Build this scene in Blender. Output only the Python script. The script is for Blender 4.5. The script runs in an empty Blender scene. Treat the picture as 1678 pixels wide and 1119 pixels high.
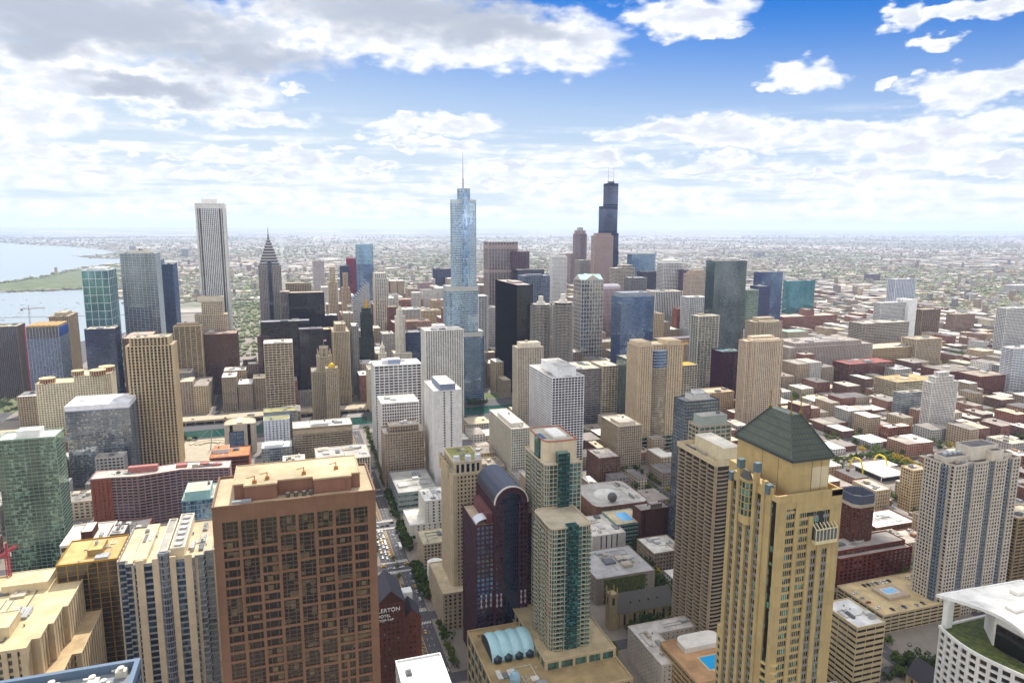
import bpy, math, random, colorsys
import numpy as np
from mathutils import Vector

C = bpy.context.scene
COL = C.collection
R = math.radians
rng = random.Random(7)

# ---------------------------------------------------------------- camera, world, sun, exposure
YAW, PITCH, ROLL, CAMZ = 18.0, 9.38, 0.235, 314.0
cam_d = bpy.data.cameras.new('camera'); cam = bpy.data.objects.new('camera', cam_d); COL.objects.link(cam)
cam_d.sensor_width = 36.0; cam_d.lens = 36.0*1155.0/1678.0
cam_d.clip_start = 1.0; cam_d.clip_end = 300000.0
cam.location = (0, 0, CAMZ)
cam.rotation_mode = 'XYZ'
from mathutils import Matrix
_f = Vector((-math.sin(R(YAW))*math.cos(R(PITCH)), -math.cos(R(YAW))*math.cos(R(PITCH)), -math.sin(R(PITCH))))
_r = Vector((-math.cos(R(YAW)), math.sin(R(YAW)), 0)); _u = _r.cross(_f)
_r2 = _r*math.cos(R(ROLL)) + _u*math.sin(R(ROLL)); _u2 = -_r*math.sin(R(ROLL)) + _u*math.cos(R(ROLL))
cam.rotation_euler = Matrix((( _r2.x, _u2.x, -_f.x), (_r2.y, _u2.y, -_f.y), (_r2.z, _u2.z, -_f.z))).to_euler()
C.camera = cam

SUN_AZ, SUN_EL = 196.0, 50.0          # compass bearing (from north, clockwise) and elevation
sun_d = bpy.data.lights.new('sun', 'SUN'); sun = bpy.data.objects.new('sun', sun_d); COL.objects.link(sun)
sun_d.energy = 2.0; sun_d.angle = R(1.0); sun_d.color = (1.0, 0.95, 0.87)
_sd = Vector((math.sin(R(SUN_AZ))*math.cos(R(SUN_EL)), math.cos(R(SUN_AZ))*math.cos(R(SUN_EL)), math.sin(R(SUN_EL))))
sun.rotation_euler = _sd.to_track_quat('Z', 'Y').to_euler()

C.view_settings.view_transform = 'Standard'; C.view_settings.look = 'None'
C.view_settings.exposure = 1.5; C.view_settings.gamma = 1.0
C.render.engine = 'CYCLES'
C.cycles.max_bounces = 5; C.cycles.diffuse_bounces = 2; C.cycles.glossy_bounces = 3
C.cycles.volume_bounces = 1; C.cycles.transparent_max_bounces = 4
C.cycles.use_denoising = True
C.cycles.caustics_reflective = False; C.cycles.caustics_refractive = False


class NT:
    """small helper for node trees"""
    def __init__(s, tree): s.t = tree; tree.nodes.clear()
    def n(s, typ, **kw):
        nd = s.t.nodes.new(typ)
        for k, v in kw.items():
            if k.startswith('i_'):
                key = k[2:]; key = int(key) if key.isdigit() else key.replace('_', ' ')
                s.set(nd, key, v)
            else: setattr(nd, k, v)
        return nd
    def set(s, nd, key, v):
        sock = nd.inputs[key]
        if hasattr(v, 'node') or isinstance(v, bpy.types.NodeSocket): s.t.links.new(v, sock)
        elif isinstance(v, bpy.types.Node): s.t.links.new(v.outputs[0], sock)
        else: sock.default_value = v
    def m(s, op, a, b=None, c=None, clamp=False):
        nd = s.t.nodes.new('ShaderNodeMath'); nd.operation = op; nd.use_clamp = clamp
        s.set(nd, 0, a)
        if b is not None: s.set(nd, 1, b)
        if c is not None: s.set(nd, 2, c)
        return nd.outputs[0]
    def v(s, op, a, b=None, c=None):
        nd = s.t.nodes.new('ShaderNodeVectorMath'); nd.operation = op
        s.set(nd, 0, a)
        if b is not None: s.set(nd, 1, b)
        if c is not None: s.set(nd, 2, c)
        return nd.outputs['Value'] if op in ('DOT_PRODUCT', 'LENGTH', 'DISTANCE') else nd.outputs[0]
    def mix(s, f, a, b, mode='MIX'):
        nd = s.t.nodes.new('ShaderNodeMix'); nd.data_type = 'RGBA'; nd.blend_type = mode
        s.set(nd, 0, f); s.set(nd, 6, a); s.set(nd, 7, b)
        return nd.outputs[2]
    def ss(s, x, lo, hi, a=0.0, b=1.0):
        nd = s.t.nodes.new('ShaderNodeMapRange'); nd.interpolation_type = 'SMOOTHSTEP'
        s.set(nd, 0, x); s.set(nd, 1, lo); s.set(nd, 2, hi); s.set(nd, 3, a); s.set(nd, 4, b)
        return nd.outputs[0]
    def noise(s, vec, scale, detail=4, rough=.55, dim='3D', dist=0.0):
        nd = s.t.nodes.new('ShaderNodeTexNoise'); nd.noise_dimensions = dim
        if vec is not None: s.set(nd, 'Vector', vec)
        nd.inputs['Scale'].default_value = scale; nd.inputs['Detail'].default_value = detail
        nd.inputs['Roughness'].default_value = rough; nd.inputs['Distortion'].default_value = dist
        return nd


def lin(h):
    h = h.lstrip('#'); v = [int(h[i:i+2], 16)/255 for i in (0, 2, 4)]
    return tuple(x/12.92 if x <= .04045 else ((x+.055)/1.055)**2.4 for x in v)


# ---- sky: Nishita + cumulus clouds placed by direction (bearing west of south, elevation; degrees)
CLOUDS = [(-11.46, 12.89, 13.02, 2.72), (-2.72, 12.66, 7.74, 2.35), (7.77, 14.98, 10.17, 2.77), (14.2, 13.96, 10.29, 2.46), (21.71, 13.57, 4.87, 2.27), (-8.1, 9.03, 7.72, 1.51), (-4.1, 9.94, 4.61, 1.82), (-15.32, 7.63, 3.82, 2.25), (-13.74, 10.4, 4.28, 2.21), (-1.34, 7.52, 4.36, 0.68), (-7.48, 6.85, 1.02, 0.33), (1.59, 9.25, 1.14, 0.51), (-0.34, 10.4, 0.6, 0.33), (11.78, 7.7, 5.14, 0.81), (12.24, 6.21, 3.83, 0.55), (8.47, 6.6, 2.11, 0.45), (-14.22, 4.83, 5.08, 0.55), (-16.21, 5.1, 2.71, 0.77), (-7.59, 5.27, 1.03, 0.38), (-3.89, 5.26, 2.19, 0.6), (4.77, 6.01, 1.28, 0.36), (1.14, 5.05, 3.59, 0.53), (31.24, 15.23, 4.55, 1.5), (33.48, 14.18, 2.36, 0.56), (39.51, 10.55, 2.73, 1.21), (37.59, 9.64, 1.34, 0.58), (49.3, 8.99, 3.17, 1.21), (51.77, 9.32, 1.92, 1.03), (48.0, 11.86, 1.18, 0.56), (45.22, 9.45, 0.97, 0.39), (49.68, 13.88, 3.56, 0.64), (45.5, 13.87, 1.52, 0.96), (30.69, 7.32, 6.2, 0.97), (26.54, 7.05, 2.33, 0.72), (36.07, 6.51, 6.24, 1.04), (43.07, 6.65, 4.53, 1.07), (48.34, 6.16, 5.38, 1.42), (52.03, 6.69, 2.24, 1.21), (46.99, 5.03, 5.55, 0.81), (24.71, 5.24, 2.36, 0.78), (34.42, 4.57, 5.79, 0.71), (40.49, 3.47, 7.75, 0.52), (32.2, 4.06, 3.13, 0.36), (51.3, 3.97, 2.93, 0.55), (6.55, 4.37, 2.81, 0.37), (17.03, 4.69, 2.65, 0.37), (-11.84, 3.76, 2.23, 0.29), (-6.89, 4.08, 2.85, 0.42), (-1.11, 3.7, 5.34, 0.44), (16.06, 3.51, 4.36, 0.38), (23.3, 3.76, 4.28, 0.37)]
CORES = [(-11.42, 13.25, 10.46, 1.74), (-2.77, 11.66, 7.31, 1.2), (-8.48, 9.0, 5.16, 0.72), (10.98, 15.44, 10.23, 1.52), (17.01, 14.42, 5.15, 1.07), (-14.62, 11.75, 3.46, 1.22)]
world = bpy.data.worlds.new('World'); C.world = world; world.use_nodes = True
w = NT(world.node_tree)
tc = w.n('ShaderNodeTexCoord')
sky = w.n('ShaderNodeTexSky'); sky.sky_type = 'NISHITA'; sky.sun_disc = False
sky.sun_elevation = R(SUN_EL); sky.sun_rotation = R(SUN_AZ); sky.altitude = 300; sky.air_density = 1.0; sky.dust_density = 0.6; sky.ozone_density = 2.0
sx = w.n('ShaderNodeSeparateXYZ', i_0=tc.outputs['Generated'])
X, Y, Z = sx.outputs
el = w.m('MULTIPLY', w.m('ARCSINE', Z), 57.29578)
az = w.m('MULTIPLY', w.m('ARCTAN2', w.m('MULTIPLY', X, -1.0), w.m('MULTIPLY', Y, -1.0)), 57.29578)
P0 = w.n('ShaderNodeCombineXYZ', i_0=az, i_1=el, i_2=0.0).outputs[0]
stretch = w.v('MULTIPLY', P0, (0.30, 0.62, 1.0))
n1 = w.noise(stretch, 1.0, 5, .50); n2 = w.noise(stretch, 2.3, 5, .46)
wob = w.v('MULTIPLY', w.v('SUBTRACT', n1.outputs['Color'], (.5, .5, .5)), (7.0, 3.2, 0.0))
wob2 = w.v('MULTIPLY', w.v('SUBTRACT', n2.outputs['Color'], (.5, .5, .5)), (2.2, 1.5, 0.0))
P = w.v('ADD', w.v('ADD', P0, wob), wob2)
def blobs(lst, start=9.0):
    d = start
    for (a, e, ra, re) in lst:
        q = w.v('MULTIPLY_ADD', P, (1/ra, 1/re, 0.0), (-a/ra, -e/re, 0.0))
        d = w.m('MINIMUM', w.v('DOT_PRODUCT', q, q), d)
    return d
d_cl = blobs(CLOUDS); d_core = blobs(CORES)
edge = w.m('ADD', 1.0, w.m('MULTIPLY', w.m('SUBTRACT', n2.outputs['Fac'], .5), 1.0))
cov = w.ss(w.m('SUBTRACT', edge, d_cl), -0.38, 0.70)
# stretched streets of clouds that close up towards the horizon
lowv = w.v('MULTIPLY', P0, (0.075, 0.75, 1.0))
nl = w.noise(lowv, 1.0, 6, .6)
lowband = w.ss(el, 8.0, 1.0)
cov_low = w.m('MULTIPLY', w.ss(w.m('ADD', nl.outputs['Fac'], w.m('MULTIPLY', lowband, .15)), .47, .66), w.ss(el, 9.5, 5.5))
# scattered cumulus over the rest of the sky
farv = w.v('MULTIPLY', tc.outputs['Generated'], (1.0, 1.0, 2.0))
nf = w.noise(farv, 4.0, 6, .55)
outside = w.m('MAXIMUM', w.ss(w.m('ABSOLUTE', w.m('SUBTRACT', az, 18.0)), 40.0, 52.0), w.ss(el, 17.0, 24.0))
cov_far = w.m('MULTIPLY', w.ss(nf.outputs['Fac'], .44, .60), outside)
cover = w.m('MAXIMUM', w.m('MAXIMUM', cov, w.m('MULTIPLY', cov_low, .85)), cov_far)
grey = w.m('MULTIPLY', w.ss(w.m('SUBTRACT', w.m('ADD', .8, w.m('MULTIPLY', n1.outputs['Fac'], .6)), d_core), -.9, 1.15), .95)
soft = w.ss(n2.outputs['Fac'], .30, .68)
lit = w.mix(soft, (.31, .33, .36, 1), (.44, .435, .428, 1))
thick = w.ss(w.m('SUBTRACT', edge, d_cl), .35, 1.0)
lit = w.mix(w.m('MULTIPLY', thick, w.ss(n1.outputs['Fac'], .62, .40)), lit, (.27, .29, .325, 1))
ccol = w.mix(grey, lit, (.178, .200, .238, 1))
front = w.mix(outside, (1, 1, 1, 1), (2.3, 2.22, 2.08, 1))          # clouds away from the sun side are lit from the front
ccol = w.mix(1.0, ccol, front, 'MULTIPLY')
skyt = w.mix(1.0, sky.outputs[0], (.0004, .0142, .034, 1), 'MULTIPLY')
pale = w.m('MULTIPLY', w.ss(w.m('ADD', el, w.m('MULTIPLY', w.m('SUBTRACT', 18.0, az), -.07)), 18.5, 3.0), 1.0)
skyc = w.mix(pale, skyt, (.24, .285, .325, 1))
final = w.mix(cover, skyc, ccol)
bg = w.n('ShaderNodeBackground', i_Color=final, i_Strength=1.0)
wo = w.n('ShaderNodeOutputWorld', i_0=bg.outputs[0])
world.cycles.sampling_method = 'MANUAL'; world.cycles.sample_map_resolution = 1024

# ---------------------------------------------------------------- materials
MATS = {}
def new_mat(name):
    m = bpy.data.materials.new(name); m.use_nodes = True
    return m, NT(m.node_tree)

def wall(hexc, rough=.8, var=1.0, spec=.15):
    key = ('wall', hexc, rough)
    if key in MATS: return MATS[key]
    m, t = new_mat('wall_'+hexc)
    c = lin(hexc)
    tc = t.n('ShaderNodeTexCoord'); oi = t.n('ShaderNodeObjectInfo')
    n1 = t.noise(tc.outputs['Object'], .05, 5, .6)
    st = t.noise(t.v('MULTIPLY', tc.outputs['Object'], (.9, .9, .035)), 1.0, 4, .6)
    f = t.m('ADD', t.m('MULTIPLY', n1.outputs['Fac'], .34*var), t.m('MULTIPLY', st.outputs['Fac'], .34*var))
    f = t.m('ADD', f, 1-.34*var)
    pan = t.n('ShaderNodeTexWhiteNoise', i_Vector=t.v('FLOOR', t.v('MULTIPLY', tc.outputs['Object'], (.31, .31, .29))))
    f = t.m('ADD', f, t.m('MULTIPLY', t.m('SUBTRACT', pan.outputs['Value'], .5), .13*var))
    f = t.m('ADD', f, t.m('MULTIPLY', t.m('SUBTRACT', oi.outputs['Random'], .5), .1))
    hs = t.n('ShaderNodeHueSaturation', i_Color=(*c, 1), i_Value=f)
    p = t.n('ShaderNodeBsdfPrincipled', i_Base_Color=hs.outputs[0], i_Roughness=rough)
    p.inputs['Specular IOR Level'].default_value = spec
    t.n('ShaderNodeOutputMaterial', i_0=p.outputs[0])
    MATS[key] = m; return m

GL = {  # dark pane, pale pane (blinds), share of pale, reflectance, tint of reflection
 'dark':  ('#101216', '#8a8272', .27, .09, '#dfe6ee'),
 'black': ('#08080a', '#2a2623', .20, .07, '#b9bcc8'),
 'navy':  ('#0c1226', '#34425e', .22, .17, '#a9bfe6'),
 'blue':  ('#1a3050', '#6d8298', .22, .42, '#b2cdee'),
 'sky':   ('#4a6a8a', '#b4cbd6', .30, .55, '#cfe4f6'),
 'teal':  ('#12484f', '#5b9a98', .25, .36, '#a8dde0'),
 'tealdk':('#0c2e32', '#5a9a90', .28, .14, '#9cd5d0'),
 'green': ('#16281f', '#83a38a', .38, .24, '#c8e6d2'),
 'grey':  ('#2a343c', '#7d8a8d', .25, .36, '#c6d4da'),
 'bronze':('#150f0d', '#50402f', .22, .06, '#d8c7b4'),
 'brown': ('#120d0a', '#7d6c4c', .24, .05, '#e0d6c4'),
 'tealmix':('#0d100e', '#68a593', .22, .06, '#c9dcd4'),
 'pale':  ('#37424a', '#b6b9ae', .35, .30, '#dfe9ee'),
 'plum':  ('#12111e', '#404a64', .25, .15, '#a9b4de'),
}
COLVAR = ('green', 'pale', 'sky', 'tealdk', 'blue', 'grey', 'teal')
def glass(key):
    k = ('glass', key)
    if k in MATS: return MATS[k]
    a, b, frac, refl, tint = GL[key]
    m, t = new_mat('glass_'+key)
    uv = t.n('ShaderNodeUVMap'); oi = t.n('ShaderNodeObjectInfo')
    cell = t.v('ADD', t.v('FLOOR', uv.outputs[0]), t.n('ShaderNodeCombineXYZ', i_2=t.m('MULTIPLY', oi.outputs['Random'], 97.0)).outputs[0])
    wn = t.n('ShaderNodeTexWhiteNoise', i_Vector=cell)
    r = wn.outputs['Value']
    sp = t.n('ShaderNodeSeparateColor', i_0=wn.outputs['Color'])
    frc = t.n('ShaderNodeSeparateXYZ', i_0=t.v('FRACTION', uv.outputs[0]))
    # blinds drawn part of the way down in some panes
    drawn = t.m('GREATER_THAN', frc.outputs[1], t.m('MULTIPLY', sp.outputs[1], .75))
    isb = t.m('MULTIPLY', t.m('LESS_THAN', r, frac), drawn)
    colw = t.n('ShaderNodeTexWhiteNoise', i_Vector=t.v('FLOOR', t.v('MULTIPLY', cell, (.34, 0.0, 1.0)))).outputs['Value'] if key in COLVAR else .5
    isb = t.m('MULTIPLY', isb, t.m('GREATER_THAN', colw, .3)) if key in COLVAR else isb
    d = t.n('ShaderNodeHueSaturation', i_Color=(*lin(a), 1), i_Value=t.m('MULTIPLY', t.m('ADD', .55, sp.outputs[2]), t.m('ADD', .45, t.m('MULTIPLY', colw, 1.1)) if key in COLVAR else 1.0))
    pb = t.n('ShaderNodeHueSaturation', i_Color=(*lin(b), 1), i_Value=t.m('ADD', .55, t.m('MULTIPLY', sp.outputs[0], .7)))
    col = t.mix(isb, d.outputs[0], pb.outputs[0])
    tc = t.n('ShaderNodeNewGeometry')
    big = t.noise(t.v('MULTIPLY', tc.outputs['Position'], (.02, .02, .012)), 1.0, 3)  # noise patches in the reflectance imitate uneven mirrored surroundings
    jit = t.v('MULTIPLY', t.v('SUBTRACT', wn.outputs['Color'], (.5, .5, .5)), (.018, .018, .018))
    nrm = t.v('NORMALIZE', t.v('ADD', tc.outputs['Normal'], jit))
    p = t.n('ShaderNodeBsdfPrincipled', i_Base_Color=col, i_Roughness=.25)
    g = t.n('ShaderNodeBsdfGlossy', i_Color=(*lin(tint), 1), i_Roughness=.04, i_Normal=nrm)
    fr = t.n('ShaderNodeFresnel', i_IOR=1.5)
    fac = t.m('ADD', t.m('MULTIPLY', refl*.62, t.m('ADD', .15, t.m('MULTIPLY', t.ss(big.outputs['Fac'], .3, .7), 1.7))), fr.outputs[0], clamp=True)
    mx = t.n('ShaderNodeMixShader', i_0=fac, i_1=p.outputs[0], i_2=g.outputs[0])
    t.n('ShaderNodeOutputMaterial', i_0=mx.outputs[0])
    MATS[k] = m; return m

def roofm(hexc):
    k = ('roof', hexc)
    if k in MATS: return MATS[k]
    m, t = new_mat('roof_'+hexc)
    tc = t.n('ShaderNodeNewGeometry')
    n1 = t.noise(tc.outputs['Position'], .06, 6, .62); n2 = t.noise(tc.outputs['Position'], .7, 4, .6)
    pat = t.n('ShaderNodeTexVoronoi', i_Vector=tc.outputs['Position']); pat.distance = 'CHEBYCHEV'; pat.inputs['Scale'].default_value = .16
    pv = t.n('ShaderNodeSeparateColor', i_0=pat.outputs['Color'])
    f = t.m('ADD', t.m('MULTIPLY', t.ss(n1.outputs['Fac'], .3, .7), .42), t.m('ADD', .55, t.m('ADD', t.m('MULTIPLY', n2.outputs['Fac'], .2), t.m('MULTIPLY', pv.outputs[0], .16))))
    hs = t.n('ShaderNodeHueSaturation', i_Color=(*lin(hexc), 1), i_Value=f)
    p = t.n('ShaderNodeBsdfPrincipled', i_Base_Color=hs.outputs[0], i_Roughness=.9)
    t.n('ShaderNodeOutputMaterial', i_0=p.outputs[0])
    MATS[k] = m; return m

def plain(hexc, rough=.6, metal=0.0, noise=.25, scale=.5, name='paint'):
    k = ('plain', hexc, rough, metal)
    if k in MATS: return MATS[k]
    m, t = new_mat(name+'_'+hexc)
    tc = t.n('ShaderNodeNewGeometry'); n1 = t.noise(tc.outputs['Position'], scale, 4, .6)
    hs = t.n('ShaderNodeHueSaturation', i_Color=(*lin(hexc), 1), i_Value=t.m('ADD', 1-noise/2, t.m('MULTIPLY', n1.outputs['Fac'], noise)))
    p = t.n('ShaderNodeBsdfPrincipled', i_Base_Color=hs.outputs[0], i_Roughness=rough, i_Metallic=metal)
    t.n('ShaderNodeOutputMaterial', i_0=p.outputs[0])
    MATS[k] = m; return m

# ---------------------------------------------------------------- mesh building
class MB:
    """collects quads and polygons with a material slot and optional uv, links them as one mesh object"""
    def __init__(s): s.V = []; s.nv = 0; s.F = []; s.FM = []; s.UV = []; s.hasuv = False; s.smooth = []
    def poly(s, pts, mat=0, uv=None, smooth=False):
        s.V.append(np.asarray(pts, float)); n = len(pts)
        s.F.append(list(range(s.nv, s.nv+n))); s.nv += n; s.FM.append(mat); s.smooth.append(smooth)
        if uv is not None: s.hasuv = True
        s.UV.append(uv if uv is not None else [(0, 0)]*n)
    def corners(s, P8, mat=0, faces='tnsewb'):
        """P8: (N,8,3) box corners, order bottom 0-3 ccw, top 4-7 ccw; keeps the faces asked for"""
        P8 = np.asarray(P8, float).reshape(-1, 8, 3)
        fs = {'t': (4, 5, 6, 7), 'b': (3, 2, 1, 0), 's': (0, 1, 5, 4), 'e': (1, 2, 6, 5), 'n': (2, 3, 7, 6), 'w': (3, 0, 4, 7)}
        s.V.append(P8.reshape(-1, 3))
        for i in range(len(P8)):
            o = s.nv+i*8
            for ch in faces:
                s.F.append([o+j for j in fs[ch]]); s.FM.append(mat); s.smooth.append(False); s.UV.append([(0, 0)]*4)
        s.nv += 8*len(P8)
    def box(s, x0, x1, y0, y1, z0, z1, mat=0, faces='tnsewb'):
        x0, x1 = min(x0, x1), max(x0, x1); y0, y1 = min(y0, y1), max(y0, y1)
        s.corners([[(x0, y0, z0), (x1, y0, z0), (x1, y1, z0), (x0, y1, z0), (x0, y0, z1), (x1, y0, z1), (x1, y1, z1), (x0, y1, z1)]], mat, faces)
    def along(s, p, t, n, s0, s1, d0, d1, z0, z1, mat=0):
        """boxes on a wall: s along the wall from p in direction t, d outwards along n"""
        s0, s1, d0, d1, z0, z1 = np.broadcast_arrays(*[np.asarray(a, float) for a in (s0, s1, d0, d1, z0, z1)])
        N = s0.size; s0, s1, d0, d1, z0, z1 = [a.reshape(N) for a in (s0, s1, d0, d1, z0, z1)]
        out = np.zeros((N, 8, 3))
        for j, (a, b) in enumerate(((s0, d1), (s1, d1), (s1, d0), (s0, d0))):
            out[:, j, 0] = p[0]+t[0]*a+n[0]*b; out[:, j, 1] = p[1]+t[1]*a+n[1]*b; out[:, j, 2] = z0
            out[:, j+4, :2] = out[:, j, :2]; out[:, j+4, 2] = z1
        s.corners(out, mat, 'tsewb')
    def prism(s, poly, z0, z1, mat=0, top=True, bottom=False, topmat=None, bay=None, fl=None, smooth=False, walls=True):
        n = len(poly); cum = 0
        if walls:
            for i in range(n):
                a, b = poly[i], poly[(i+1) % n]; L = math.hypot(b[0]-a[0], b[1]-a[1])
                uv = None
                if bay:
                    nb = max(1, round(L/bay)); nf = (z1-z0)/fl
                    uv = [(cum, 0), (cum+nb, 0), (cum+nb, nf), (cum, nf)]; cum += nb+3
                s.poly([(a[0], a[1], z0), (b[0], b[1], z0), (b[0], b[1], z1), (a[0], a[1], z1)], mat, uv, smooth)
        if top: s.poly([(p[0], p[1], z1) for p in poly], mat if topmat is None else topmat, [(0.5, 0.5)]*n)
        if bottom: s.poly([(p[0], p[1], z0) for p in reversed(poly)], mat)
    def lathe(s, prof, cx=0, cy=0, n=16, mat=0, smooth=True, cap=True):
        for (r0, z0), (r1, z1) in zip(prof[:-1], prof[1:]):
            for k in range(n):
                a0, a1 = 2*math.pi*k/n, 2*math.pi*(k+1)/n
                p = [(cx+r0*math.cos(a0), cy+r0*math.sin(a0), z0), (cx+r0*math.cos(a1), cy+r0*math.sin(a1), z0), (cx+r1*math.cos(a1), cy+r1*math.sin(a1), z1), (cx+r1*math.cos(a0), cy+r1*math.sin(a0), z1)]
                if r1 < 1e-6: p = p[:3]
                if r0 < 1e-6: p = [p[0], p[2], p[3]]
                s.poly(p, mat, None, smooth)
        if cap and prof[-1][0] > 1e-6:
            r, z = prof[-1]; s.poly([(cx+r*math.cos(2*math.pi*k/n), cy+r*math.sin(2*math.pi*k/n), z) for k in range(n)], mat)
    def beam(s, a, b, r=.2, mat=0, r2=None):
        a, b = Vector(a), Vector(b); d = (b-a).normalized(); up = Vector((0, 0, 1)) if abs(d.z) < .9 else Vector((1, 0, 0))
        x = d.cross(up).normalized(); y = x.cross(d); r2 = r if r2 is None else r2
        s.corners([[tuple(a-x*r-y*r), tuple(a+x*r-y*r), tuple(a+x*r+y*r), tuple(a-x*r+y*r), tuple(b-x*r2-y*r2), tuple(b+x*r2-y*r2), tuple(b+x*r2+y*r2), tuple(b-x*r2+y*r2)]], mat)
    def mesh(s, name, mats):
        me = bpy.data.meshes.new(name)
        V = np.concatenate(s.V) if s.V else np.zeros((0, 3))
        me.vertices.add(len(V)); me.vertices.foreach_set('co', V.astype(np.float32).ravel())
        cnt = np.array([len(f) for f in s.F], np.int32); idx = np.fromiter((i for f in s.F for i in f), np.int32)
        me.loops.add(len(idx)); me.loops.foreach_set('vertex_index', idx)
        me.polygons.add(len(cnt)); me.polygons.foreach_set('loop_start', np.concatenate(([0], np.cumsum(cnt)[:-1])).astype(np.int32))
        me.polygons.foreach_set('loop_total', cnt); me.polygons.foreach_set('material_index', np.array(s.FM, np.int32))
        me.polygons.foreach_set('use_smooth', np.array(s.smooth, bool))
        if s.hasuv:
            l = me.uv_layers.new(name='UVMap'); l.data.foreach_set('uv', np.array([c for u in s.UV for c in u], np.float32).ravel())
        for m in (mats if isinstance(mats, (list, tuple)) else [mats]): me.materials.append(m)
        me.update(calc_edges=True); me.validate()
        return me
    def build(s, name, mats, parent=None, loc=None, **props):
        o = bpy.data.objects.new(name, s.mesh(name, mats)); COL.objects.link(o)
        if parent is not None: o.parent = parent
        if loc is not None: o.location = loc
        for k, v in props.items(): o[k] = v
        return o

def thing(name, label, cat, loc=(0, 0, 0), group=None):
    o = bpy.data.objects.new(name, None); COL.objects.link(o); o.location = loc; o.empty_display_size = 5
    o['label'] = label; o['category'] = cat
    if group: o['group'] = group
    return o

def struct(o): o['kind'] = 'structure'; return o

def copy_thing(src, loc, rz=None, label=None, scale=None):
    c = src.copy(); COL.objects.link(c); c.location = loc
    if rz is not None: c.rotation_euler = (0, 0, rz)
    if scale is not None: c.scale = scale
    if label: c['label'] = label
    for ch in src.children:
        k = ch.copy(); COL.objects.link(k); k.parent = c
    return c

def rect(x0, x1, y0, y1): return [(x0, y0), (x1, y0), (x1, y1), (x0, y1)]
def ngon(cx, cy, r, n, ph=0.0): return [(cx+r*math.cos(ph+2*math.pi*k/n), cy+r*math.sin(ph+2*math.pi*k/n)) for k in range(n)]

def offset(poly, o):
    n = len(poly); out = []
    for i in range(n):
        a, b, c = poly[i-1], poly[i], poly[(i+1) % n]
        t1 = np.array([b[0]-a[0], b[1]-a[1]], float); t1 /= np.linalg.norm(t1)
        t2 = np.array([c[0]-b[0], c[1]-b[1]], float); t2 /= np.linalg.norm(t2)
        n1 = np.array([t1[1], -t1[0]]); n2 = np.array([t2[1], -t2[0]])
        k = (n1+n2); k = k/max(.3, (1+n1@n2))
        out.append((b[0]+k[0]*o, b[1]+k[1]*o))
    return out

# ---------------------------------------------------------------- facades
STY = {
 'grid':  dict(bay=4.6, pier=.85, fl=3.8, sp=1.2, dp=.42, ds=.3, panes=2),
 'punch': dict(bay=3.4, pier=1.2, fl=3.3, sp=1.25, dp=.28, ds=.24, panes=1),
 'rib':   dict(bay=3.0, pier=1.0, fl=3.8, sp=.9, dp=.9, ds=.15, panes=1),
 'band':  dict(bay=9.0, pier=.4, fl=3.8, sp=1.5, dp=.2, ds=.35, panes=5),
 'curt':  dict(bay=3.0, pier=.18, fl=3.9, sp=.45, dp=.22, ds=.15, panes=2),
 'mies':  dict(bay=2.4, pier=.34, fl=3.9, sp=.8, dp=.4, ds=.08, panes=1),
 'balc':  dict(bay=7.0, pier=.5, fl=3.0, sp=.55, dp=.9, ds=1.5, panes=3),
}
def sty(name, **kw):
    d = dict(STY[name]); d.update(kw); return d

def facade(fr, poly, z0, z1, S, edges=None, mat=0, bands=()):
    """piers and spandrels standing proud of the glazed core; bands: (z0,z1) solid storeys"""
    n = len(poly)
    for i in range(n):
        if edges is not None and i not in edges: continue
        a, b = np.array(poly[i], float), np.array(poly[(i+1) % n], float); L = float(np.linalg.norm(b-a))
        if L < .8: continue
        t = (b-a)/L; nrm = np.array([t[1], -t[0]])
        nx = np.array(poly[(i+2) % n])-b; pv = a-np.array(poly[i-1])
        r_end = abs((t @ nx)/(np.linalg.norm(nx)+1e-9)) < .1 and (t[0]*nx[1]-t[1]*nx[0]) > 0
        nb = max(1, round(L/S['bay'])); bay = L/nb; dp, ds = S['dp'], S['ds']
        ext = 1.0 if r_end else 0.0
        k = np.arange(nb+1); hw = S['pier']/2; cw = S.get('corner', hw*1.6)
        s0 = k*bay-hw; s1 = k*bay+hw; s0[0] = 0; s1[0] = min(cw, L/2); s0[-1] = L-min(cw, L/2); s1[-1] = L+ext*dp
        if S['pier'] > 0: fr.along(a, t, nrm, s0, s1, -.05, dp, z0, z1-.03, mat)
        nf = max(1, round((z1-z0)/S['fl'])); fl = (z1-z0)/nf
        j = np.arange(nf+1); zz0 = z0+j*fl-S['sp']*.55; zz1 = z0+j*fl+S['sp']*.45
        zz0[0] = z0; zz1[-1] = z1-.06
        if S['sp'] > 0: fr.along(a, t, nrm, 0, L+ext*ds, -.05, ds, zz0, zz1, mat)
        for (b0, b1) in bands: fr.along(a, t, nrm, 0, L+ext*(max(dp, ds)+.1), -.05, max(dp, ds)+.1, b0, b1, mat)

def roof_mesh(poly, H, over=.6, para=1.1, th=.5):
    m = MB(); o = offset(poly, over); q = offset(poly, over-th); n = len(poly)
    for i in range(n):
        j = (i+1) % n
        m.poly([(*o[i], H), (*o[j], H), (*o[j], H+para), (*o[i], H+para)], 0)
        m.poly([(*o[i], H+para), (*o[j], H+para), (*q[j], H+para), (*q[i], H+para)], 0)
        m.poly([(*q[j], H+.25), (*q[i], H+.25), (*q[i], H+para), (*q[j], H+para)], 0)
        m.poly([(*o[j], H), (*o[i], H), (*poly[i], H), (*poly[j], H)], 0)
    m.poly([(*p, H+.25) for p in q], 1)
    return m

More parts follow.
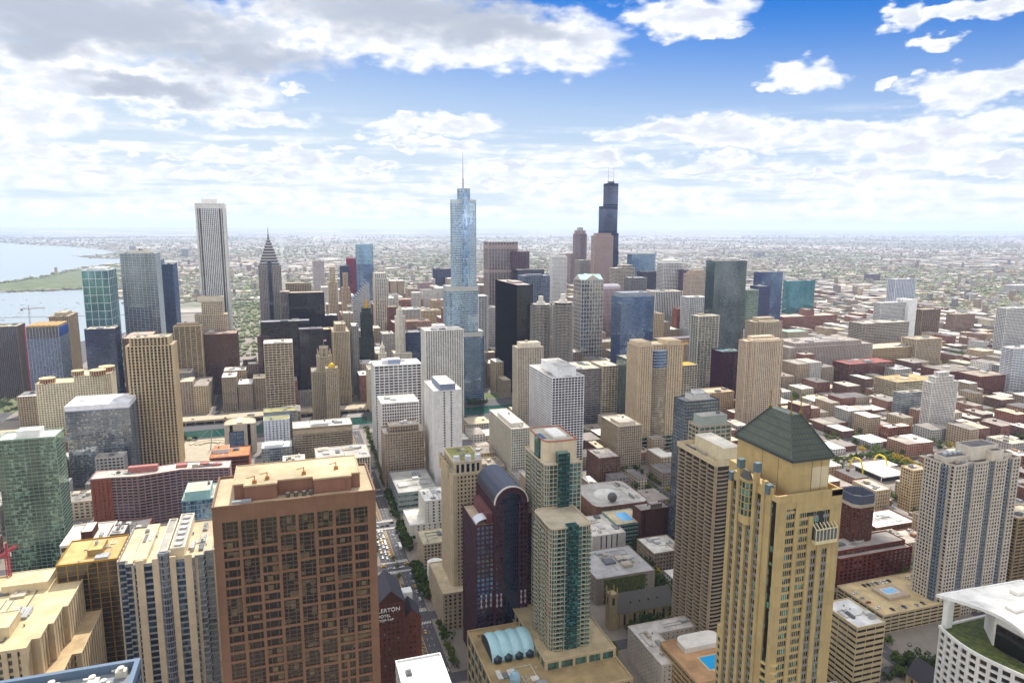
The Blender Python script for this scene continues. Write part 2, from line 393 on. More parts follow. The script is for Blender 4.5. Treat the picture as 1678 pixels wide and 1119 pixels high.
def block(root, poly, z0, z1, S, wallc, gl, roofc='#b9b0a0', para=1.1, bands=(), edges=None, roof=True, over=None, names=('facade_frame', 'glazing', 'roof')):
    """one storey stack of a building: frame, glazed core, roof as parts of root (coordinates local to root)"""
    wm = wall(wallc) if isinstance(wallc, str) else wallc
    g = MB(); g.prism(poly, z0, z1-.02, 0, bay=S['bay']/S['panes'], fl=S['fl']*((z1-z0)/S['fl'])/max(1, round((z1-z0)/S['fl'])))
    g.build(names[1], glass(gl), root)
    f = MB(); facade(f, poly, z0, z1, S, edges, 0, bands)
    if f.nv: f.build(names[0], wm, root)
    if roof: LASTROOF[root.name] = roof_mesh(poly, z1, max(S['dp'], S['ds'])+.08 if over is None else over, para).build(names[2], [wm, roofm(roofc)], root)

LASTROOF = {}
UNITM = ['#a9a9a6', '#8d8f90', '#c9c6be', '#6f7274', '#b7ad9a']
def roof_units(root, poly, H, n, seed, hmax=3.2, up=None):
    root = up or LASTROOF.get(root.name, root)
    r = random.Random(seed); xs = [p[0] for p in poly]; ys = [p[1] for p in poly]
    x0, x1, y0, y1 = min(xs)+1.5, max(xs)-1.5, min(ys)+1.5, max(ys)-1.5
    for k in range(n):
        w_, d_ = r.uniform(.08, .26)*(x1-x0), r.uniform(.08, .3)*(y1-y0)
        w_, d_ = max(1.2, min(w_, 14)), max(1.2, min(d_, 12))
        cx, cy = r.uniform(x0+w_/2, max(x0+w_/2+.1, x1-w_/2)), r.uniform(y0+d_/2, max(y0+d_/2+.1, y1-d_/2))
        h = r.uniform(.9, hmax); m = MB(); kind = r.random()
        m.box(cx-w_/2, cx+w_/2, cy-d_/2, cy+d_/2, H+.25, H+.25+h*.8)
        if kind < .45:
            m.box(cx-w_/2+.2, cx+w_/2-.2, cy-d_/2+.2, cy+d_/2-.2, H+.25+h*.8, H+.25+h)
            m.lathe([(min(w_, d_)*.28, H+.25+h), (min(w_, d_)*.3, H+.6+h)], cx, cy, 10)
        elif kind < .75:
            m.box(cx-w_/2-.5, cx-w_/2, cy-d_/4, cy+d_/4, H+.25, H+.25+h*.5)
            m.box(cx+w_*.1, cx+w_*.35, cy-d_*.2, cy+d_*.2, H+.25+h*.8, H+.25+h*1.1)
        m.build('rooftop_unit', wall(UNITM[r.randrange(5)]), root)
    if n > 1 and x1-x0 > 5 and y1-y0 > 5:
        for k in range(2):
            m = MB(); xa, ya = r.uniform(x0, x1), r.uniform(y0, y1); z = H+.6
            for s in range(3):
                xb, yb = (r.uniform(x0, x1), ya) if (s+k) % 2 else (xa, r.uniform(y0, y1)); m.beam((xa, ya, z), (xb, yb, z), .22); xa, ya = xb, yb
            m.build('roof_pipe', wall(UNITM[r.randrange(5)]), root)
        for k in range(3):
            m = MB(); m.lathe([(.35, H+.25), (.35, H+1.1), (.6, H+1.2), (.5, H+1.5)], r.uniform(x0, x1), r.uniform(y0, y1), 7); m.build('roof_vent', wall(UNITM[r.randrange(5)]), root)

FOOT = []          # footprints taken, for the blocks filled in later
def tower(name, label, x0, x1, y1, y0, H, st, wallc, gl, roofc='#b9b0a0', cat='tower', z0=0.0, pent=(), units=3, tiers=(), bands=(), para=1.1, pods=(), inset=None, **kw):
    """rectangular building: x0..x1 west to east, y0..y1 south to north"""
    cx, cy = (x0+x1)/2, (y0+y1)/2
    root = thing(name, label, cat, (cx, cy, 0)); FOOT.append((x0, x1, y0, y1))
    w2, d2 = (x1-x0)/2, (y1-y0)/2; poly = rect(-w2, w2, -d2, d2)
    if inset:      # chamfered or notched corners
        c = inset; poly = [(-w2+c, -d2), (w2-c, -d2), (w2, -d2+c), (w2, d2-c), (w2-c, d2), (-w2+c, d2), (-w2, d2-c), (-w2, -d2+c)]
    S = sty(st, **kw)
    block(root, poly, z0, H, S, wallc, gl, roofc, para, [(b0*H, b1*H) for b0, b1 in bands])
    top = H
    for (a0, a1, b0, b1, zt) in tiers:
        p = rect(-w2+a0*2*w2, -w2+a1*2*w2, -d2+b0*2*d2, -d2+b1*2*d2)
        block(root, p, top, zt, S, wallc, gl, roofc, para); top = zt; poly = p
    for (a0, a1, b0, b1, h, c) in pent:
        m = MB(); xa, xb, ya, yb = -w2+a0*2*w2, -w2+a1*2*w2, -d2+b0*2*d2, -d2+b1*2*d2
        m.prism(rect(xa, xb, ya, yb), top+.25, top+h, 0)
        ph = m.build('penthouse', wall(c), root)
        LASTROOF[root.name] = roof_mesh(rect(xa, xb, ya, yb), top+h, .15, .5, .3).build('penthouse_roof', [wall(c), roofm(roofc)], ph)
        if units > 1: roof_units(root, rect(xa, xb, ya, yb), top+h, 1, int(abs(x0*7+y0)), up=root)
    if units: roof_units(root, poly, top, units, int(abs(x0*13+y0*3)))
    return root

# ================================================================ towers and blocks
tower('apartment_tower', 'dark brown striped slab tower cut off by the left edge of the photo', 454.2, 502.0, -1450, -1491.3, 132.4, 'rib', '#75685e', 'navy', roofc='#b9ac95')
tower('apartment_tower', 'tan lattice tower standing behind the unfinished blue tower by the lake', 380.1, 411.4, -1480, -1542.5, 143.7, 'punch', '#b39c7c', 'dark', roofc='#b9ac95', pent=[(0.2, 0.8, 0.2, 0.8, 6, '#b7a68a')])
tower('glass_tower', 'teal glass tower with white grid of tall panels and white crown by the lake', 295.9, 338.0, -1420, -1484.6, 231.0, 'curt', '#d4dde0', 'teal', roofc='#d9d6cf', bay=12, fl=14, pier=0.7, sp=0.8, panes=6, pent=[(0.15, 0.85, 0.2, 0.8, 4, '#c8ccd0')])
tower('glass_tower', 'tall grey glass apartment tower with fine pale balcony lines left of the white marble tower', 224.8, 284.9, -1470, -1519.9, 258.5, 'balc', '#b9c3c8', 'grey', roofc='#b9ac95', ds=0.9, dp=0.3, pent=[(0.2, 0.8, 0.3, 0.7, 5, '#cfcac0')])
tower('glass_tower', 'dark blue banded tower with white west edge, joined behind the grey balcony tower', 213.1, 250.3, -1590, -1653.4, 231.3, 'band', '#3c5174', 'navy', roofc='#8e8a84', pent=[(0.6, 1, 0.2, 0.8, 9, '#5b6f8f')])
tower('hotel_tower', 'navy glass hotel tower with slanted grey front and flat tan roof, below the teal tower', 266.7, 310.7, -1290, -1328, 142.9, 'curt', '#3c4460', 'navy', roofc='#b9ac95', sp=1.2)
tower('office_block', 'flat brown box building with windowless top just behind the tall striped tan tower', 218.2, 256.4, -1290, -1370.0, 125.3, 'rib', '#6b5347', 'bronze', roofc='#b3a494', units=1, sp=2.2)
tower('apartment_tower', 'tan grid apartment slab with cream piers, left of the brown ribbed tower', 142.9, 187.4, -1350, -1372, 134.5, 'grid', '#c3ad86', 'brown', roofc='#b9ac95', bay=9, pier=0.9, fl=3.4, sp=1.0, panes=4, pent=[(0.1, 0.9, 0.2, 0.8, 5, '#a58f70')])
tower('hotel_tower', 'plain brown ribbed tower with dark narrow slots, in front of the white marble tower', 87.6, 143.1, -1390, -1436, 112.5, 'rib', '#6e4a3a', 'bronze', roofc='#a08a78', pier=1.5, units=2)
tower('marble_tower', 'very tall white marble tower with dark vertical window strips and small roof block', 103.6, 153.7, -1500, -1550, 351.7, 'rib', '#dcdad4', 'plum', roofc='#d9d6cf', bay=3.4, pier=1.7, dp=1.2, sp=0.6, ds=0.1, corner=7.5, bands=[(0.975, 0.999)], pent=[(0.24, 0.8, 0.2, 0.8, 9, '#e2e0da')], units=0)
tower('apartment_tower', 'beige stepped tower with arched penthouse, below the white marble tower', 105.0, 161.8, -1440, -1470, 143.1, 'punch', '#c9b79a', 'dark', roofc='#b9ac95', tiers=[(0.12, 0.78, 0.1, 0.9, 168)], pent=[(0.1, 0.9, 0.2, 0.8, 9, '#d6cab2')])
tower('striped_tower', 'tall tan tower with continuous stone ribs and deep dark window strips', 138.3, 190.5, -975, -1009, 161.2, 'rib', '#c6b08a', 'bronze', roofc='#b9ac95', bay=4.2, pier=1.7, dp=1.1, sp=0.7, tiers=[(0.08, 0.92, 0.1, 0.9, 171)], units=3)
tower('glass_slab', 'wide reflective glass apartment slab with thick white crown, above the long brown block', 184.1, 252.4, -930, -984.5, 93.6, 'curt', '#868e98', 'pale', roofc='#d8d8d8', fl=3.1, bay=4.5, sp=0.35, pier=0.14, dp=0.15, ds=0.1, units=2, pent=[(0.0, 1.0, 0.0, 1.0, 6.5, '#e8e8ea')])
tower('glass_tower', 'green glass tower with striped west side and planted roof corners at left edge', 182.4, 223.7, -640, -664.1, 142.3, 'curt', '#93ad9c', 'green', roofc='#cfcabc', fl=3.1, bay=3.6, sp=0.28, pier=0.12, dp=0.14, ds=0.1, pent=[(0.3, 0.7, 0.2, 0.7, 5, '#dcdcd8')], units=1)
tower('office_block', 'white panelled hotel block with random dark slots and green roof strip by the river', 0.8, 33.7, -975, -995, 52.7, 'punch', '#d5d8de', 'navy', roofc='#8f8b55', bay=5, pier=2.8, units=1)
tower('office_block', 'dark glazed rear wing with orange panel and mossy roof, behind the white panelled hotel', -9.4, 34.0, -1000, -1024, 57.2, 'band', '#8d9094', 'grey', roofc='#97905a', units=2)
tower('glass_block', 'pale blue glass apartment block with planted roof, before the white panelled hotel', -0.6, 35.3, -905, -931, 35.4, 'curt', '#b3c3cc', 'pale', roofc='#d8d4cc', fl=3.1, pent=[(0.3, 0.9, 0.2, 0.9, 3, '#e6e4e0')], units=1)
tower('hotel_block', 'long tan hotel slab of stacked shallow balconies with white flat roof on the avenue', -76.5, -3.8, -915, -947, 55.3, 'balc', '#b5a489', 'dark', roofc='#d9d6cf', bay=4.6, fl=3.0, sp=1.1, ds=0.9, dp=0.9, pier=0.5, bands=[(0.86, 0.97)], pent=[(0.4, 0.7, 0.5, 0.95, 4, '#dcd8cf')], units=4)
tower('office_tower', 'tan grid office tower with white gravel roof beside the gothic stone tower', -9.3, 33.8, -1160, -1198, 127.5, 'grid', '#bba88c', 'dark', roofc='#d9d6cf', bay=6, pier=1.0, sp=1.5, fl=4.0)
tower('office_tower', 'narrow purplish brown tower peeking out behind the tan grid office tower', 29.8, 48.4, -1330, -1360, 114.0, 'rib', '#6d5a58', 'bronze', roofc='#b9ac95')
tower('black_tower', 'black glass office slab with tan mechanical block behind its roof, left of the avenue', -76.0, -9.1, -1440, -1476, 180.3, 'mies', '#17161c', 'black', roofc='#b1a08a', units=0)
tower('office_tower', 'tan windowless roof block of the tower behind the upper black slab', -56.7, -4.7, -1560, -1594, 189.9, 'punch', '#b8a68c', 'dark', roofc='#b9ac95', units=2)
tower('black_tower', 'wide lower black glass slab with flat grey roof at the river', -42.3, 42.0, -1330, -1360, 139.1, 'mies', '#191820', 'black', roofc='#8d8a92', units=3)
tower('black_tower', 'slim black glass tower rising in front of the wide black slab', -63.0, -22.5, -1280, -1310, 130.3, 'mies', '#1d1a22', 'black', roofc='#7d7580', units=2)
tower('black_tower', 'black glass block with tan roof strip right of the slim black tower', -95.0, -61.8, -1300, -1332, 125.8, 'mies', '#1b1a22', 'black', roofc='#c2ad84', units=1)
tower('office_block', 'charcoal block with pale stepped roof behind the black slabs', -98.9, -75.5, -1420, -1454, 136.0, 'mies', '#332d38', 'black', roofc='#d9d6cf', units=3)
tower('grey_tower', 'grey ribbed tower between the diamond spired tower and the upper black slab', -10.5, 6.7, -1460, -1494, 181.2, 'rib', '#8d857f', 'dark', roofc='#b9ac95', units=1)
tower('stone_tower', 'slender tan limestone tower with buttressed top right of the gothic stone tower', -105.8, -78.7, -1250, -1313.4, 127.9, 'rib', '#bba888', 'dark', roofc='#b9ac95', bay=2.6, pier=1.2, tiers=[(0.2, 0.8, 0.2, 0.8, 140)], units=1)
tower('white_office_tower', 'white grid office tower of wide dark windows with blue grey penthouse', -178.3, -113.6, -960, -998.1, 121.8, 'grid', '#e2dfdb', 'black', roofc='#e6e3da', bay=6.6, pier=1.0, fl=3.9, sp=1.3, dp=0.5, ds=0.35, pent=[(0.42, 0.68, 0.3, 0.75, 6, '#8d97ad'), (0.68, 0.8, 0.3, 0.7, 5, '#cfd0d2')], units=1)
tower('white_office_block', 'lower white office block with tall ribbed top floors, in front of the white grid tower', -156.1, -109.7, -862, -903.2, 92.9, 'grid', '#dcd6d0', 'black', roofc='#e6e2d4', bay=3.0, pier=1.0, fl=3.9, sp=1.35, dp=0.45, ds=0.35, units=2)
tower('hotel_tower', 'plain white slab hotel tower with few window columns and blue penthouse', -192.9, -159.9, -785, -842.6, 123.0, 'punch', '#e0dcd6', 'black', roofc='#d6d0c4', bay=9, pier=6.2, fl=3.2, sp=1.3, dp=0.4, ds=0.2, pent=[(0.2, 0.75, 0.1, 0.95, 7, '#7e889c')], units=0)
tower('stone_block', 'old tan stone office block with dark mansard top, at the foot of the white towers', -153.4, -105.9, -814, -844, 68.2, 'punch', '#a3907a', 'dark', roofc='#6e6a66', bay=3.2, tiers=[(0.12, 0.85, 0.1, 0.8, 75)], units=3)
tower('concrete_tower', 'white concrete lattice apartment tower with square windows, left of the stepped glass skyscraper', -259.1, -200.5, -1040, -1076, 155.2, 'punch', '#e1ddd3', 'dark', roofc='#dad6cc', bay=3.6, pier=0.9, sp=0.95, fl=3.1, dp=0.45, ds=0.4, pent=[(0.45, 0.75, 0.3, 0.8, 7, '#e2ded8')], units=3)
tower('blue_tower', 'blue banded office tower between the slim white tower and the white lattice tower', -242.4, -212.5, -1300, -1336, 113.7, 'band', '#2f4262', 'navy', roofc='#8e8a84', units=2)
tower('white_tower', 'slender white ribbed tower just right of the stepped glass skyscraper', -398.5, -379.0, -1390, -1426, 169.1, 'rib', '#dedcd8', 'plum', roofc='#d9d6cf', units=1)
tower('office_tower', 'small dark blue tower left of the stepped glass skyscraper', -572.0, -510.5, -2450, -2490, 159.8, 'rib', '#4b5470', 'navy', roofc='#b9ac95')
tower('black_tower', 'big black steel and glass office slab with flat roof beside the corncob towers', -434.3, -403.7, -1215, -1350.5, 205.4, 'mies', '#0e0d14', 'black', roofc='#b9aaa0', sp=0.9, pent=[(0.2, 0.8, 0.4, 0.7, 3.2, '#a99c90')], units=1)
tower('concrete_tower', 'cream concrete apartment tower with recessed crown, in front of the black slab', -379.0, -337.1, -1010, -1034.2, 127.2, 'punch', '#cdc2ae', 'dark', roofc='#b9ac95', bay=2.8, pier=0.9, sp=0.95, fl=3.0, dp=0.35, ds=0.3, pent=[(0.08, 0.85, 0.1, 0.9, 7, '#d9cfb9')], units=2)
tower('purple_tower', 'broad purplish granite tower with white vertical piers and open top grid', -632.4, -548.4, -1900, -1950.0, 266.4, 'band', '#a2958f', 'plum', roofc='#d9d6cf', bay=8, pier=2.0, dp=1, units=0, bands=[(0.93, 0.97), (0.68, 0.71)])
tower('dark_tower', 'dark steel office tower with flat roof behind the corncob towers', -644.7, -572.9, -1720, -1756, 199.4, 'mies', '#3a3640', 'plum', roofc='#8e8a84', units=2)
tower('dark_tower', 'steel blue office tower with pale vertical mullions right behind the corncob towers', -600.2, -534.7, -1560, -1600.5, 195.6, 'mies', '#7f8ba0', 'navy', roofc='#9ea2a8', bay=4, pier=0.6, pent=[(0.2, 0.8, 0.3, 0.7, 3, '#6f7480')], units=1)
tower('white_tower', 'white gridded tower with sloping setback behind the corncob towers', -676.0, -636.9, -1640, -1661.1, 236.4, 'punch', '#e4e2dc', 'pale', roofc='#d9d6cf', bay=2.8, pier=1.0, units=1)
tower('office_tower', 'pale ribbed tower with stubby grey crown, left of the tapered black skyscraper', -966.0, -910.2, -2100, -2140, 202.0, 'rib', '#a7a29a', 'dark', roofc='#b9ac95')
tower('granite_tower', 'pinkish granite tower with stepped top and thin spire, before the tapered black skyscraper', -953.4, -891.1, -1950, -1972.0, 282.1, 'punch', '#b39a90', 'plum', roofc='#b9ac95', bay=3.2, pier=1.4, tiers=[(0.1, 0.9, 0.1, 0.9, 289)], units=0)
tower('glass_tower', 'broad blue green glass office tower with stepped flat roof, right of the tapered black skyscraper', -1211.3, -1123.4, -2150, -2185.6, 217.6, 'band', '#7d9cb0', 'blue', roofc='#8e8a84')
tower('office_block', 'beige office block with slanted white glass hat on its shoulder', -949.5, -888.5, -1800, -1836, 194.6, 'band', '#cabfb0', 'dark', roofc='#d9d6cf', tiers=[(0.1, 0.62, 0.1, 0.9, 203)], units=0)
tower('office_block', 'grey grid office block beside the slanted hat building', -901.5, -853.8, -1640, -1674, 179.4, 'grid', '#8f8a88', 'navy', roofc='#d9d6cf')
tower('dark_tower', 'dark purple office block behind the grey grid block', -1050.5, -1002.2, -1850, -1884, 179.3, 'mies', '#4a455c', 'plum', roofc='#8e8a84')
tower('white_tower', 'tall white gridded tower with deep blue east side near the middle of the skyline', -1043.4, -984.9, -1700, -1736.3, 212.3, 'grid', '#dfdcd6', 'plum', roofc='#d9d6cf', bay=5, pent=[(0.05, 0.95, 0.05, 0.95, 8, '#dad8d4')], units=0)
tower('striped_tower', 'wide office block of white fins and dark strips below the white gridded tower', -897.7, -826.2, -1460, -1504, 160.2, 'rib', '#d9d4cc', 'navy', roofc='#b9ac95', bay=4.6, pier=1.2, sp=0.3, units=3)
tower('dark_tower', 'slim purplish tower left of the rounded beige tower', -1070.0, -1032.0, -1680, -1716, 194.6, 'rib', '#6e5f74', 'plum', roofc='#8e8a84')
tower('stone_tower', 'beige postmodern tower with rounded top, left of the grey green glass slab', -1033.4, -983.5, -1560, -1596, 192.0, 'punch', '#c4b19d', 'dark', roofc='#b9ac95', tiers=[(0.12, 0.88, 0.1, 0.9, 197), (0.2, 0.8, 0.2, 0.8, 201)], units=0)
tower('glass_tower', 'big blue banded glass office tower with grey top box at the river', -654.2, -586.5, -1160, -1197.9, 183.5, 'band', '#566d92', 'blue', roofc='#8f949c', sp=1.4, pent=[(0.1, 0.95, 0.1, 0.9, 8, '#9aa0a8')], units=2)
tower('glass_tower', 'tall grey green glass slab with darker left strip, right of the centre', -874.8, -802.0, -1190, -1220, 244.9, 'curt', '#4f6060', 'grey', roofc='#8e8a84', sp=1.0, units=0)
tower('white_block', 'white framed office block beneath the rounded beige tower', -882.4, -836.6, -1330, -1364, 159.8, 'grid', '#dcdad8', 'pale', roofc='#d9d6cf')
tower('mansard_block', 'long beige office block with grey mansard roof behind the yellow crane', -773.2, -682.5, -1190, -1206, 97.6, 'rib', '#b9a794', 'dark', roofc='#7f7480', bay=3, pier=1.1, units=0, para=0.6)
tower('apartment_tower', 'slim pale green balcony tower left of the grey green glass slab', -748.1, -706.2, -1090, -1114, 153.0, 'balc', '#d2ccb8', 'pale', roofc='#b9ac95', ds=1.0)
tower('office_block', 'long grey banded office block with beige east wing behind the white tower', -477.1, -420.5, -1000, -1060, 89.8, 'band', '#8a8a90', 'dark', roofc='#d2c7ac', units=6)
tower('office_block', 'beige grid end wing of the grey banded office block', -501.3, -474.6, -995, -1039, 93.5, 'grid', '#c3b79f', 'dark', roofc='#cfc4aa', bay=5, units=1)
tower('office_block', 'grey green glass block tucked left of the tan bay front tower', -519.9, -501.0, -960, -1000, 109.3, 'curt', '#6f8078', 'grey', roofc='#b9ac95')
tower('construction_block', 'concrete frame with yellow formwork on top beside a yellow tower crane', -623.9, -590.6, -960, -986, 94.4, 'grid', '#b9b4a6', 'dark', roofc='#c39a2c', units=0)
tower('dark_block', 'dark red glass block with teal roof edge, left of the pink and tan tower', -749.3, -712.4, -1020, -1054, 99.3, 'mies', '#5a2634', 'plum', roofc='#3f6f78')
tower('white_tower', 'white framed apartment tower of dark windows with square white penthouse, centre', -351.3, -308.9, -790, -873.5, 128.4, 'grid', '#ebe8e6', 'black', roofc='#b8b4ac', bay=4.4, pier=0.8, sp=0.95, fl=3.3, dp=0.4, ds=0.3, panes=3, pent=[(0.22, 0.8, 0.25, 0.95, 12, '#f0eeec')], units=2)
tower('stone_block', 'tan corner block with stepped wings and pale cornice, below the tan bay front tower', -434.7, -401.4, -790, -843.2, 58.3, 'punch', '#b5a48c', 'dark', roofc='#c9c0b0', bay=3.0, pent=[(0.2, 0.9, 0.4, 0.9, 4, '#cbbfaa')], units=2)
tower('brick_block', 'plum brick hotel block with white trimmed windows, left of the tan corner block', -381.4, -353.6, -745, -781.1, 35.4, 'punch', '#735548', 'dark', roofc='#b0a79c', bay=3.2, units=3)
tower('office_block', 'cream office block with row of green tinted top windows left of the white tower', -283.6, -259.6, -800, -897.5, 64.7, 'punch', '#cfc6b4', 'tealdk', roofc='#d6cfc2', bay=3, pent=[(0.2, 0.9, 0.3, 0.9, 5, '#ddd6ca')], units=2)
tower('glass_tower', 'dark glass apartment tower with pale mechanical box, left of the ribbed balcony tower', -382.3, -347.1, -550, -570.3, 153.4, 'curt', '#4c535a', 'grey', roofc='#8d8a88', fl=3.1, sp=0.8, pent=[(0.2, 0.75, 0.2, 0.8, 5, '#cfccc6'), (0.3, 0.6, 0.3, 0.6, 8, '#e2e0dc')], units=1)
tower('apartment_tower', 'beige block with dark balconies beneath the pink and tan tower', -695.5, -634.5, -960, -992.5, 45.7, 'punch', '#b9a184', 'dark', roofc='#c9b496', bay=3.5, units=2)
tower('apartment_tower', 'tan tower with teal windows and slanted glass roof house, left of the gabled gold tower', -364.7, -332.9, -505, -521, 144.0, 'grid', '#b7a48c', 'tealdk', roofc='#a9a49a', bay=5, pent=[(0.1, 0.9, 0.1, 0.9, 8, '#9fa69c')], units=2)
tower('brick_block', 'dark brown windowless slab hotel with rooftop plant, left of the ribbed balcony tower', -355.8, -323.9, -585, -601, 36.8, 'punch', '#5a3a32', 'black', roofc='#a39a92', bay=7, pier=6.2, sp=2.2, pent=[(0.2, 0.6, 0.3, 0.8, 4, '#7a6a62')], units=4)
tower('stone_block', 'pale ribbed windowless store block with garden terrace, below the domed roof', -302.0, -268.6, -575, -619, 22.1, 'rib', '#cfcac2', 'black', roofc='#d6cfc0', bay=6, pier=4.2, dp=0.6, sp=0, units=4)
tower('teal_tower', 'teal glass office tower with flat white roof in the middle distance right', -1709.8, -1595.9, -1950, -1968.2, 132.8, 'band', '#2f7a80', 'teal', roofc='#d9d6cf', units=2)
tower('blue_tower', 'dark blue glass tower right of the grey green glass slab', -1374.3, -1305.3, -1700, -1740, 182.2, 'curt', '#36508c', 'blue', roofc='#8e8a84')
tower('blue_tower', 'slim grey blue stepped tower with pointed top below the dark blue glass tower', -1160.7, -1128.1, -1480, -1514, 164.5, 'rib', '#5a5f80', 'navy', roofc='#8e8a84')
tower('mart_block', 'enormous pale limestone market block with rows of windows and low corner towers', -1207.4, -991.3, -1190, -1290, 64.1, 'rib', '#b7aa9c', 'dark', roofc='#a39890', bay=4, pier=1.9, dp=0.5, sp=1.2, tiers=[(0.1, 0.9, 0.25, 0.9, 71)], units=9)
tower('loft_block', 'long red brick warehouse with square clock tower behind the market block', -1633.9, -1433.6, -1757.2, -1807.2, 42, 'punch', '#a06a52', 'dark', roofc='#c9b8a4', tiers=[(0.4, 0.55, 0.2, 0.8, 60)], units=3)
tower('office_block', 'cream rooftop building with pale green pyramid cap right of the tan twin tower', -1218.7, -1159.4, -1400, -1440, 59.4, 'punch', '#c9bda6', 'dark', roofc='#9cc2aa', units=0)
tower('white_tower', 'white balcony slab tower with blank end wall on the right side of the river', -1516.6, -1426.1, -1390, -1412, 123.8, 'grid', '#e6e4e0', 'black', roofc='#d9d6cf', bay=3.6, pier=0.7, sp=1.1, fl=3.4, dp=0.3, ds=0.2)
tower('white_tower', 'blank white wall slab joined to the white balcony slab tower', -1530.9, -1505.0, -1380, -1420, 130.2, 'punch', '#eceae6', 'dark', roofc='#d9d6cf', bay=12, pier=10, units=0)
tower('white_tower', 'pale tower behind the white balcony slab, with a vertical blue stripe', -1872.7, -1793.0, -1700, -1730, 153.4, 'rib', '#cfd3da', 'blue', roofc='#d9d6cf', bay=6, pier=2)
tower('office_block', 'long grey beige banded office block behind the brown banded block', -1457.1, -1314.7, -1330, -1374, 83.6, 'band', '#b5aa98', 'dark', roofc='#c9c0b0', units=5)
tower('office_block', 'tan banded block with dark ribbon windows right of the market block', -1353.8, -1229.1, -1210, -1260, 47.4, 'band', '#c3a67c', 'bronze', roofc='#d2c2a6', sp=2.2, fl=4.4, units=3)
tower('stone_block', 'tan ribbed block with diagonal stair slots right of the tan banded block', -1413.9, -1340.8, -1200, -1240, 64.2, 'rib', '#c8b497', 'dark', roofc='#b9ac95', bay=4)
tower('brick_tower', 'brown balcony tower standing alone beyond the white balcony slab', -1751.6, -1687.3, -1500, -1526, 85.5, 'balc', '#a08666', 'brown', roofc='#b9ac95', ds=0.8)
tower('brick_tower', 'stubby brown apartment block right of the lone brown balcony tower', -1959.6, -1882.9, -1560, -1590, 57.6, 'grid', '#a98c74', 'brown', roofc='#b9ac95')
tower('white_tower', 'pale tower at the right edge above the blue banded tower', -1809.5, -1725.2, -1290, -1316, 111.5, 'grid', '#dcd9d4', 'dark', roofc='#d9d6cf')
tower('blue_tower', 'white and blue banded tower cut off by the right edge of the photo', -1361.8, -1301.5, -950, -974, 87.7, 'band', '#e4e2de', 'blue', roofc='#d9d6cf', fl=3.1, sp=1.3)
tower('brick_block', 'big plain brown brick warehouse behind the white stepped art deco tower', -1301.3, -1214.5, -1010, -1070, 36.4, 'punch', '#7c5244', 'bronze', roofc='#8d8478', bay=4)
tower('brick_block', 'red brown factory block with grid windows near the right edge', -1307.5, -1236.0, -960, -1020, 35.8, 'grid', '#8a5a4c', 'bronze', roofc='#a59684', bay=4)
tower('stepped_tower', 'white stepped art deco style tower with vertical window strips on the right', -985.1, -933.6, -800, -816, 78.8, 'rib', '#e2dcd4', 'dark', roofc='#d9d6cf', bay=2.8, pier=1.0, dp=0.4, tiers=[(0.15, 0.85, 0.1, 0.9, 87), (0.3, 0.7, 0.25, 0.75, 93)], units=0)
tower('glass_block', 'grey glass office block with curved corner left of the white stepped tower', -978.3, -930.4, -850, -866, 51.2, 'band', '#9fa6aa', 'grey', roofc='#b9ac95', fl=3.6)
tower('brick_block', 'square brown brick block with green awnings at street level, before the white stepped tower', -871.7, -829.4, -775, -791, 23.7, 'grid', '#96604a', 'dark', roofc='#ddd8cc', bay=4.2, units=3)
tower('tan_tower', 'narrow tan residential tower just left of the grey and white ribbed tower', -659.3, -639.6, -560, -576, 52.9, 'punch', '#c9b086', 'dark', roofc='#b9ac95')
tower('hotel_block', 'tan balcony tower at the right edge behind the grey and white ribbed tower', -605.8, -576.0, -400, -420, 73.1, 'balc', '#a08a68', 'brown', roofc='#b9ac95')
tower('brick_block', 'long red brick apartment block with cream top floor and terraces behind the parking deck', -531.6, -450.8, -459.3, -489.3, 27, 'punch', '#7d3f30', 'dark', roofc='#a8a096', bay=5, pier=2.2, tiers=[(0.03, 0.97, 0.1, 0.8, 31)], units=4)
tower('white_block', 'white roofed low brick building above the red brick apartment block', -607.2, -556.6, -523.4, -557.4, 14, 'punch', '#8a6a58', 'dark', roofc='#e6e2dc', bay=5, units=2)
tower('office_block', 'cream office block with black ribbon windows and white roof below the parking deck', -371.1, -348.2, -335, -367, 53.4, 'band', '#c9b48a', 'black', roofc='#dcdad4', fl=4, sp=2.2, units=4)
tower('department_store', 'low store with turquoise glass edge and large grey roof on the avenue', -152.5, -109.1, -735, -803.9, 23.8, 'curt', '#8e9492', 'tealdk', roofc='#aaa79f', fl=6, sp=3.6, units=3)
tower('department_store', 'white stepped store block with flat pale roofs beside the tree lined avenue', -147.8, -108.7, -660, -700, 18.4, 'punch', '#d6d2c6', 'dark', roofc='#dad6ca', bay=6, pier=4, tiers=[(0.0, 0.6, 0.1, 0.95, 41)], units=6)
tower('stone_block', 'tan shop block with dark green mansard roof on the avenue', -137.0, -110.8, -600, -630, 25.3, 'punch', '#b8a78e', 'dark', roofc='#b3a98a', units=3)
tower('shop_block', 'low flat roofed shop building with white rooftop machines behind the brown granite tower', -86.5, -27.5, -800, -850, 46.9, 'rib', '#c5b8a4', 'black', roofc='#b5aea4', units=8, bay=3, pier=1.2)
tower('hotel_tower', 'gold framed black glass hotel slab with a roof pool and tan roof hut', 107.2, 140.5, -470, -506, 106.1, 'curt', '#a07a34', 'black', roofc='#c4a66c', bay=6, pier=0.5, fl=3.4, sp=0.25, panes=2, pent=[(0.3, 0.55, 0.3, 0.75, 4, '#a88a5a')], units=2)
tower('hotel_block', 'white block with small roof pool and dark red roof hut behind the gold slab', 131.4, 160.5, -550, -586, 85.5, 'band', '#d8d2c8', 'dark', roofc='#d6cdb8', fl=5, pent=[(0.35, 0.6, 0.3, 0.8, 6, '#4a2c2a')], units=1)
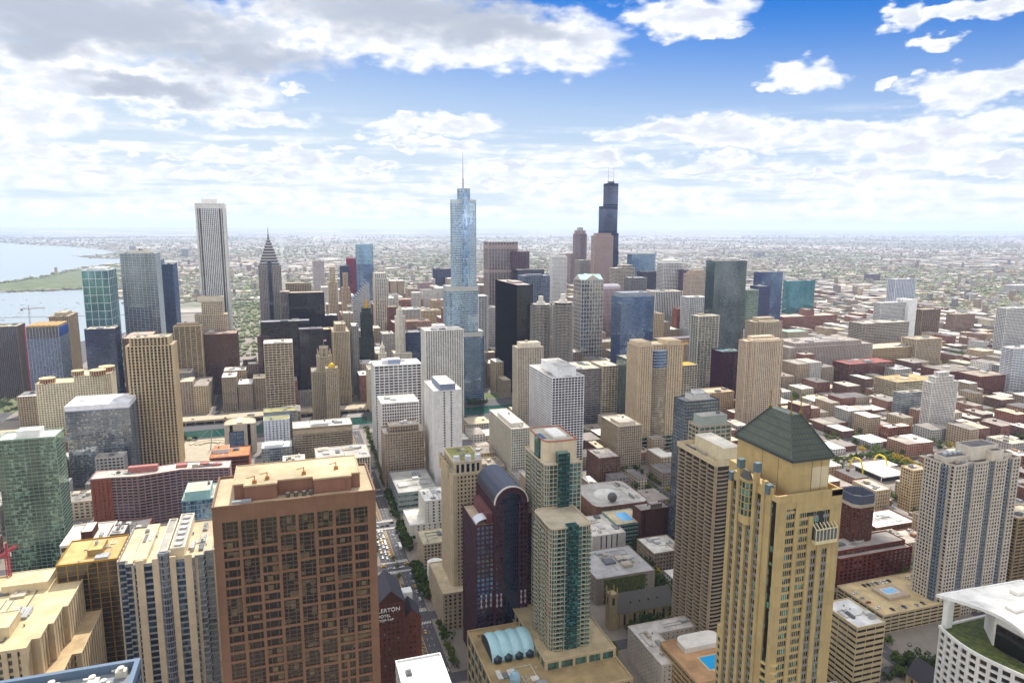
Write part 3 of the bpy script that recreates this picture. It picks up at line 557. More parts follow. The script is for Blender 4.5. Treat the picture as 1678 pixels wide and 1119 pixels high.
tower('office_block', 'narrow block with grey plant on a white roof right of the dark red roof hut', 121.7, 132.2, -560, -578.0, 85.5, 'punch', '#6f6560', 'dark', roofc='#cfcac0', units=5)
tower('turquoise_block', 'stepped office block with turquoise curved roof rims, left of the brown granite tower', 64.9, 89.5, -620, -656, 83.6, 'curt', '#8fb4b4', 'sky', roofc='#cabfa6', pent=[(0.1, 0.9, 0.3, 0.95, 7, '#9cc4c2')], units=3)
tower('construction_block', 'unfinished red brown block with orange roof decking and dark open floors', 47.2, 87.2, -830, -866, 52.4, 'band', '#8c4c34', 'black', roofc='#b9794a', fl=4, sp=0.9, ds=1.2, pent=[(0.55, 0.98, 0.0, 0.5, 4, '#c8ccd0')], units=2)
tower('white_block', 'plain white roofed building at the bottom edge beside the avenue', -59.2, -39.7, -262, -286, 122.9, 'punch', '#e0ddd8', 'dark', roofc='#ecebe6', units=1)
tower('purple_tower', 'stepped plum granite annex joined to the right of the broad purplish granite tower', -660.2, -615.1, -1880, -1924, 239.7, 'rib', '#6e4f58', 'plum', roofc='#b09a90', bay=5, pier=1.6, units=0)
tower('glass_tower', 'pale green glass tower with angled crown right of the grey green glass slab', -1012.7, -983.7, -1330, -1360, 172.1, 'curt', '#a4b8ac', 'green', roofc='#8e8a84', units=1)
tower('brick_block', 'dark brick loft block with black framed windows in front of the market block', -1160.8, -1048.1, -1085, -1129, 46.1, 'grid', '#7f4f43', 'dark', roofc='#94554a', bay=5, units=5)
tower('white_block', 'small white framed block beside the dark brick loft block', -1177.6, -1137.5, -1060, -1094, 36.0, 'grid', '#d9d5cc', 'dark', roofc='#d9d6cf')
tower('office_block', 'cream banded block with brown rooftop deck left of the big brick warehouse', -1115.0, -1026.3, -950, -1000, 41.2, 'band', '#d2c49e', 'dark', roofc='#b89c6c', units=3)
tower('stone_tower', 'pale terracotta tower with small crown left of the slanted diamond tower', -128.2, -106.2, -1800, -1830, 171.6, 'punch', '#cbb99c', 'dark', roofc='#b9ac95', tiers=[(0.2, 0.8, 0.2, 0.8, 208)], units=0)
tower('stone_tower', 'tapering tan tower directly left of the slanted diamond roof', -153.1, -135.7, -1750, -1776, 161.6, 'punch', '#c4a888', 'dark', roofc='#b9ac95', tiers=[(0.2, 0.8, 0.2, 0.8, 196)], units=0)
tower('stone_tower', 'cream office tower below the tapering tan tower beside the avenue canyon', -135.2, -115.4, -1480, -1514, 132.2, 'punch', '#cfbf9f', 'dark', roofc='#d9d6cf')
tower('stone_tower', 'beige stone block immediately left of the stepped glass skyscraper', -388.3, -351.2, -1720, -1760, 127.2, 'punch', '#c2a88a', 'dark', roofc='#b9ac95', bay=3)
tower('brick_block', 'brown brick block right of the slim cream condominium tower', -246.0, -225.3, -1600, -1630, 127.9, 'punch', '#8d6454', 'dark', roofc='#b9ac95')
tower('stone_block', 'white neoclassical block with colonnaded top behind the slender white terracotta tower', -290.4, -250.6, -1560, -1604, 126.1, 'rib', '#d3ccc0', 'dark', roofc='#d9d6cf', bay=3, pier=1.2)
tower('stone_block', 'yellowish stone block between the white colonnaded block and glass skyscraper', -358.0, -310.4, -1660, -1700, 109.7, 'punch', '#cdb892', 'dark', roofc='#b9ac95')
tower('stone_block', 'reddish tan block with brown roof behind the blue banded tower', -287.5, -236.7, -1430, -1470, 116.3, 'punch', '#aa8670', 'dark', roofc='#8f7462')
tower('brick_block', 'long pinkish brick block far behind the slender white terracotta tower', -368.7, -283.4, -1950, -2000, 107.3, 'punch', '#ac7c68', 'dark', roofc='#b99c88')
tower('stone_tower', 'pinkish tower far behind, left of the small dark blue tower', -478.6, -434.9, -2350, -2390, 119.9, 'punch', '#b39c98', 'plum', roofc='#b9ac95')
tower('stone_tower', 'pale apartment slab far behind the upper black slab', -136.1, -97.9, -2500, -2530, 189.9, 'punch', '#c9c0bc', 'plum', roofc='#d9d6cf')
def foot_of(x0, x1, y0, y1): FOOT.append((min(x0, x1), max(x0, x1), min(y0, y1), max(y0, y1)))
def rrect(x0, x1, y0, y1, r, seg=4, corners='abcd'):
    out = []
    for key, cx, cy, a0, px_, py_ in (('a', x0+r, y0+r, 180, x0, y0), ('b', x1-r, y0+r, 270, x1, y0), ('c', x1-r, y1-r, 0, x1, y1), ('d', x0+r, y1-r, 90, x0, y1)):
        if key in corners: out += [(cx+r*math.cos(R(a0+90*k/seg)), cy+r*math.sin(R(a0+90*k/seg))) for k in range(seg+1)]
        else: out.append((px_, py_))
    return out
def part(mb, name, mats, parent): return mb.build(name, mats, parent)
def text_mesh(body, size, depth=.12):
    cu = bpy.data.curves.new('lettering', 'FONT'); cu.body = body; cu.size = size; cu.extrude = depth; cu.align_x = 'CENTER'
    o = bpy.data.objects.new('lettering', cu); COL.objects.link(o)
    me = bpy.data.meshes.new_from_object(o.evaluated_get(bpy.context.evaluated_depsgraph_get()))
    bpy.data.objects.remove(o); return me

# ---- brown granite tower in front: panels of differing window sizes
def granite_front():
    x0, x1, yn, ys, H = -26.3, 24.8, -234.7, -263.0, 223.0
    foot_of(x0, x1, ys, yn)
    root = thing('granite_tower', 'massive reddish brown granite tower with mixed large and small windows, nearest in the lower left', 'tower', ((x0+x1)/2, (yn+ys)/2, 0))
    w2, d2 = (x1-x0)/2, (yn-ys)/2
    poly = rect(-w2, w2, -d2, d2); gran = wall('#7b5d49', .6)
    g = MB(); g.prism(poly, 0, H-.02, 0, bay=1.7, fl=3.35); g.build('glazing', glass('brown'), root)
    f = MB(); thin = MB(); r = random.Random(4)
    fl = 3.35; nf = int((H-4.4)/fl)
    for fi, (a, b) in enumerate(((poly[0], poly[1]), (poly[1], poly[2]), (poly[2], poly[3]), (poly[3], poly[0]))):
        a, b = np.array(a), np.array(b); L = np.linalg.norm(b-a); t = (b-a)/L; n = np.array([t[1], -t[0]])
        ncol = 8 if fi in (0, 2) else 6
        cw = (L-3.0)/ncol
        edges = [1.5+k*cw for k in range(ncol+1)]
        # corner and column piers
        for k, e in enumerate(edges):
            hw = .52 if k not in (0, ncol) else .8
            s0, s1 = e-hw, e+hw
            if k == 0: s0 = 0
            if k == ncol: s1 = L+.55
            f.along(a, t, n, s0, s1, -.05, .55, 0, H-4.6)
        f.along(a, t, n, 0, L+.55, -.05, .52, H-4.6, H-.04)
        for c in range(ncol):
            c0, c1 = edges[c]+.52, edges[c+1]-.52
            split_at = r.choice([.50, .56, .64, .7, .74])*nf if c not in (3, 4) else .40*nf
            j = nf
            while j > 0:
                z1 = H-4.6-(nf-j)*fl
                tall = 1
                if j > split_at: tall = r.choice([1]*10+[2, 3]) if j < nf-1 else r.choice([2, 2, 3])
                if c in (3, 4) and j > .56*nf: tall = r.choice([2, 3])
                tall = min(tall, j); z0 = z1-tall*fl
                f.along(a, t, n, c0, c1, -.05, .46, z0, z0+.85)
                if j <= split_at:      # small paired windows with a pier between
                    m = (c0+c1)/2; f.along(a, t, n, m-.5, m+.5, -.05, .5, z0+.85, z1)
                    for q in (.25, .75): thin.along(a, t, n, c0+(c1-c0)*q-.07, c0+(c1-c0)*q+.07, -.05, .2, z0+.85, z1)
                elif r.random() < .0:
                    f.along(a, t, n, c0, c1, -.05, .30, z0+.85, z1)        # blank granite panel
                else:
                    for q in ((.26, .74) if tall > 1 else (.25, .8)): thin.along(a, t, n, c0+(c1-c0)*q-.11, c0+(c1-c0)*q+.11, -.05, .22, z0+.85, z1)
                    if tall > 1:
                        zz = z0+2.0
                        while zz < z1-.4: thin.along(a, t, n, c0, c1, -.05, .24, zz, zz+.24); zz += 1.6
                j -= tall
    f.build('facade_frame', gran, root); thin.build('window_frame', plain('#5e4a40', .5), root)
    roof_mesh(poly, H, .62, 1.0, .6).build('roof', [gran, roofm('#b3a283')], root)
    # two step penthouse with granite panels
    pw = MB(); px0, px1, pys, pyn = -w2+4.0, w2-6.0, -d2+3.2, d2-3.6
    pp = [(px0, pys), (px1, pys), (px1, pyn-2.4), (px1-3.4, pyn-2.4), (px1-3.4, pyn), (6.0, pyn), (6.0, pyn-2.6), (-6.0, pyn-2.6), (-6.0, pyn), (px0+3.2, pyn), (px0+3.2, pyn-2.2), (px0, pyn-2.2)]
    pw.prism(pp, H+.25, H+5.2, 0)
    for x in np.linspace(px0+5, px1-5, 7):
        if abs(x) > 6.5: pw.box(x-.2, x+.2, pyn-.05, pyn+.12, H+.3, H+4.9)
    pw.build('penthouse', wall('#85604f', .6), root)
    roof_mesh(pp, H+5.2, .25, .55, .35).build('penthouse_roof', [wall('#b9a283'), roofm('#bdab88')], root)
    for (x, y) in ((-3, 4), (9, 5.5), (-14, 2), (13, 8)):
        m = MB(); m.box(x-.7, x+.7, y-.6, y+.6, H+5.45, H+6.5); m.beam((x, y, H+6.5), (x, y, H+8), .16); m.beam((x, y, H+7.8), (x+2.4, y+.8, H+7.6), .12)
        m.build('davit', plain('#a5702e', .6), root)
    for x in (-5, -2.6, 0, 2.6):
        m = MB(); m.lathe([(.7, H+.3), (.9, H+2.0), (.3, H+2.1)], x, pyn+.2, 8); m.build('rooftop_fan', plain('#55504c'), root)
    m = MB(); m.box(w2-11.5, w2-5.5, d2-3.0, d2-1.2, H+.3, H+1.4); m.build('skylight', plain('#9aa0a2', .3), root)
granite_front()

# ---- tan tower with bowed glass bays, left of the granite tower
def bay_tower():
    x0, x1, ys, yn, H = 41.0, 84.0, -412.0, -364.0, 148.0
    foot_of(x0, x1, ys, yn)
    root = thing('apartment_tower', 'tan stone tower with bowed dark glass bays, between gold slab and granite tower', 'tower', ((x0+x1)/2, (yn+ys)/2, 0))
    w2, d2 = (x1-x0)/2, (yn-ys)/2
    poly = [(-w2, -d2), (w2, -d2), (w2, d2-6), (w2-4, d2-6), (w2-4, d2-2), (w2-8, d2-2), (w2-8, d2), (-w2+8, d2), (-w2+8, d2-2), (-w2+4, d2-2), (-w2+4, d2-6), (-w2, d2-6)]
    S = sty('band', bay=4.2, pier=0.0, fl=3.3, sp=.9, ds=.25, dp=.3, panes=3)
    block(root, poly, 0, H, S, '#8f8c88', 'grey', '#cdbb98', 1.2)
    st = MB(); n = (0, 1)
    def pier(xa, xb, y, h): st.box(xa, xb, y-.1, y+.9, 0, h)
    for xa, xb in ((-12.6, -9.2), (-5.2, -2.4), (2.4, 5.4), (9.2, 12.6)): pier(xa, xb, d2, H+3.2)
    for xa, xb in ((w2-8, w2-6.6), (-w2+6.6, -w2+8)): pier(xa, xb, d2-2, H)
    for k, y in enumerate(np.linspace(-d2+2, d2-8, 9)):
        st.box(-w2-.9, -w2+.1, y-1.2, y+1.2, 0, H+.8); st.box(w2-.1, w2+.9, y-1.2, y+1.2, 0, H+.8)
    st.build('stone_pier', wall('#cbb595'), root)
    bowp = [(-2.4, d2-.5)]+[(2.4*math.cos(R(a)), d2+2.2*math.sin(R(a))) for a in range(0, 181, 30)][::1]+[(-2.4, d2-.4)]
    bowp = [(2.4*math.cos(R(a)), d2+2.0*math.sin(R(a))) for a in range(-10, 191, 25)]
    S2 = sty('band', bay=1.6, pier=.12, fl=3.3, sp=.7, ds=.22, dp=.25, panes=1)
    block(root, bowp, 0, H+5, S2, '#8e8f92', 'grey', roof=True, names=('bay_frame', 'bay_window', 'bay_roof'))
    for (xa, xb, h, nm) in ((-7.5, -1.2, 5.2, 1), (1.0, 5.0, 3.0, 0)):
        p = rect(xa-1.5, xb-1.5, -d2+1, d2-3); m = MB(); m.prism(p, H+.25, H+h, 0); m.build('penthouse', wall('#d9c8a6'), root)
        roof_mesh(p, H+h, .2, 1.0, .5).build('penthouse_roof', [wall('#e0d4bc'), roofm('#a9a399')], root)
    for y in np.linspace(-d2+6, d2-7, 6):
        m = MB(); m.lathe([(1.7, H+5.5), (1.9, H+6.6), (1.2, H+6.8)], -5.8, y, 12); m.build('rooftop_fan', plain('#b9b9b6', .5), root)
    m = MB(); p = rect(w2-13, w2-7, -d2+1, d2-3); m.prism(p, H+.25, H+2.2, 0); m.build('roof_ledge', wall('#d4c09a'), root)
    roof_units(root, rect(-w2+2, -8, -d2+3, d2-6), H, 7, 5); roof_units(root, rect(6, w2-4, -d2+3, d2-6), H, 6, 15)
bay_tower()

# ---- stepped stone hospital wing, bottom left
def hospital():
    H = 95.0; x0, x1, ys, yn = 128.0, 178.0, -488.0, -398.0
    foot_of(x0, x1, ys, yn)
    root = thing('hospital_block', 'stepped tan stone block with ribbed walls and big bare flat roof, bottom left corner', 'building', (x0, ys, 0))
    W, D = x1-x0, yn-ys
    S = sty('rib', bay=4.6, pier=2.6, fl=4.2, sp=1.6, dp=1.0, ds=.3, panes=1)
    base = [(-9, -4), (W, -4), (W, D+5), (6, D+5), (6, D), (-4, D), (-4, D-24), (-9, D-24)]
    block(root, base, 0, 74, S, '#c7b28e', 'dark', '#c0a67c', 1.0)
    up = [(0, 0), (W, 0), (W, D), (9, D), (9, D-8), (5, D-8), (5, D-22), (2.5, D-22), (2.5, D-40), (0, D-40)]
    block(root, up, 74, H, S, '#cdb996', 'dark', '#cbb88e', 1.4)
    for (a, b, c, d, h) in ((20, 48, D-32, D-14, 6), (16, 40, 6, 24, 5)):
        m = MB(); m.prism(rect(a, b, c, d), H+.25, H+h, 0); m.build('penthouse', wall('#d1bf9c'), root)
        roof_mesh(rect(a, b, c, d), H+h, .2, .7, .4).build('penthouse_roof', [wall('#d8c9a8'), roofm('#cdbb94')], root)
    roof_units(root, rect(12, W-4, 6, D-8), H, 8, 3, 2.2)
    for k in range(5):
        m = MB(); m.box(5+k*3.6, 7.6+k*3.6, 3, 7+(k % 2)*3, H+.3, H+2.6); m.lathe([(1.0, H+2.6), (1.1, H+3.2)], 6.3+k*3.6, 5, 8); m.build('rooftop_unit', wall('#9b9ea0'), root)
hospital()

def steel_roof():
    H = 136.0; foot_of(60, 122, -304, -255)
    root = thing('office_block', 'block with blue grey steel roof rim around open machinery, at the bottom left edge', 'building', (92, -300, 0))
    p = [(-28, -2), (34, -32), (34, 30), (-28, 30)]
    p = [(-28, -2), (26, -2), (26, 42), (-28, 42)]
    block(root, p, 0, H-4, sty('curt', fl=4, bay=4), '#566b80', 'blue', '#8c9096', .4)
    m = MB(); o = offset(p, .3); q = offset(p, -1.6)
    for i in range(4):
        j = (i+1) % 4
        m.poly([(*o[i], H-4.2), (*o[j], H-4.2), (*o[j], H), (*o[i], H)]); m.poly([(*o[i], H), (*o[j], H), (*q[j], H), (*q[i], H)]); m.poly([(*q[j], H-4), (*q[i], H-4), (*q[i], H), (*q[j], H)])
    m.build('roof_rim', plain('#5c7186', .45), root)
    for k in range(9):
        m = MB(); x = -24+k*4.8; y = 1.5+(k*7 % 11); m.box(x, x+4, y, y+3, H-3.6, H-.9-(k % 3)*.6); m.lathe([(.8, H-.9), (1.3, H+.3), (.9, H+.4)], x+2, y+1.5, 10); m.beam((x, y-1, H-2.6), (x+6, y-1, H-2.2), .35)
        m.build('rooftop_unit', wall(['#d9d3c2', '#b9b8b0', '#e2dccb'][k % 3]), root)
steel_roof()

# ---- long zig zag brick apartment block
def chevron():
    H = 74.0; foot_of(52, 184, -770, -722)
    root = thing('apartment_block', 'long zigzag brick apartment block with pink grey balconies and brown end wall', 'building', (60, -730, 0))
    p = [(124, -24), (124, 0), (105, 0), (82, 3.5), (44, -4.5), (0, 3.5), (0, -18), (44, -26), (82, -18)]
    p = [(0, -18), (44, -26), (82, -18), (122, -24), (122, 0), (106, 0), (82, 4), (44, -4.5), (0, 3.5)]
    S = sty('balc', bay=5.2, fl=2.95, sp=1.15, pier=.9, ds=.9, dp=.75, panes=2)
    block(root, p, 0, H, S, '#9c807c', 'plum', '#c2b5a6', 1.0)
    f = MB(); facade(f, rect(106, 122.2, -24, .3), 0, H-.5, sty('punch', bay=4, pier=2.4, fl=2.95, dp=1.0, ds=.95), edges=[2]); f.build('brick_end', wall('#8d4f38'), root)
    for (a, b, c, d, h) in ((66, 92, -14, -8, 6), (20, 28, -15, -9, 3), (40, 50, -18, -11, 3), (8, 16, -12, -6, 2.5)):
        m = MB(); m.box(a, b, c, d, H+.25, H+h); m.build('penthouse', wall('#a8716a'), root)
    roof_units(root, rect(2, 40, -16, -4), H, 5, 3); roof_units(root, rect(86, 118, -18, -4), H, 4, 8)
chevron()

# ---- cream hotel with brown drums
def drum_hotel():
    foot_of(228, 322, -1100, -1050)
    root = thing('hotel_block', 'cream stepped hotel with brown slatted drums on its roof, near the lake', 'building', (230, -1060, 0))
    S = sty('punch', bay=3.2, pier=1.5, fl=3.1, sp=1.5)
    block(root, [(42, -30), (88, -30), (88, 0), (42, 0)], 0, 103, S, '#dccfae', 'dark', '#d8ca9e')
    block(root, [(0, -34), (42, -34), (42, 4), (8, 4), (0, -6)], 0, 112, S, '#dccfae', 'dark', '#d8ca9e')
    for (x, y, h, r_) in ((76, -8, 103, 9), (38, -2, 112, 7), (14, 0, 112, 9.5), (8, -24, 112, 9.5)):
        m = MB(); m.lathe([(r_, h+.3), (r_, h+6.5)], x, y, 20, smooth=False)
        for k in range(20):
            a = 2*math.pi*k/20; m.beam((x+(r_+.15)*math.cos(a), y+(r_+.15)*math.sin(a), h+.3), (x+(r_+.15)*math.cos(a), y+(r_+.15)*math.sin(a), h+6.2), .3, 1)
        m.lathe([(r_+.6, h+6.2), (r_+.6, h+7.2)], x, y, 20, 1, smooth=False)
        m.build('roof_drum', [plain('#7e4030'), wall('#cdb98e')], root)
drum_hotel()

# ---- museum with round roof
def museum():
    foot_of(42, 90, -1050, -1005)
    root = thing('museum_block', 'limestone block with semicircular flat roof and large dark window by the river fountain', 'building', (66, -1010, 0))
    p = [(-20, -6)]+[(20*math.cos(R(a)), -14+24*math.sin(R(a))) for a in range(180, 361, 15)]+[(20, 0), (-20, 0)]
    block(root, p, 0, 41, sty('punch', bay=14, pier=13.4, fl=41, sp=0, dp=.3, ds=.2), '#c4b8a4', 'dark', '#c9b896', 1.0)
    m = MB(); m.box(-4, 14, -.5, .6, 8, 32); m.build('window', glass('blue'), root)
    f = MB()
    for z in (8, 14, 20, 26, 31.4): f.box(-4.2, 14.2, .5, .9, z, z+.6)
    for x in (-4.3, 5, 13.9): f.box(x, x+.5, .5, .95, 8, 32)
    f.build('window_frame', plain('#39424c'), root)
    m = MB(); m.box(-3, 4, -30, -4, 41.3, 43.4); m.build('penthouse', wall('#d9cdb6'), root)
museum()

# ---- diamond spired tower
def spired():
    foot_of(0, 48, -1530, -1488)
    root = thing('spired_tower', 'grey granite tower with chevron pointed top and slim spire, left of the avenue', 'tower', (24.5, -1510, 0))
    S = sty('rib', bay=3.2, pier=1.3, fl=3.8, sp=1.3, dp=.7, ds=.5)
    c = 5.0
    p = [(-21+c, -19), (21-c, -19), (21, -19+c), (21, 19-c), (21-c, 19), (-21+c, 19), (-21, 19-c), (-21, -19+c)]
    block(root, p, 0, 232, S, '#9b948f', 'plum', '#8f8a88', 0.8)
    f = MB(); f.box(-3.5, 3.5, 18.6, 20.0, 60, 240); f.build('glass_strip', glass('navy'), root)
    z = 232
    for k in range(10):
        s_ = 1-(k+1)/11.0; q = [(a*s_, b*s_) for a, b in p]
        block(root, q, z, z+5.6, sty('band', bay=30, pier=0, fl=5.6, sp=2.6, ds=.7), '#c4c0bc', 'plum', '#8f8a88', .3, names=('crown_frame', 'crown_glazing', 'crown_roof')); z += 5.6
    m = MB(); m.lathe([(2.0, z), (.9, z+6), (.25, z+20)], 0, 0, 8); m.build('spire', plain('#6d7078', .4, .5), root)
spired()

def gothic():
    foot_of(-77, -36, -1176, -1138)
    root = thing('gothic_tower', 'ornate grey stone gothic tower with pinnacled crown beside the avenue', 'tower', (-57, -1157, 0))
    S = sty('rib', bay=2.6, pier=1.3, fl=3.7, sp=1.3, dp=.9, ds=.3)
    block(root, rect(-20, 20, -18, 18), 0, 82, S, '#a99a82', 'dark', '#9d9788')
    block(root, [(-11+3, -11), (11-3, -11), (11, -8), (11, 8), (8, 11), (-8, 11), (-11, 8), (-11, -8)], 82, 104, S, '#b0a188', 'dark', '#a59f90', 2.0)
    o = ngon(0, 0, 7, 8, R(22.5)); block(root, o, 104, 118, sty('rib', bay=2.4, pier=1.2, fl=7, sp=1, dp=.6, ds=.2), '#b8a98f', 'dark', '#a59f90', 2.2)
    for k in range(8):
        a = R(45*k+22.5); m = MB(); x, y = 10.5*math.cos(a), 10.5*math.sin(a)
        m.beam((x, y, 100), (x, y, 112), .8); m.lathe([(1.0, 112), (.15, 117)], x, y, 6); m.beam((x, y, 109), (x*.62, y*.62, 113), .45); m.build('buttress', wall('#b5a68c'), root)
    m = MB(); m.beam((0, 0, 118), (0, 0, 132), .22); m.build('flagpole', plain('#8b8b8b'), root)
    m = MB(); m.poly([(0, .1, 131.6), (-3.2, .1, 131.6), (-3.2, .1, 131.0), (0, .1, 131.0)], 0)
    for k in range(5): m.box(-4.6, -.25, -.05, .05, 128+k*.72, 128.7+k*.72, k % 2)
    m.box(-1.9, -.25, .05, .1, 130.0, 131.6, 2); m.build('flag', [plain('#a8323a'), plain('#e4e2de'), plain('#2c3c6c')], root)
gothic()

def slanted():
    foot_of(-175, -137, -1558, -1520)
    root = thing('diamond_tower', 'white banded tower with steeply slanted diamond roof, behind the dark green gold tipped tower', 'tower', (-156, -1538, 0))
    g, f = MB(), MB(); fl = 4.2
    for k in range(int(194/fl)):
        z = k*fl; lim = 18.0 if z < 153 else 18-36*(z-153)/41.0
        if lim < -17: break
        g.box(-17.6, lim-.4, -17.6, 17.6, z+1.6, z+fl); f.box(-18, lim, -18, 18, z, z+1.75)
    f.build('facade_frame', wall('#e2e0da'), root); g.build('glazing', glass('navy'), root)
slanted()

def heritage():
    foot_of(-240, -205, -1728, -1688)
    root = thing('condo_tower', 'tall slim cream condominium tower with broad grey window bays right of the slanted diamond roof', 'tower', (-222, -1708, 0))
    S = sty('grid', bay=5, pier=1.6, fl=3.3, sp=1.1)
    block(root, rect(-16, 16, -18, 18), 0, 186, S, '#d8cdb8', 'grey', '#cfc8ba')
    block(root, rect(-13, 15, -16, 16), 186, 199, S, '#ddd3c0', 'grey', '#cfc8ba')
heritage()

def gold_tip():
    foot_of(-168, -112, -1402, -1368)
    root = thing('green_tower', 'very dark green stone tower with gold tipped top', 'tower', (-151, -1385, 0))
    S = sty('rib', bay=2.6, pier=1.3, fl=3.7, sp=1.2, dp=.6, ds=.2)
    block(root, rect(-11, 31, -15, 15), 0, 98, S, '#2b3a34', 'black', '#4a5048')
    block(root, rect(-10, 10, -12, 12), 98, 142, S, '#2b3a34', 'black', '#4a5048')
    block(root, rect(-7.5, 7.5, -9, 9), 142, 153, S, '#33443b', 'black', '#4a5048')
    m = MB(); m.lathe([(4.5, 153), (4.2, 159), (3.0, 160), (2.6, 167), (.6, 169), (.4, 172)], 0, 0, 8, smooth=False); m.build('gold_cap', plain('#c9981e', .35, .6), root)
gold_tip()

def slim_white():
    foot_of(-218, -182, -1320, -1280)
    root = thing('white_tower', 'slender white terracotta tower with tapering octagonal top, right of the avenue', 'tower', (-203, -1300, 0))
    S = sty('punch', bay=2.4, pier=1.2, fl=3.5, sp=1.5)
    block(root, rect(-18, 14, -18, 18), 0, 78, S, '#d9cfbc', 'dark', '#cfc6b4')
    block(root, ngon(0, 0, 9.5, 8, R(22.5)), 78, 146, S, '#e0d8c8', 'dark', '#cfc6b4')
    block(root, ngon(0, 0, 6.5, 8, R(22.5)), 146, 158, S, '#e6dfd0', 'dark', '#cfc6b4')
    m = MB(); m.lathe([(5, 158), (3.5, 162), (.4, 166)], 0, 0, 8, smooth=False); m.build('cap', wall('#d2c8b4'), root)
slim_white()

def clock():
    foot_of(-185, -128, -1225, -1178)
    root = thing('clock_building', 'cream terracotta office building with a tiered clock tower at the river end of the avenue', 'building', (-156, -1200, 0))
    S = sty('punch', bay=2.8, pier=1.3, fl=3.6, sp=1.6)
    block(root, rect(-26, 26, -20, 20), 0, 72, S, '#ddd3bd', 'dark', '#a59d8c')
    block(root, rect(-6, 6, -6, 6), 72, 96, S, '#e6ddca', 'dark', '#cfc6b4')
    block(root, ngon(0, 0, 4.6, 8, R(22.5)), 96, 106, S, '#e8e0d0', 'dark', '#cfc6b4')
    m = MB(); m.lathe([(3.6, 106), (3.0, 110), (1.6, 112), (.3, 118)], 0, 0, 8, smooth=False); m.build('lantern', wall('#e2d9c4'), root)
    for (ang) in (90, 0):
        m = MB(); n_ = 20; c, s_ = math.cos(R(ang)), math.sin(R(ang))
        m.poly([(c*6.75+math.sin(2*math.pi*k/n_)*-s_*2.6, s_*6.75+math.sin(2*math.pi*k/n_)*c*2.6, 86+2.6*math.cos(2*math.pi*k/n_)) for k in range(n_)]); m.build('clock_face', plain('#f0ead8'), root)
clock()

# ---- stepped glass skyscraper with rounded corners and mast
def stepped_glass():
    foot_of(-335, -262, -1220, -1176)
    root = thing('stepped_skyscraper', 'tall silvery blue glass skyscraper with rounded setbacks and a thin mast', 'skyscraper', (-300, -1198, 0))
    S = sty('curt', bay=2.6, fl=3.9, sp=1.15, pier=.22, ds=.16, dp=.24, panes=1)
    band = plain('#b9b9b4', .35, .3)
    def tier(p, z0, z1, gl, wc, names=('facade_frame', 'glazing', 'roof')):
        block(root, p, z0, z1, S, wc, gl, '#cfcab4', 1.2, names=names)
        m = MB(); o = offset(p, .5); q = offset(p, .1); m.prism(o, z1-8, z1-.2, 0, top=True, bottom=True); m.build('cornice_band', band, root)
    tier(rrect(-33, 35, -18, 18, 7), 0, 129, 'blue', '#74899a')
    tier(rrect(-21, 35, -17, 17, 10, corners='bc'), 129, 209, 'sky', '#a3b4bc')
    block(root, rrect(-21, 21, -16, 16, 10), 209, 350, S, '#bccbd2', 'sky', '#cfcab4', 6)
    block(root, rrect(-9, 9, -10, 17.6, 6), 209, 374, sty('curt', bay=2.6, fl=7, sp=.3, panes=1), '#a8c0d8', 'sky', '#aab4bc', .6, names=('core_frame', 'core_glazing', 'core_roof'))
    m = MB(); m.lathe([(1.7, 374), (1.4, 392), (.75, 393), (.3, 436)], 0, 0, 10); m.build('mast', plain('#a9a7b0', .4, .4), root)
stepped_glass()

# ---- tapered black skyscraper with twin antennas
def tapered():
    foot_of(-1125, -1025, -2320, -2228)
    root = thing('black_skyscraper', 'tallest dark blue black skyscraper of stepped square tubes with two white antennas', 'skyscraper', (-1089, -2256, 0)); root.scale = (.68, .68, 1)
    S = sty('mies', bay=5, pier=.7, fl=3.9, sp=1.1)
    for p, z0, z1 in ((rect(-42, 52, -50, 22), 0, 225), (rect(-38, 52, -42, 24), 225, 287), (rect(-28, 52, -24, 26), 287, 378), (rect(-28, 29, -24, 26.5), 378, 455)):
        block(root, p, z0, z1, S, '#1e2644', 'navy', '#3a3c48', .5, bands=[(z1-9, z1-.5), (z0+2, z0+8)])
    m = MB(); m.box(-12, 14, -12, 14, 455.2, 462); m.build('penthouse', plain('#2c3046'), root)
    for x in (-14, 16):
        m = MB(); m.lathe([(2.6, 455.3), (2.4, 470), (1.5, 471), (1.2, 500), (.5, 501), (.3, 531)], x, 0, 8); m.build('antenna', plain('#c9c9cc', .5), root)
tapered()

def octagon_crown():
    foot_of(-1080, -1020, -2450, -2398)
    root = thing('crown_tower', 'pinkish grey octagonal tower with drum crown, left of the tapered black skyscraper', 'tower', (-1050, -2425, 0))
    S = sty('rib', bay=3.4, pier=1.3, fl=3.9, sp=1.1, dp=.6, ds=.3)
    block(root, rect(-8, 46, -22, 22), 0, 210, S, '#ab9794', 'plum', '#a0948e')
    block(root, ngon(0, 0, 25, 8, R(22.5)), 0, 282, S, '#9d8a8c', 'plum', '#a0948e')
    for k in range(4):
        m = MB(); a = R(45+90*k); m.lathe([(5, 282), (5, 295)], 17*math.cos(a), 17*math.sin(a), 10); m.build('crown_drum', wall('#a88f8c'), root)
    m = MB(); m.lathe([(11, 282), (11, 306)], 0, 0, 14); m.build('crown_lantern', wall('#b9b6b4'), root)
octagon_crown()

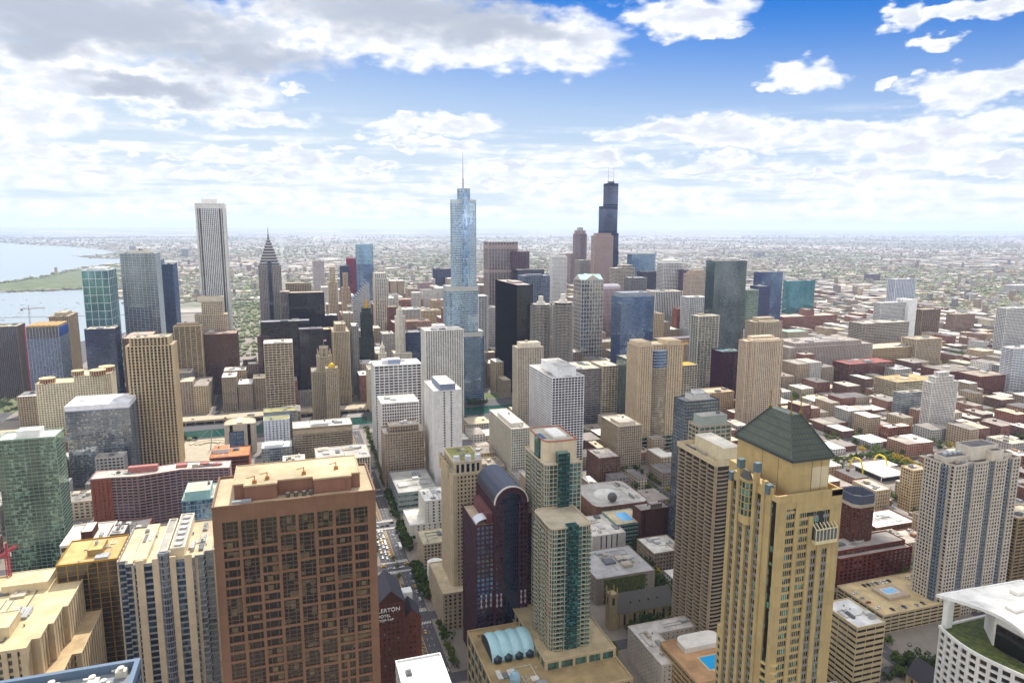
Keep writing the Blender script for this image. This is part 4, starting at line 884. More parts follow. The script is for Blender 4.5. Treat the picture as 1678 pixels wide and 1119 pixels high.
def corncob(cx, cy, H, label):
    foot_of(cx-21, cx+21, cy-21, cy+21)
    root = thing('round_tower', label, 'tower', (cx, cy, 0))
    n = 16; g = MB(); g.prism(ngon(0, 0, 15.5, 32), 0, H, 0, bay=3, fl=2.75); g.build('glazing', glass('dark'), root)
    pet = []
    for k in range(n):
        a = 2*math.pi*k/n
        for da, rr in ((-.17, 17.6), (-.09, 19.4), (0, 20.0), (.09, 19.4), (.17, 17.6)): pet.append((rr*math.cos(a+da), rr*math.sin(a+da)))
    f = MB()
    for j in range(int(H/2.75)): f.prism(pet, j*2.75, j*2.75+.95, 0, top=True, bottom=True)
    f.build('balcony_ring', wall('#b7b0a6'), root)
    roof_mesh(ngon(0, 0, 17, 32), H, 1.0, 1.2, .6).build('roof', [wall('#c9c3b8'), roofm('#bdb6aa')], root)
    m = MB(); m.lathe([(7.5, H+.3), (7.5, H+5)], 0, 0, 20, smooth=False); m.lathe([(4.6, H+5), (4.6, H+15)], 0, 0, 14); m.build('core_drum', wall('#d6d0c6'), root)
corncob(-447, -1206, 171.0, 'left one of the twin corncob towers with scalloped balconies')
corncob(-474, -1165, 178.0, 'right one of the twin corncob towers with scalloped balconies')

def gabled():
    foot_of(-632, -580, -1370, -1328)
    root = thing('gabled_tower', 'granite and glass tower with pale green gabled pediment roof', 'tower', (-606, -1350, 0))
    S = sty('grid', bay=6.0, pier=1.1, fl=8, sp=1.4, panes=3, dp=.5, ds=.45)
    block(root, rect(-24.6, 24.6, -20, 20), 0, 203, S, '#c6bcb0', 'pale', '#b9c8bb', .6)
    m = MB(); H = 203.6
    def gable(x0, x1, y0, y1, h, along):
        if along == 'x':
            m.poly([(x1, y0, H), (x1, y1, H), (x1, (y0+y1)/2, H+h)], 0); m.poly([(x0, y1, H), (x0, y0, H), (x0, (y0+y1)/2, H+h)], 0)
            m.poly([(x0, y1, H), (x0, (y0+y1)/2, H+h), (x1, (y0+y1)/2, H+h), (x1, y1, H)], 1); m.poly([(x0, y0, H), (x1, y0, H), (x1, (y0+y1)/2, H+h), (x0, (y0+y1)/2, H+h)], 1)
        else:
            xm = (x0+x1)/2
            m.poly([(x0, y1, H), (xm, y1, H+h), (x1, y1, H)], 0); m.poly([(x0, y0, H), (x1, y0, H), (xm, y0, H+h)], 0)
            m.poly([(x0, y0, H), (xm, y0, H+h), (xm, y1, H+h), (x0, y1, H)], 1); m.poly([(x1, y1, H), (xm, y1, H+h), (xm, y0, H+h), (x1, y0, H)], 1)
    gable(-25.4, 25.4, -16, 16, 10, 'x'); gable(-16, 16, -20.8, 20.8, 10.2, 'y')
    m.build('gable_roof', [wall('#cfc6ba'), plain('#a9d2bf', .6)], root)
gabled()

def vaulted():
    foot_of(-790, -736, -1605, -1558)
    root = thing('vaulted_block', 'pale granite office block with grey barrel vaulted roof, behind the gabled tower', 'tower', (-763, -1582, 0))
    block(root, rect(-25, 25, -20, 20), 0, 160, sty('punch', bay=3.4, pier=1.4), '#b9a6a4', 'plum', '#a59c9c')
    m = MB(); n = 10
    for k in range(n):
        a0, a1 = math.pi*k/n, math.pi*(k+1)/n
        m.poly([(-25, 20*math.cos(a0), 160.5+11*math.sin(a0)), (25, 20*math.cos(a0), 160.5+11*math.sin(a0)), (25, 20*math.cos(a1), 160.5+11*math.sin(a1)), (-25, 20*math.cos(a1), 160.5+11*math.sin(a1))])
    for x in (-25, 25): m.poly([(x, 20*math.cos(math.pi*k/n), 160.5+11*math.sin(math.pi*k/n)) for k in (range(n+1) if x > 0 else range(n, -1, -1))])
    m.build('vault_roof', wall('#aca4ac'), root)
vaulted()

def legacy():
    foot_of(-242, -196, -2032, -1988)
    root = thing('glass_tower', 'tall turquoise topped glass tower with sloping roofline left of the stepped glass skyscraper', 'tower', (-219, -2010, 0))
    S = sty('curt', bay=3, fl=3.6, sp=.6)
    p = rrect(-22, 22, -18, 18, 6, corners='c'); block(root, p, 0, 205, S, '#6e87a8', 'blue', '#8fb0bc', roof=False)
    block(root, p, 205, 256, S, '#8fb6c4', 'sky', '#8fb0bc', 3)
legacy()

def bay_front():
    foot_of(-529, -458, -886, -848)
    root = thing('condo_tower', 'tan concrete tower with curved blue glass bay atop its front, right of centre', 'tower', (-493, -867, 0))
    S = sty('punch', bay=3.8, pier=1.9, fl=3.1, sp=1.3)
    H = 150
    block(root, [(-34, -17), (34, -17), (34, 17), (13, 17), (13, 12), (-11, 12), (-11, 17), (-34, 17)], 0, H, S, '#c9b394', 'dark', '#c6b79c', 1.2)
    b = [(13*math.cos(R(a)), 12+7.5*math.sin(R(a))) for a in range(0, 181, 15)]
    block(root, b, 0, 118, sty('band', bay=2, pier=.3, fl=3.1, sp=1.1, ds=.4, panes=1), '#b3a084', 'grey', '#c6b79c', names=('bay_frame', 'bay_window', 'bay_roof'))
    block(root, b, 118, 143, sty('band', bay=2, pier=.2, fl=4, sp=.8, ds=.3, panes=1), '#9fb2c6', 'blue', '#d6d0c4', names=('crown_frame', 'crown_window', 'crown_roof'))
    for (a, b_, h) in ((-33, -12, 6), (14, 33, 6)):
        m = MB(); m.box(a, b_, -14, 15, H+.3, H+h); m.build('penthouse', wall('#cdb898'), root)
    block(root, [(-40, -17), (36, -17), (36, 20), (-40, 20)], 0, 22, sty('band', fl=5), '#a9a08e', 'tealdk', '#8f957c', names=('podium_frame', 'podium_glazing', 'podium_roof'))
bay_front()

def pink_tan(name, label, cx, cy, w2, d2, H, wc, gl):
    foot_of(cx-w2, cx+w2, cy-d2, cy+d2)
    root = thing(name, label, 'tower', (cx, cy, 0)); a, b = w2, d2
    p = [(-a+8, -b), (a-8, -b), (a-8, -b+4), (a, -b+4), (a, b-5), (a-7, b-5), (a-7, b-2), (a-14, b-2), (a-14, b), (-a+14, b), (-a+14, b-2), (-a+7, b-2), (-a+7, b-5), (-a, b-5), (-a, -b+4), (-a+8, -b+4)]
    block(root, p, 0, H, sty('punch', bay=3.4, pier=1.3, fl=3.1, sp=1.2), wc, gl, '#c9bba2', 1.5)
    m = MB()
    for k in range(10): m.lathe([(3.2, H+.4), (3.2, H+3.6)], -a+10+k*(2*a-20)/9, b-6, 10, smooth=False)
    m.build('crown_band', wall('#dccdb2'), root)
    q = rect(-a*.6, a*.6, -b*.6, b*.3); m = MB(); m.prism(q, H+.3, H+7, 0); m.build('penthouse', wall(wc), root)
    roof_units(root, rect(-a+8, a-8, -b+5, b-6), H, 5, 4)
pink_tan('condo_tower', 'broad pink and tan condominium tower with notched corners, right of the yellow crane', -694, -897, 33, 14, 141, '#cdb59c', 'tealdk')
pink_tan('condo_tower', 'tan twin tower with rounded roof rim, directly behind the pink and tan condominium tower', -765, -985, 26, 18, 156, '#a99a84', 'grey')

def red_slab():
    root = thing('red_tower', 'crimson red office slab in the far centre left', 'tower', (-212, -2320, 0)); foot_of(-230, -190, -2342, -2298)
    block(root, rect(-15.5, 15.5, -20, 20), 0, 206, sty('mies', bay=4, sp=1.6, pier=.8), '#a3243f', 'plum', '#a05a60')
    root2 = thing('navy_tower', 'navy office slab left of the crimson slab', 'tower', (-185, -2270, 0)); foot_of(-200, -168, -2292, -2248)
    block(root2, rect(-11, 13, -20, 20), 0, 186, sty('mies', bay=4), '#34405e', 'navy', '#777777')
    root3 = thing('blue_tower', 'small bright blue glass tower far off left of the crimson slab', 'tower', (33, -2900, 0)); foot_of(5, 60, -2925, -2880)
    block(root3, rect(-22, 22, -20, 20), 0, 170, sty('curt'), '#4068a0', 'blue', '#8f98a8')
red_slab()

# ---- tan hotel tower and arch topped tower by the avenue
def avenue_pair():
    foot_of(-146, -110, -552, -505)
    root = thing('hotel_tower', 'tan stone tower with blue panelled crown and roof garden, beside the avenue', 'tower', (-131, -530, 0))
    S = sty('punch', bay=3.0, pier=1.4, fl=3.25, sp=1.4, dp=.5, ds=.4)
    p = rrect(-13, 14, -20, 20, 3.5, 3, 'bc')
    block(root, p, 0, 122, S, '#bcaa8d', 'dark', '#b9b196', 1.0)
    c = MB(); facade(c, rect(-10, 11, -17, 18), 122, 132, sty('punch', bay=4.2, pier=1.6, fl=10, sp=3.0, dp=.6, ds=.5)); c.build('crown_frame', wall('#cdbd9f'), root)
    g = MB(); g.prism(rect(-10, 11, -17, 18), 122.2, 131.9, 0, bay=2, fl=5); g.build('crown_glazing', glass('blue'), root)
    roof_mesh(rect(-10, 11, -17, 18), 132, .7, 1.0, .5).build('crown_roof', [wall('#d6c8ac'), roofm('#8d8a4e')], root)
    for (x, y) in ((-8, 16), (9, 16), (0, 17)):
        m = MB(); m.box(x-2, x+2, y-2, y+2, 132.3, 136.5); m.build('turret', wall('#d6d6da'), root)
    for y in (-14, -6, 2, 10):
        m = MB(); m.box(14.2, 15.6, y-1.4, y+1.4, 118, 130); m.lathe([(1.4, 118), (1.4, 130)], 15.2, y, 10); m.build('corner_turret', wall('#cbb798'), root)
    roof_units(root, rect(-7, 8, -14, 10), 132, 3, 9)
    pod = [(-22, -24), (24, -24), (24, 72), (14, 72), (14, 26), (-22, 26)]
    block(root, [(-14, -24), (24, -24), (24, 30), (-14, 30)], 0, 30, sty('punch', bay=4, pier=2), '#b5a48a', 'dark', '#c0b090', names=('podium_frame', 'podium_glazing', 'podium_roof'))
    # arch topped tower
    foot_of(-172, -116, -498, -432)
    root = thing('arch_tower', 'dark red granite and blue glass tower with semicircular arched top', 'tower', (-144, -465, 0))
    S = sty('grid', bay=3.2, pier=.9, fl=3.5, sp=1.05, dp=.28, ds=.2, panes=1)
    wc = '#513538'
    W = 12.0; yf = 22.0; H = 123.0
    body = [(-12, -26), (12, -26), (12, yf), (6, yf), (6, yf-1.2), (-6, yf-1.2), (-6, yf), (-12, yf)]
    block(root, body, 0, H, S, wc, 'plum', '#8f8884', roof=False)
    g = MB(); g.prism(rect(-5.6, 5.6, yf-1.4, yf-.4), 8, H+3, 0, bay=1.5, fl=1.9); g.build('curtain_wall', glass('navy'), root)
    f = MB(); facade(f, rect(-5.6, 5.6, yf-1.4, yf-.4), 8, H+3, sty('curt', bay=1.6, fl=3.5, sp=.25, pier=.15), edges=[2]); f.build('curtain_frame', plain('#1d2c48', .5), root)
    m = MB(); n = 24; ro, ri = 12.2, 8.0
    for k in range(n):
        a0, a1 = math.pi*k/n, math.pi*(k+1)/n
        P = lambda r_, a, y: (r_*math.cos(a), y, H+r_*math.sin(a))
        m.poly([P(ro, a0, yf), P(ro, a1, yf), P(ri, a1, yf), P(ri, a0, yf)][::-1], 0)
        m.poly([P(ri, a0, yf), P(ri, a1, yf), P(ri, a1, yf-1), P(ri, a0, yf-1)][::-1], 0)
        m.poly([P(ro, a0, -26), P(ro, a1, -26), P(ro, a1, yf), P(ro, a0, yf)], 1)
        m.poly([P(ro+.35, a0, yf-.8), P(ro+.35, a1, yf-.8), P(ro+.35, a1, yf+.3), P(ro+.35, a0, yf+.3)], 2); m.poly([P(ro-.5, a0, yf+.3), P(ro+.35, a0, yf+.3), P(ro+.35, a1, yf+.3), P(ro-.5, a1, yf+.3)], 2)
    m.poly([(ro*math.cos(math.pi*k/n), -26, H+ro*math.sin(math.pi*k/n)) for k in range(n+1)], 0)
    m.build('arch_roof', [wall(wc), plain('#2c3040', .3, .3), wall('#d6cdc4')], root)
    g = MB(); g.poly([(ri*math.cos(math.pi*k/n), yf-.9, H+ri*math.sin(math.pi*k/n)) for k in range(n, -1, -1)], 0, [(ri*math.cos(math.pi*k/n)/1.5, ri*math.sin(math.pi*k/n)/1.8) for k in range(n, -1, -1)]); g.build('arch_window', glass('navy'), root)
    f = MB()
    for k in range(1, 8):
        a = math.pi*k/8; f.beam((9.2*math.cos(a), yf+.1, H+9.2*math.sin(a)), (11.0*math.cos(a), yf+.1, H+11*math.sin(a)), .55)
    f.build('arch_ports', plain('#17171f'), root)
    low = rect(12, 25, -18, yf-2); block(root, low, 0, 108, S, wc, 'blue', '#b9a48c', 1.0, names=('wing_frame', 'wing_glazing', 'wing_roof'))
    m = MB(); m.prism(rect(12.5, 17, -17, yf-4), 108.3, 116, 0); m.build('penthouse', wall('#6b4644'), root)
    m = MB()
    for k in range(6):
        a0, a1 = math.pi/2*k/6, math.pi/2*(k+1)/6
        m.poly([(17+7.6*math.cos(a0), yf-14, 108.6+4*math.sin(a0)), (17+7.6*math.cos(a0), yf-3, 108.6+4*math.sin(a0)), (17+7.6*math.cos(a1), yf-3, 108.6+4*math.sin(a1)), (17+7.6*math.cos(a1), yf-14, 108.6+4*math.sin(a1))])
    m.build('vault_cap', plain('#cfcfd2', .4, .2), root)
    west = rect(-26, -12, -20, yf-3); block(root, west, 0, 112, S, wc, 'plum', '#b9a48c', names=('wing_frame', 'wing_glazing', 'wing_roof'))
    m = MB()
    for x in (-10.5, -7.5, 7.5, 10.5, 14.5, 18, 21.5):
        y = yf+.5 if x < 12 else yf-1.5
        for dz in (0, 4, 8): m.lathe([(.5, 47+dz), (.9, 48+dz), (.5, 49+dz)], x, y, 8)
        m.box(x-.3, x+.3, y-.1, y+.2, 47, 56)
    m.build('ornament', wall('#b9a9b0'), root)
    block(root, [(14, yf), (30, yf), (30, 34), (14, 34)], 0, 22, sty('punch', bay=3, pier=1.2, fl=4), '#3a2c28', 'black', '#c29c74', names=('podium_frame', 'podium_glazing', 'podium_roof'))
avenue_pair()

# ---- slim tower with green glass strip on a shop podium with a vaulted skylight
def strip_tower():
    foot_of(-196, -108, -466, -352)
    root = thing('condo_tower', 'slim cream and green glass tower with curved balconies rising from vaulted shop podium', 'tower', (-172, -420, 0))
    S = sty('grid', bay=2.9, pier=.3, fl=3.05, sp=.42, dp=.25, ds=.15, panes=1)
    up = rrect(-14, 12, -42, 0, 3, 3, 'bc'); H = 156
    block(root, up, 0, H, S, '#c4b195', 'teal', '#c6bda6', 1.0)
    q = rrect(-13, 10, -40, -6, 5, 4, 'bc'); m = MB(); m.prism(q, H+.3, H+14, 0); m.build('penthouse', wall('#d3c3a6'), root)
    roof_mesh(q, H+14, .25, 1.0, .5).build('penthouse_roof', [wall('#b9735c'), roofm('#b3ad9a')], root)
    m = MB(); m.prism(rect(-8, 1, -32, -12), H+14.3, H+16, 0); m.build('rooftop_unit', wall('#e8e4da'), root)
    m = MB(); m.prism(rrect(6, 11, -26, -14, 2, 3, 'bc'), H, H+14.6, 0, bay=2, fl=3); m.build('glass_bow', glass('tealdk'), root)
    lo = rrect(-8, 20, 0, 33, 4, 4, 'bcd'); h2 = 126
    block(root, lo, 0, h2, S, '#c4b195', 'teal', '#b3a78e', 1.0, names=('front_frame', 'front_glazing', 'front_roof'))
    m = MB(); m.prism(rect(2, 9, 29, 34.3), 40, h2+1.6, 0, bay=1.4, fl=1.5); m.build('glass_strip', glass('tealdk'), root)
    m = MB(); facade(m, rect(2, 9, 29, 34.3), 40, h2+1.6, sty('curt', bay=1.75, fl=3.05, sp=.5, pier=.14), edges=[2]); m.build('strip_frame', plain('#2a5a5c', .5), root)
    m = MB(); m.prism(rect(-5, 3, -4, 1.2), 40, H+8, 0, bay=1.4, fl=1.5); m.build('glass_strip', glass('tealdk'), root)
    m = MB(); facade(m, rect(-5, 3, -4, 1.2), 40, H+8, sty('curt', bay=2, fl=3.05, sp=.5, pier=.14), edges=[2]); m.build('strip_frame', plain('#2a5a5c', .5), root)
    b = MB(); rb = MB()
    for j in range(38):
        z = 44+j*3.05
        for (cx, cy, a0, a1, zt) in ((-4.5, 33, 0, 180, h2), (14.8, 33, 0, 180, h2), (20, 6, -90, 90, h2), (20, 20, -90, 90, h2), (12, -10, -90, 90, H), (12, -32, -90, 90, H)):
            if z > zt-3: continue
            pts = [(cx+3.2*math.cos(R(a)), cy+1.7*math.sin(R(a))) if a0 == 0 else (cx+1.7*math.cos(R(a)), cy+3.2*math.sin(R(a))) for a in range(a0, a1+1, 30)]
            b.prism(pts, z, z+.4, 0, top=True, bottom=True); rb.prism([(cx+(a-cx)*.97, cy+(b_-cy)*.97) for a, b_ in pts], z+.4, z+1.15, 0, top=False)
    b.build('balcony_slab', wall('#cbbda2'), root); rb.build('balcony_rail', plain('#5f8578', .2), root)
    S3 = sty('grid', bay=9, pier=1.6, fl=9, sp=1.8, panes=6, dp=.5, ds=.4)
    block(root, [(-22, -44), (26, -44), (26, 42), (-22, 42)], 0, 43, S3, '#c2ae8c', 'teal', '#b5a27e', 1.0, names=('podium_frame', 'podium_glazing', 'podium_roof'))
    block(root, rrect(-22, 62, -14, 66, 5, 3, 'c'), 0, 37, S3, '#b9a27c', 'teal', '#a08a60', 1.2, names=('shop_frame', 'shop_glazing', 'shop_roof'))
    roof_units(root, rect(26, 60, 30, 62), 37, 6, 12, 1.6)
    m = MB(); n = 12; L0_, L1_ = 27.0, 56.0
    for i in range(4):
        xa, xb = L0_+(L1_-L0_)*i/4, L0_+(L1_-L0_)*(i+1)/4
        for k in range(n):
            a0, a1 = math.pi*k/n, math.pi*(k+1)/n
            for j in range(6):
                u0, u1 = j/6, (j+1)/6
                def Q(a, u):
                    bulge = 1+.10*math.sin(math.pi*u)
                    return (xa+(xb-xa)*u, 12+13*math.cos(a)*bulge, 37.6+9.5*math.sin(a)*bulge)
                m.poly([Q(a0, u0), Q(a0, u1), Q(a1, u1), Q(a1, u0)][::-1], 0, smooth=True)
    for x in (L0_, L1_): m.poly([(x, 12+13*math.cos(math.pi*k/n), 37.6+9.5*math.sin(math.pi*k/n)) for k in range(n+1)][::(1 if x > 40 else -1)], 1)
    m.build('vault_skylight', [plain('#a5ccd2', .4), plain('#25333a')], root)
    for k in range(4):
        mm = MB(); xm = L0_+(L1_-L0_)*(k+.5)/4; mm.lathe([(2.9, 38), (2.9, 40.4), (.1, 42.4)], xm, 24.6, 14); mm.build('lunette', plain('#1f3338', .3), root)
    mm = MB(); mm.lathe([(3.4, 37.4), (3.4, 41), (2.2, 43.6), (.5, 44.6), (.5, 45.2)], 48, 47, 14); mm.build('roof_cupola', plain('#8fb2c0', .5), root)
    for (x, y) in ((14, 30), (50, -8)):
        mm = MB()
        for k in range(7): mm.beam((x+k*1.2, y, 37.4), (x+k*1.2, y+3, 39.4), .16); mm.beam((x+k*1.2, y+3, 39.4), (x+k*1.2, y+3, 37.4), .16)
        mm.build('roof_trellis', plain('#8a6a34'), root)
strip_tower()

# ---- dark ribbed balcony tower beside the gold tower
def ribbed_balconies():
    x0, x1, ys, yn, H = -298, -276, -442, -396, 152.0
    foot_of(x0, x1, ys, yn)
    root = thing('balcony_tower', 'dark tan tower ribbed with rows of angled balconies and long cream roof house', 'tower', ((x0+x1)/2, (yn+ys)/2, 0))
    w2, d2 = 11.0, 23.0
    g = MB(); g.prism(rect(-w2, w2, -d2, d2), 0, H, 0, bay=2.6, fl=2.9); g.build('glazing', glass('black'), root)
    # saw-tooth balcony slabs, five bays on the long side and two on the short one
    def saw(n, L, d): return [(L*k/n+L/n*f_, d*h_) for k in range(n) for f_, h_ in ((.0, .35), (.12, 1.0), (.62, 1.0), (.95, .35))]
    poly = [(w2+a[1], -d2+a[0]) for a in saw(5, 46, 2.0)]+[(w2, d2)]+[(w2-a[0], d2+a[1]) for a in saw(2, 22, 1.6)]+[(-w2, d2), (-w2-1, d2), (-w2-1, -d2), (-w2, -d2)]
    f = MB()
    for j in range(5, int(H/2.9)):
        f.prism(poly, j*2.9, j*2.9+.5, 0, top=True, bottom=True)
    f.build('balcony_slab', wall('#a3927a'), root)
    p = MB()
    for k in range(6): p.box(w2-.1, w2+1.3, -d2+k*46/5-.35, -d2+k*46/5+.35, 0, H)
    for k in range(3): p.box(-w2+k*11-.35, -w2+k*11+.35, d2-.1, d2+1.2, 0, H)
    p.build('pier', wall('#a8957a'), root)
    roof_mesh(rect(-w2, w2, -d2, d2), H, 1.9, 3.6, .5).build('roof', [wall('#cbb996'), roofm('#b9aa8e')], root)
    m = MB(); q = rect(-9, 4.5, -14, 21); m.prism(q, H+.3, H+11, 0); m.build('penthouse', wall('#d9cba8'), root)
    roof_mesh(q, H+11, .15, .5, .3).build('penthouse_roof', [wall('#e6dcc4'), roofm('#e2dac6')], root)
    roof_units(root, rect(4.5, w2+1, -d2, d2-4), H, 5, 6)
    block(root, [(-14, -25), (15, -25), (15, 27), (-14, 27)], 0, 13, sty('punch', bay=4), '#b9a88c', 'dark', '#b0a48e', names=('podium_frame', 'podium_glazing', 'podium_roof'))
ribbed_balconies()

# ---- gold stone tower with hipped metal roof
def gold_tower():
    x0, x1, ys, yn = -231.0, -197.0, -271.0, -237.0
    foot_of(x0, x1, ys-14, yn)
    root = thing('gabled_gold_tower', 'gold coloured stone tower with steep dark green metal hipped roof, nearest on the right', 'tower', ((x0+x1)/2, (yn+ys)/2, 0))
    W, D = 17.0, 17.0
    stone = wall('#b49d6e', .75); Hs = 197.0; He = 204.0
    g = MB(); g.prism(rect(-W+.45, W-.45, -D+.45, D-.45), 0, Hs-.1, 0, bay=1.6, fl=3.75); g.build('glazing', glass('tealmix'), root)
    m = MB(); m.prism(rect(-W, 8, -D-14, -D+1), 0, Hs+3, 0); m.prism(rect(7.9, W-1.5, -D-6, -D+1), 0, 118, 0)
    for k in range(26): m.box(W-1.6, W-1.35, -D-4.5, -D-1.5, 10+k*4, 12+k*4, 1)
    m.build('rear_wall', [stone, plain('#2c4a4a', .2)], root)
    f = MB(); grey = MB(); fl = 3.75; nf = int(Hs/fl)
    # east side: tall piers, grey spandrels between; flat stone strip next to the corner
    ex = W-.8
    f.box(ex-.2, W+.3, -D, -D+1.3, 0, Hs); f.box(ex-.2, W+.3, D-8.6, D-4.2, 0, He-2)
    ys_ = [-D+1.3+k*(2*D-10.5)/4 for k in range(5)]
    for k, y in enumerate(ys_): f.box(ex-.2, W+.9+.15*(k % 2), y-1.05, y+1.05, 0, (Hs+2, He+3, He-4, He+5, He)[k])
    for j in range(nf):
        for k in range(4): grey.box(ex-.1, W+.05, ys_[k], ys_[k+1], j*fl, j*fl+1.35)
    f.box(ex-5, W-.2, -D+2, D-9, Hs-.5, He-3)
    # bowed glass lantern high on the east side
    yb = (ys_[1]+ys_[3])/2
    bow = [(W+.2+2.8*math.cos(R(a)), yb+4.0*math.sin(R(a))) for a in range(-90, 91, 30)]
    block(root, bow, Hs-13, Hs+3, sty('curt', bay=2, fl=3.2, sp=.45, pier=.3, panes=1), '#a89468', 'tealdk', names=('bow_frame', 'bow_window', 'bow_ledge'))
    m = MB(); q = [(W+.6+1.0*math.cos(R(a)), yb+2.0*math.sin(R(a))) for a in range(-90, 91, 30)]
    for i in range(len(bow)-1): m.poly([(*bow[i], Hs+4.2), (*bow[i+1], Hs+4.2), (*q[i+1], Hs+8), (*q[i], Hs+8)])
    m.poly([(*p, Hs+8) for p in q]); m.build('bow_roof', plain('#4a4a44', .5, .3), root)
    m = MB(); m.prism([(a*1.0+.0, b) for a, b in bow], Hs-17, Hs-13, 0, bottom=True); m.build('bow_corbel', stone, root)
    # north side: two window bays, two grey strips
    ny = D-.8; t = MB()
    f.box(12, W, ny-.2, D, 0, Hs+3); f.box(5.4, 7.6, ny-.2, D+.3, 0, Hs-2); f.box(-1.6, .4, ny-.2, D+.5, 0, Hs-8)
    f.box(-7.6, -5.0, ny-.2, D+.5, 0, Hs-16); f.box(-W, -11, ny-.2, D+.1, 0, Hs+3); f.box(-11.2, 7.6, ny-.2, D+.15, Hs-6, Hs+3); f.box(7.5, 12.1, ny-.2, D+.05, Hs-3.5, Hs+3)
    f.box(-11.1, -1.5, ny-.2, D+.12, Hs-24, Hs-19.5)
    for j in range(nf):
        z = j*fl
        f.box(7.6, 12, ny-.1, D-.2, z, z+1.25); f.box(.4, 5.4, ny-.1, D+.0, z, z+1.25)
        grey.box(-5.0, -1.6, ny-.1, D-.1, z, z+1.35); grey.box(-11, -7.6, ny-.1, D-.1, z, z+1.35)
        for a, b, n_, dd in ((7.6, 12, 4, -.33), (.4, 5.4, 5, -.25), (-5, -1.6, 3, -.33), (-11, -7.6, 3, -.33)):
            for q_ in range(1, n_): x = a+(b-a)*q_/n_; t.box(x-.05, x+.05, ny-.05, D+dd, z+1.2, z+fl)
        f.box(-15.6, -12.4, D+.09, D+.13, z+1.7, z+3.2) if False else None
    slot = MB()
    for j in range(nf-6): slot.box(-W-.1, -W+.1, D-4.5, D-2.2, j*fl+1.6, j*fl+3.3)
    slot.build('side_window', plain('#1c3034', .2), root)
    # west side
    wx = -W+.8
    for j in range(nf): f.box(-W, wx+.1, -D+1, D-1, j*fl, j*fl+1.9)
    for y in np.linspace(-D+1, D-1, 7): f.box(-W-.05, wx+.1, y-.9, y+.9, 0, Hs)
    f.build('facade_frame', stone, root); grey.build('spandrel_slabs', plain('#7f7b78', .6), root, kind='stuff')  # solid grey spandrel slabs of all storeys, one mesh
    for k in range(4):
        for q_ in (.33, .66): y = ys_[k]+(ys_[k+1]-ys_[k])*q_; t.box(ex-.05, W-.3, y-.05, y+.05, 0, Hs-3)
    t.build('window_frame', plain('#cfc6a4', .5), root)
    b = MB()
    for j in range(4, 33):
        z = j*3.75
        pts = [(W-4.6+4.9*math.cos(R(a)), D-3.9+4.9*math.sin(R(a))) for a in range(-5, 96, 20)]+[(W-6, D-4)]
        b.prism(pts, z, z+1.25, 0, top=True, bottom=True)
    b.build('balcony_slab', wall('#c0a872'), root)
    m = MB(); m.box(-13.5, -2.2, D-.2, D+2.4, Hs-19, Hs-13.8); m.build('conservatory', glass('pale'), root)
    m = MB()
    for x in np.linspace(-13.5, -2.2, 7): m.box(x-.15, x+.15, D+2.3, D+2.6, Hs-19, Hs-13.6); m.beam((x, D+2.5, Hs-13.7), (x, D-.1, Hs-11.6), .16)
    m.box(-13.7, -2.0, D+2.3, D+2.55, Hs-13.9, Hs-13.5); m.box(-13.7, -2.0, D, D+2.7, Hs-20.5, Hs-19); m.build('conservatory_frame', wall('#d9caa0'), root)
    roof_mesh(rect(-W+.6, W-.6, -D+.6, D-.6), Hs, .7, 2.6, .9).build('roof', [stone, roofm('#8d6a44')], root)
    bx0, bx1, by0, by1 = 214-226.5, 214-206.5, 254-280, 254-241
    m = MB(); m.prism(rect(bx0, bx1, by0, by1), Hs+.3, Hs+16, 0, top=True)
    for x in (bx0+4.5, bx0+9.5): m.box(x-.1, x+.1, by1-.1, by1+.08, Hs+.3, Hs+16, 1)
    for y in (by1-9, by1-20): m.box(bx1-.1, bx1+.08, y-.1, y+.1, Hs+.3, Hs+16, 1)
    m.box(bx0+.5, bx0+9.3, by1-.1, by1+.06, Hs+3, Hs+12.5, 2); m.build('drum', [stone, plain('#5a4a30'), wall('#cbbd9c')], root)
    m = MB(); z0, z1, o = Hs+16, Hs+33.5, 1.2
    A = rect(bx0-o, bx1+o, by0-o, by1+o); cx = (bx0+bx1)/2; B = rect(cx-2.6, cx+2.6, by0+13, by1-12)
    for i in range(4): j = (i+1) % 4; m.poly([(*A[i], z0+1.2), (*A[j], z0+1.2), (*B[j], z1), (*B[i], z1)], 0); m.poly([(*A[i], z0), (*A[j], z0), (*A[j], z0+1.2), (*A[i], z0+1.2)], 1)
    m.poly([(*p, z1) for p in B]); m.poly([(*p, z0) for p in reversed(A)], 1)
    for i in range(4): m.beam((*A[i], z0+1.25), (*B[i], z1+.1), .28, 1)
    m.build('hipped_roof', [ROOFMETAL, plain('#3d4442', .5, .3)], root)
    for p in B:
        m = MB(); m.lathe([(.55, z1), (.7, z1+1), (.25, z1+1.6), (.2, z1+6.5), (.5, z1+7), (.08, z1+9)], p[0], p[1], 8); m.build('finial', plain('#8a7434', .5, .5), root)
    for (y, zz) in ((ys_[1], He+3), (ys_[3], He+5), (D-6.4, He-2), (ys_[0], Hs+2)):
        m = MB(); m.box(W-1.6, W+1.2, y-1.2, y+1.2, zz-3, zz+1.2); m.build('pier_cap', plain('#5c7078', .4, .2), root)
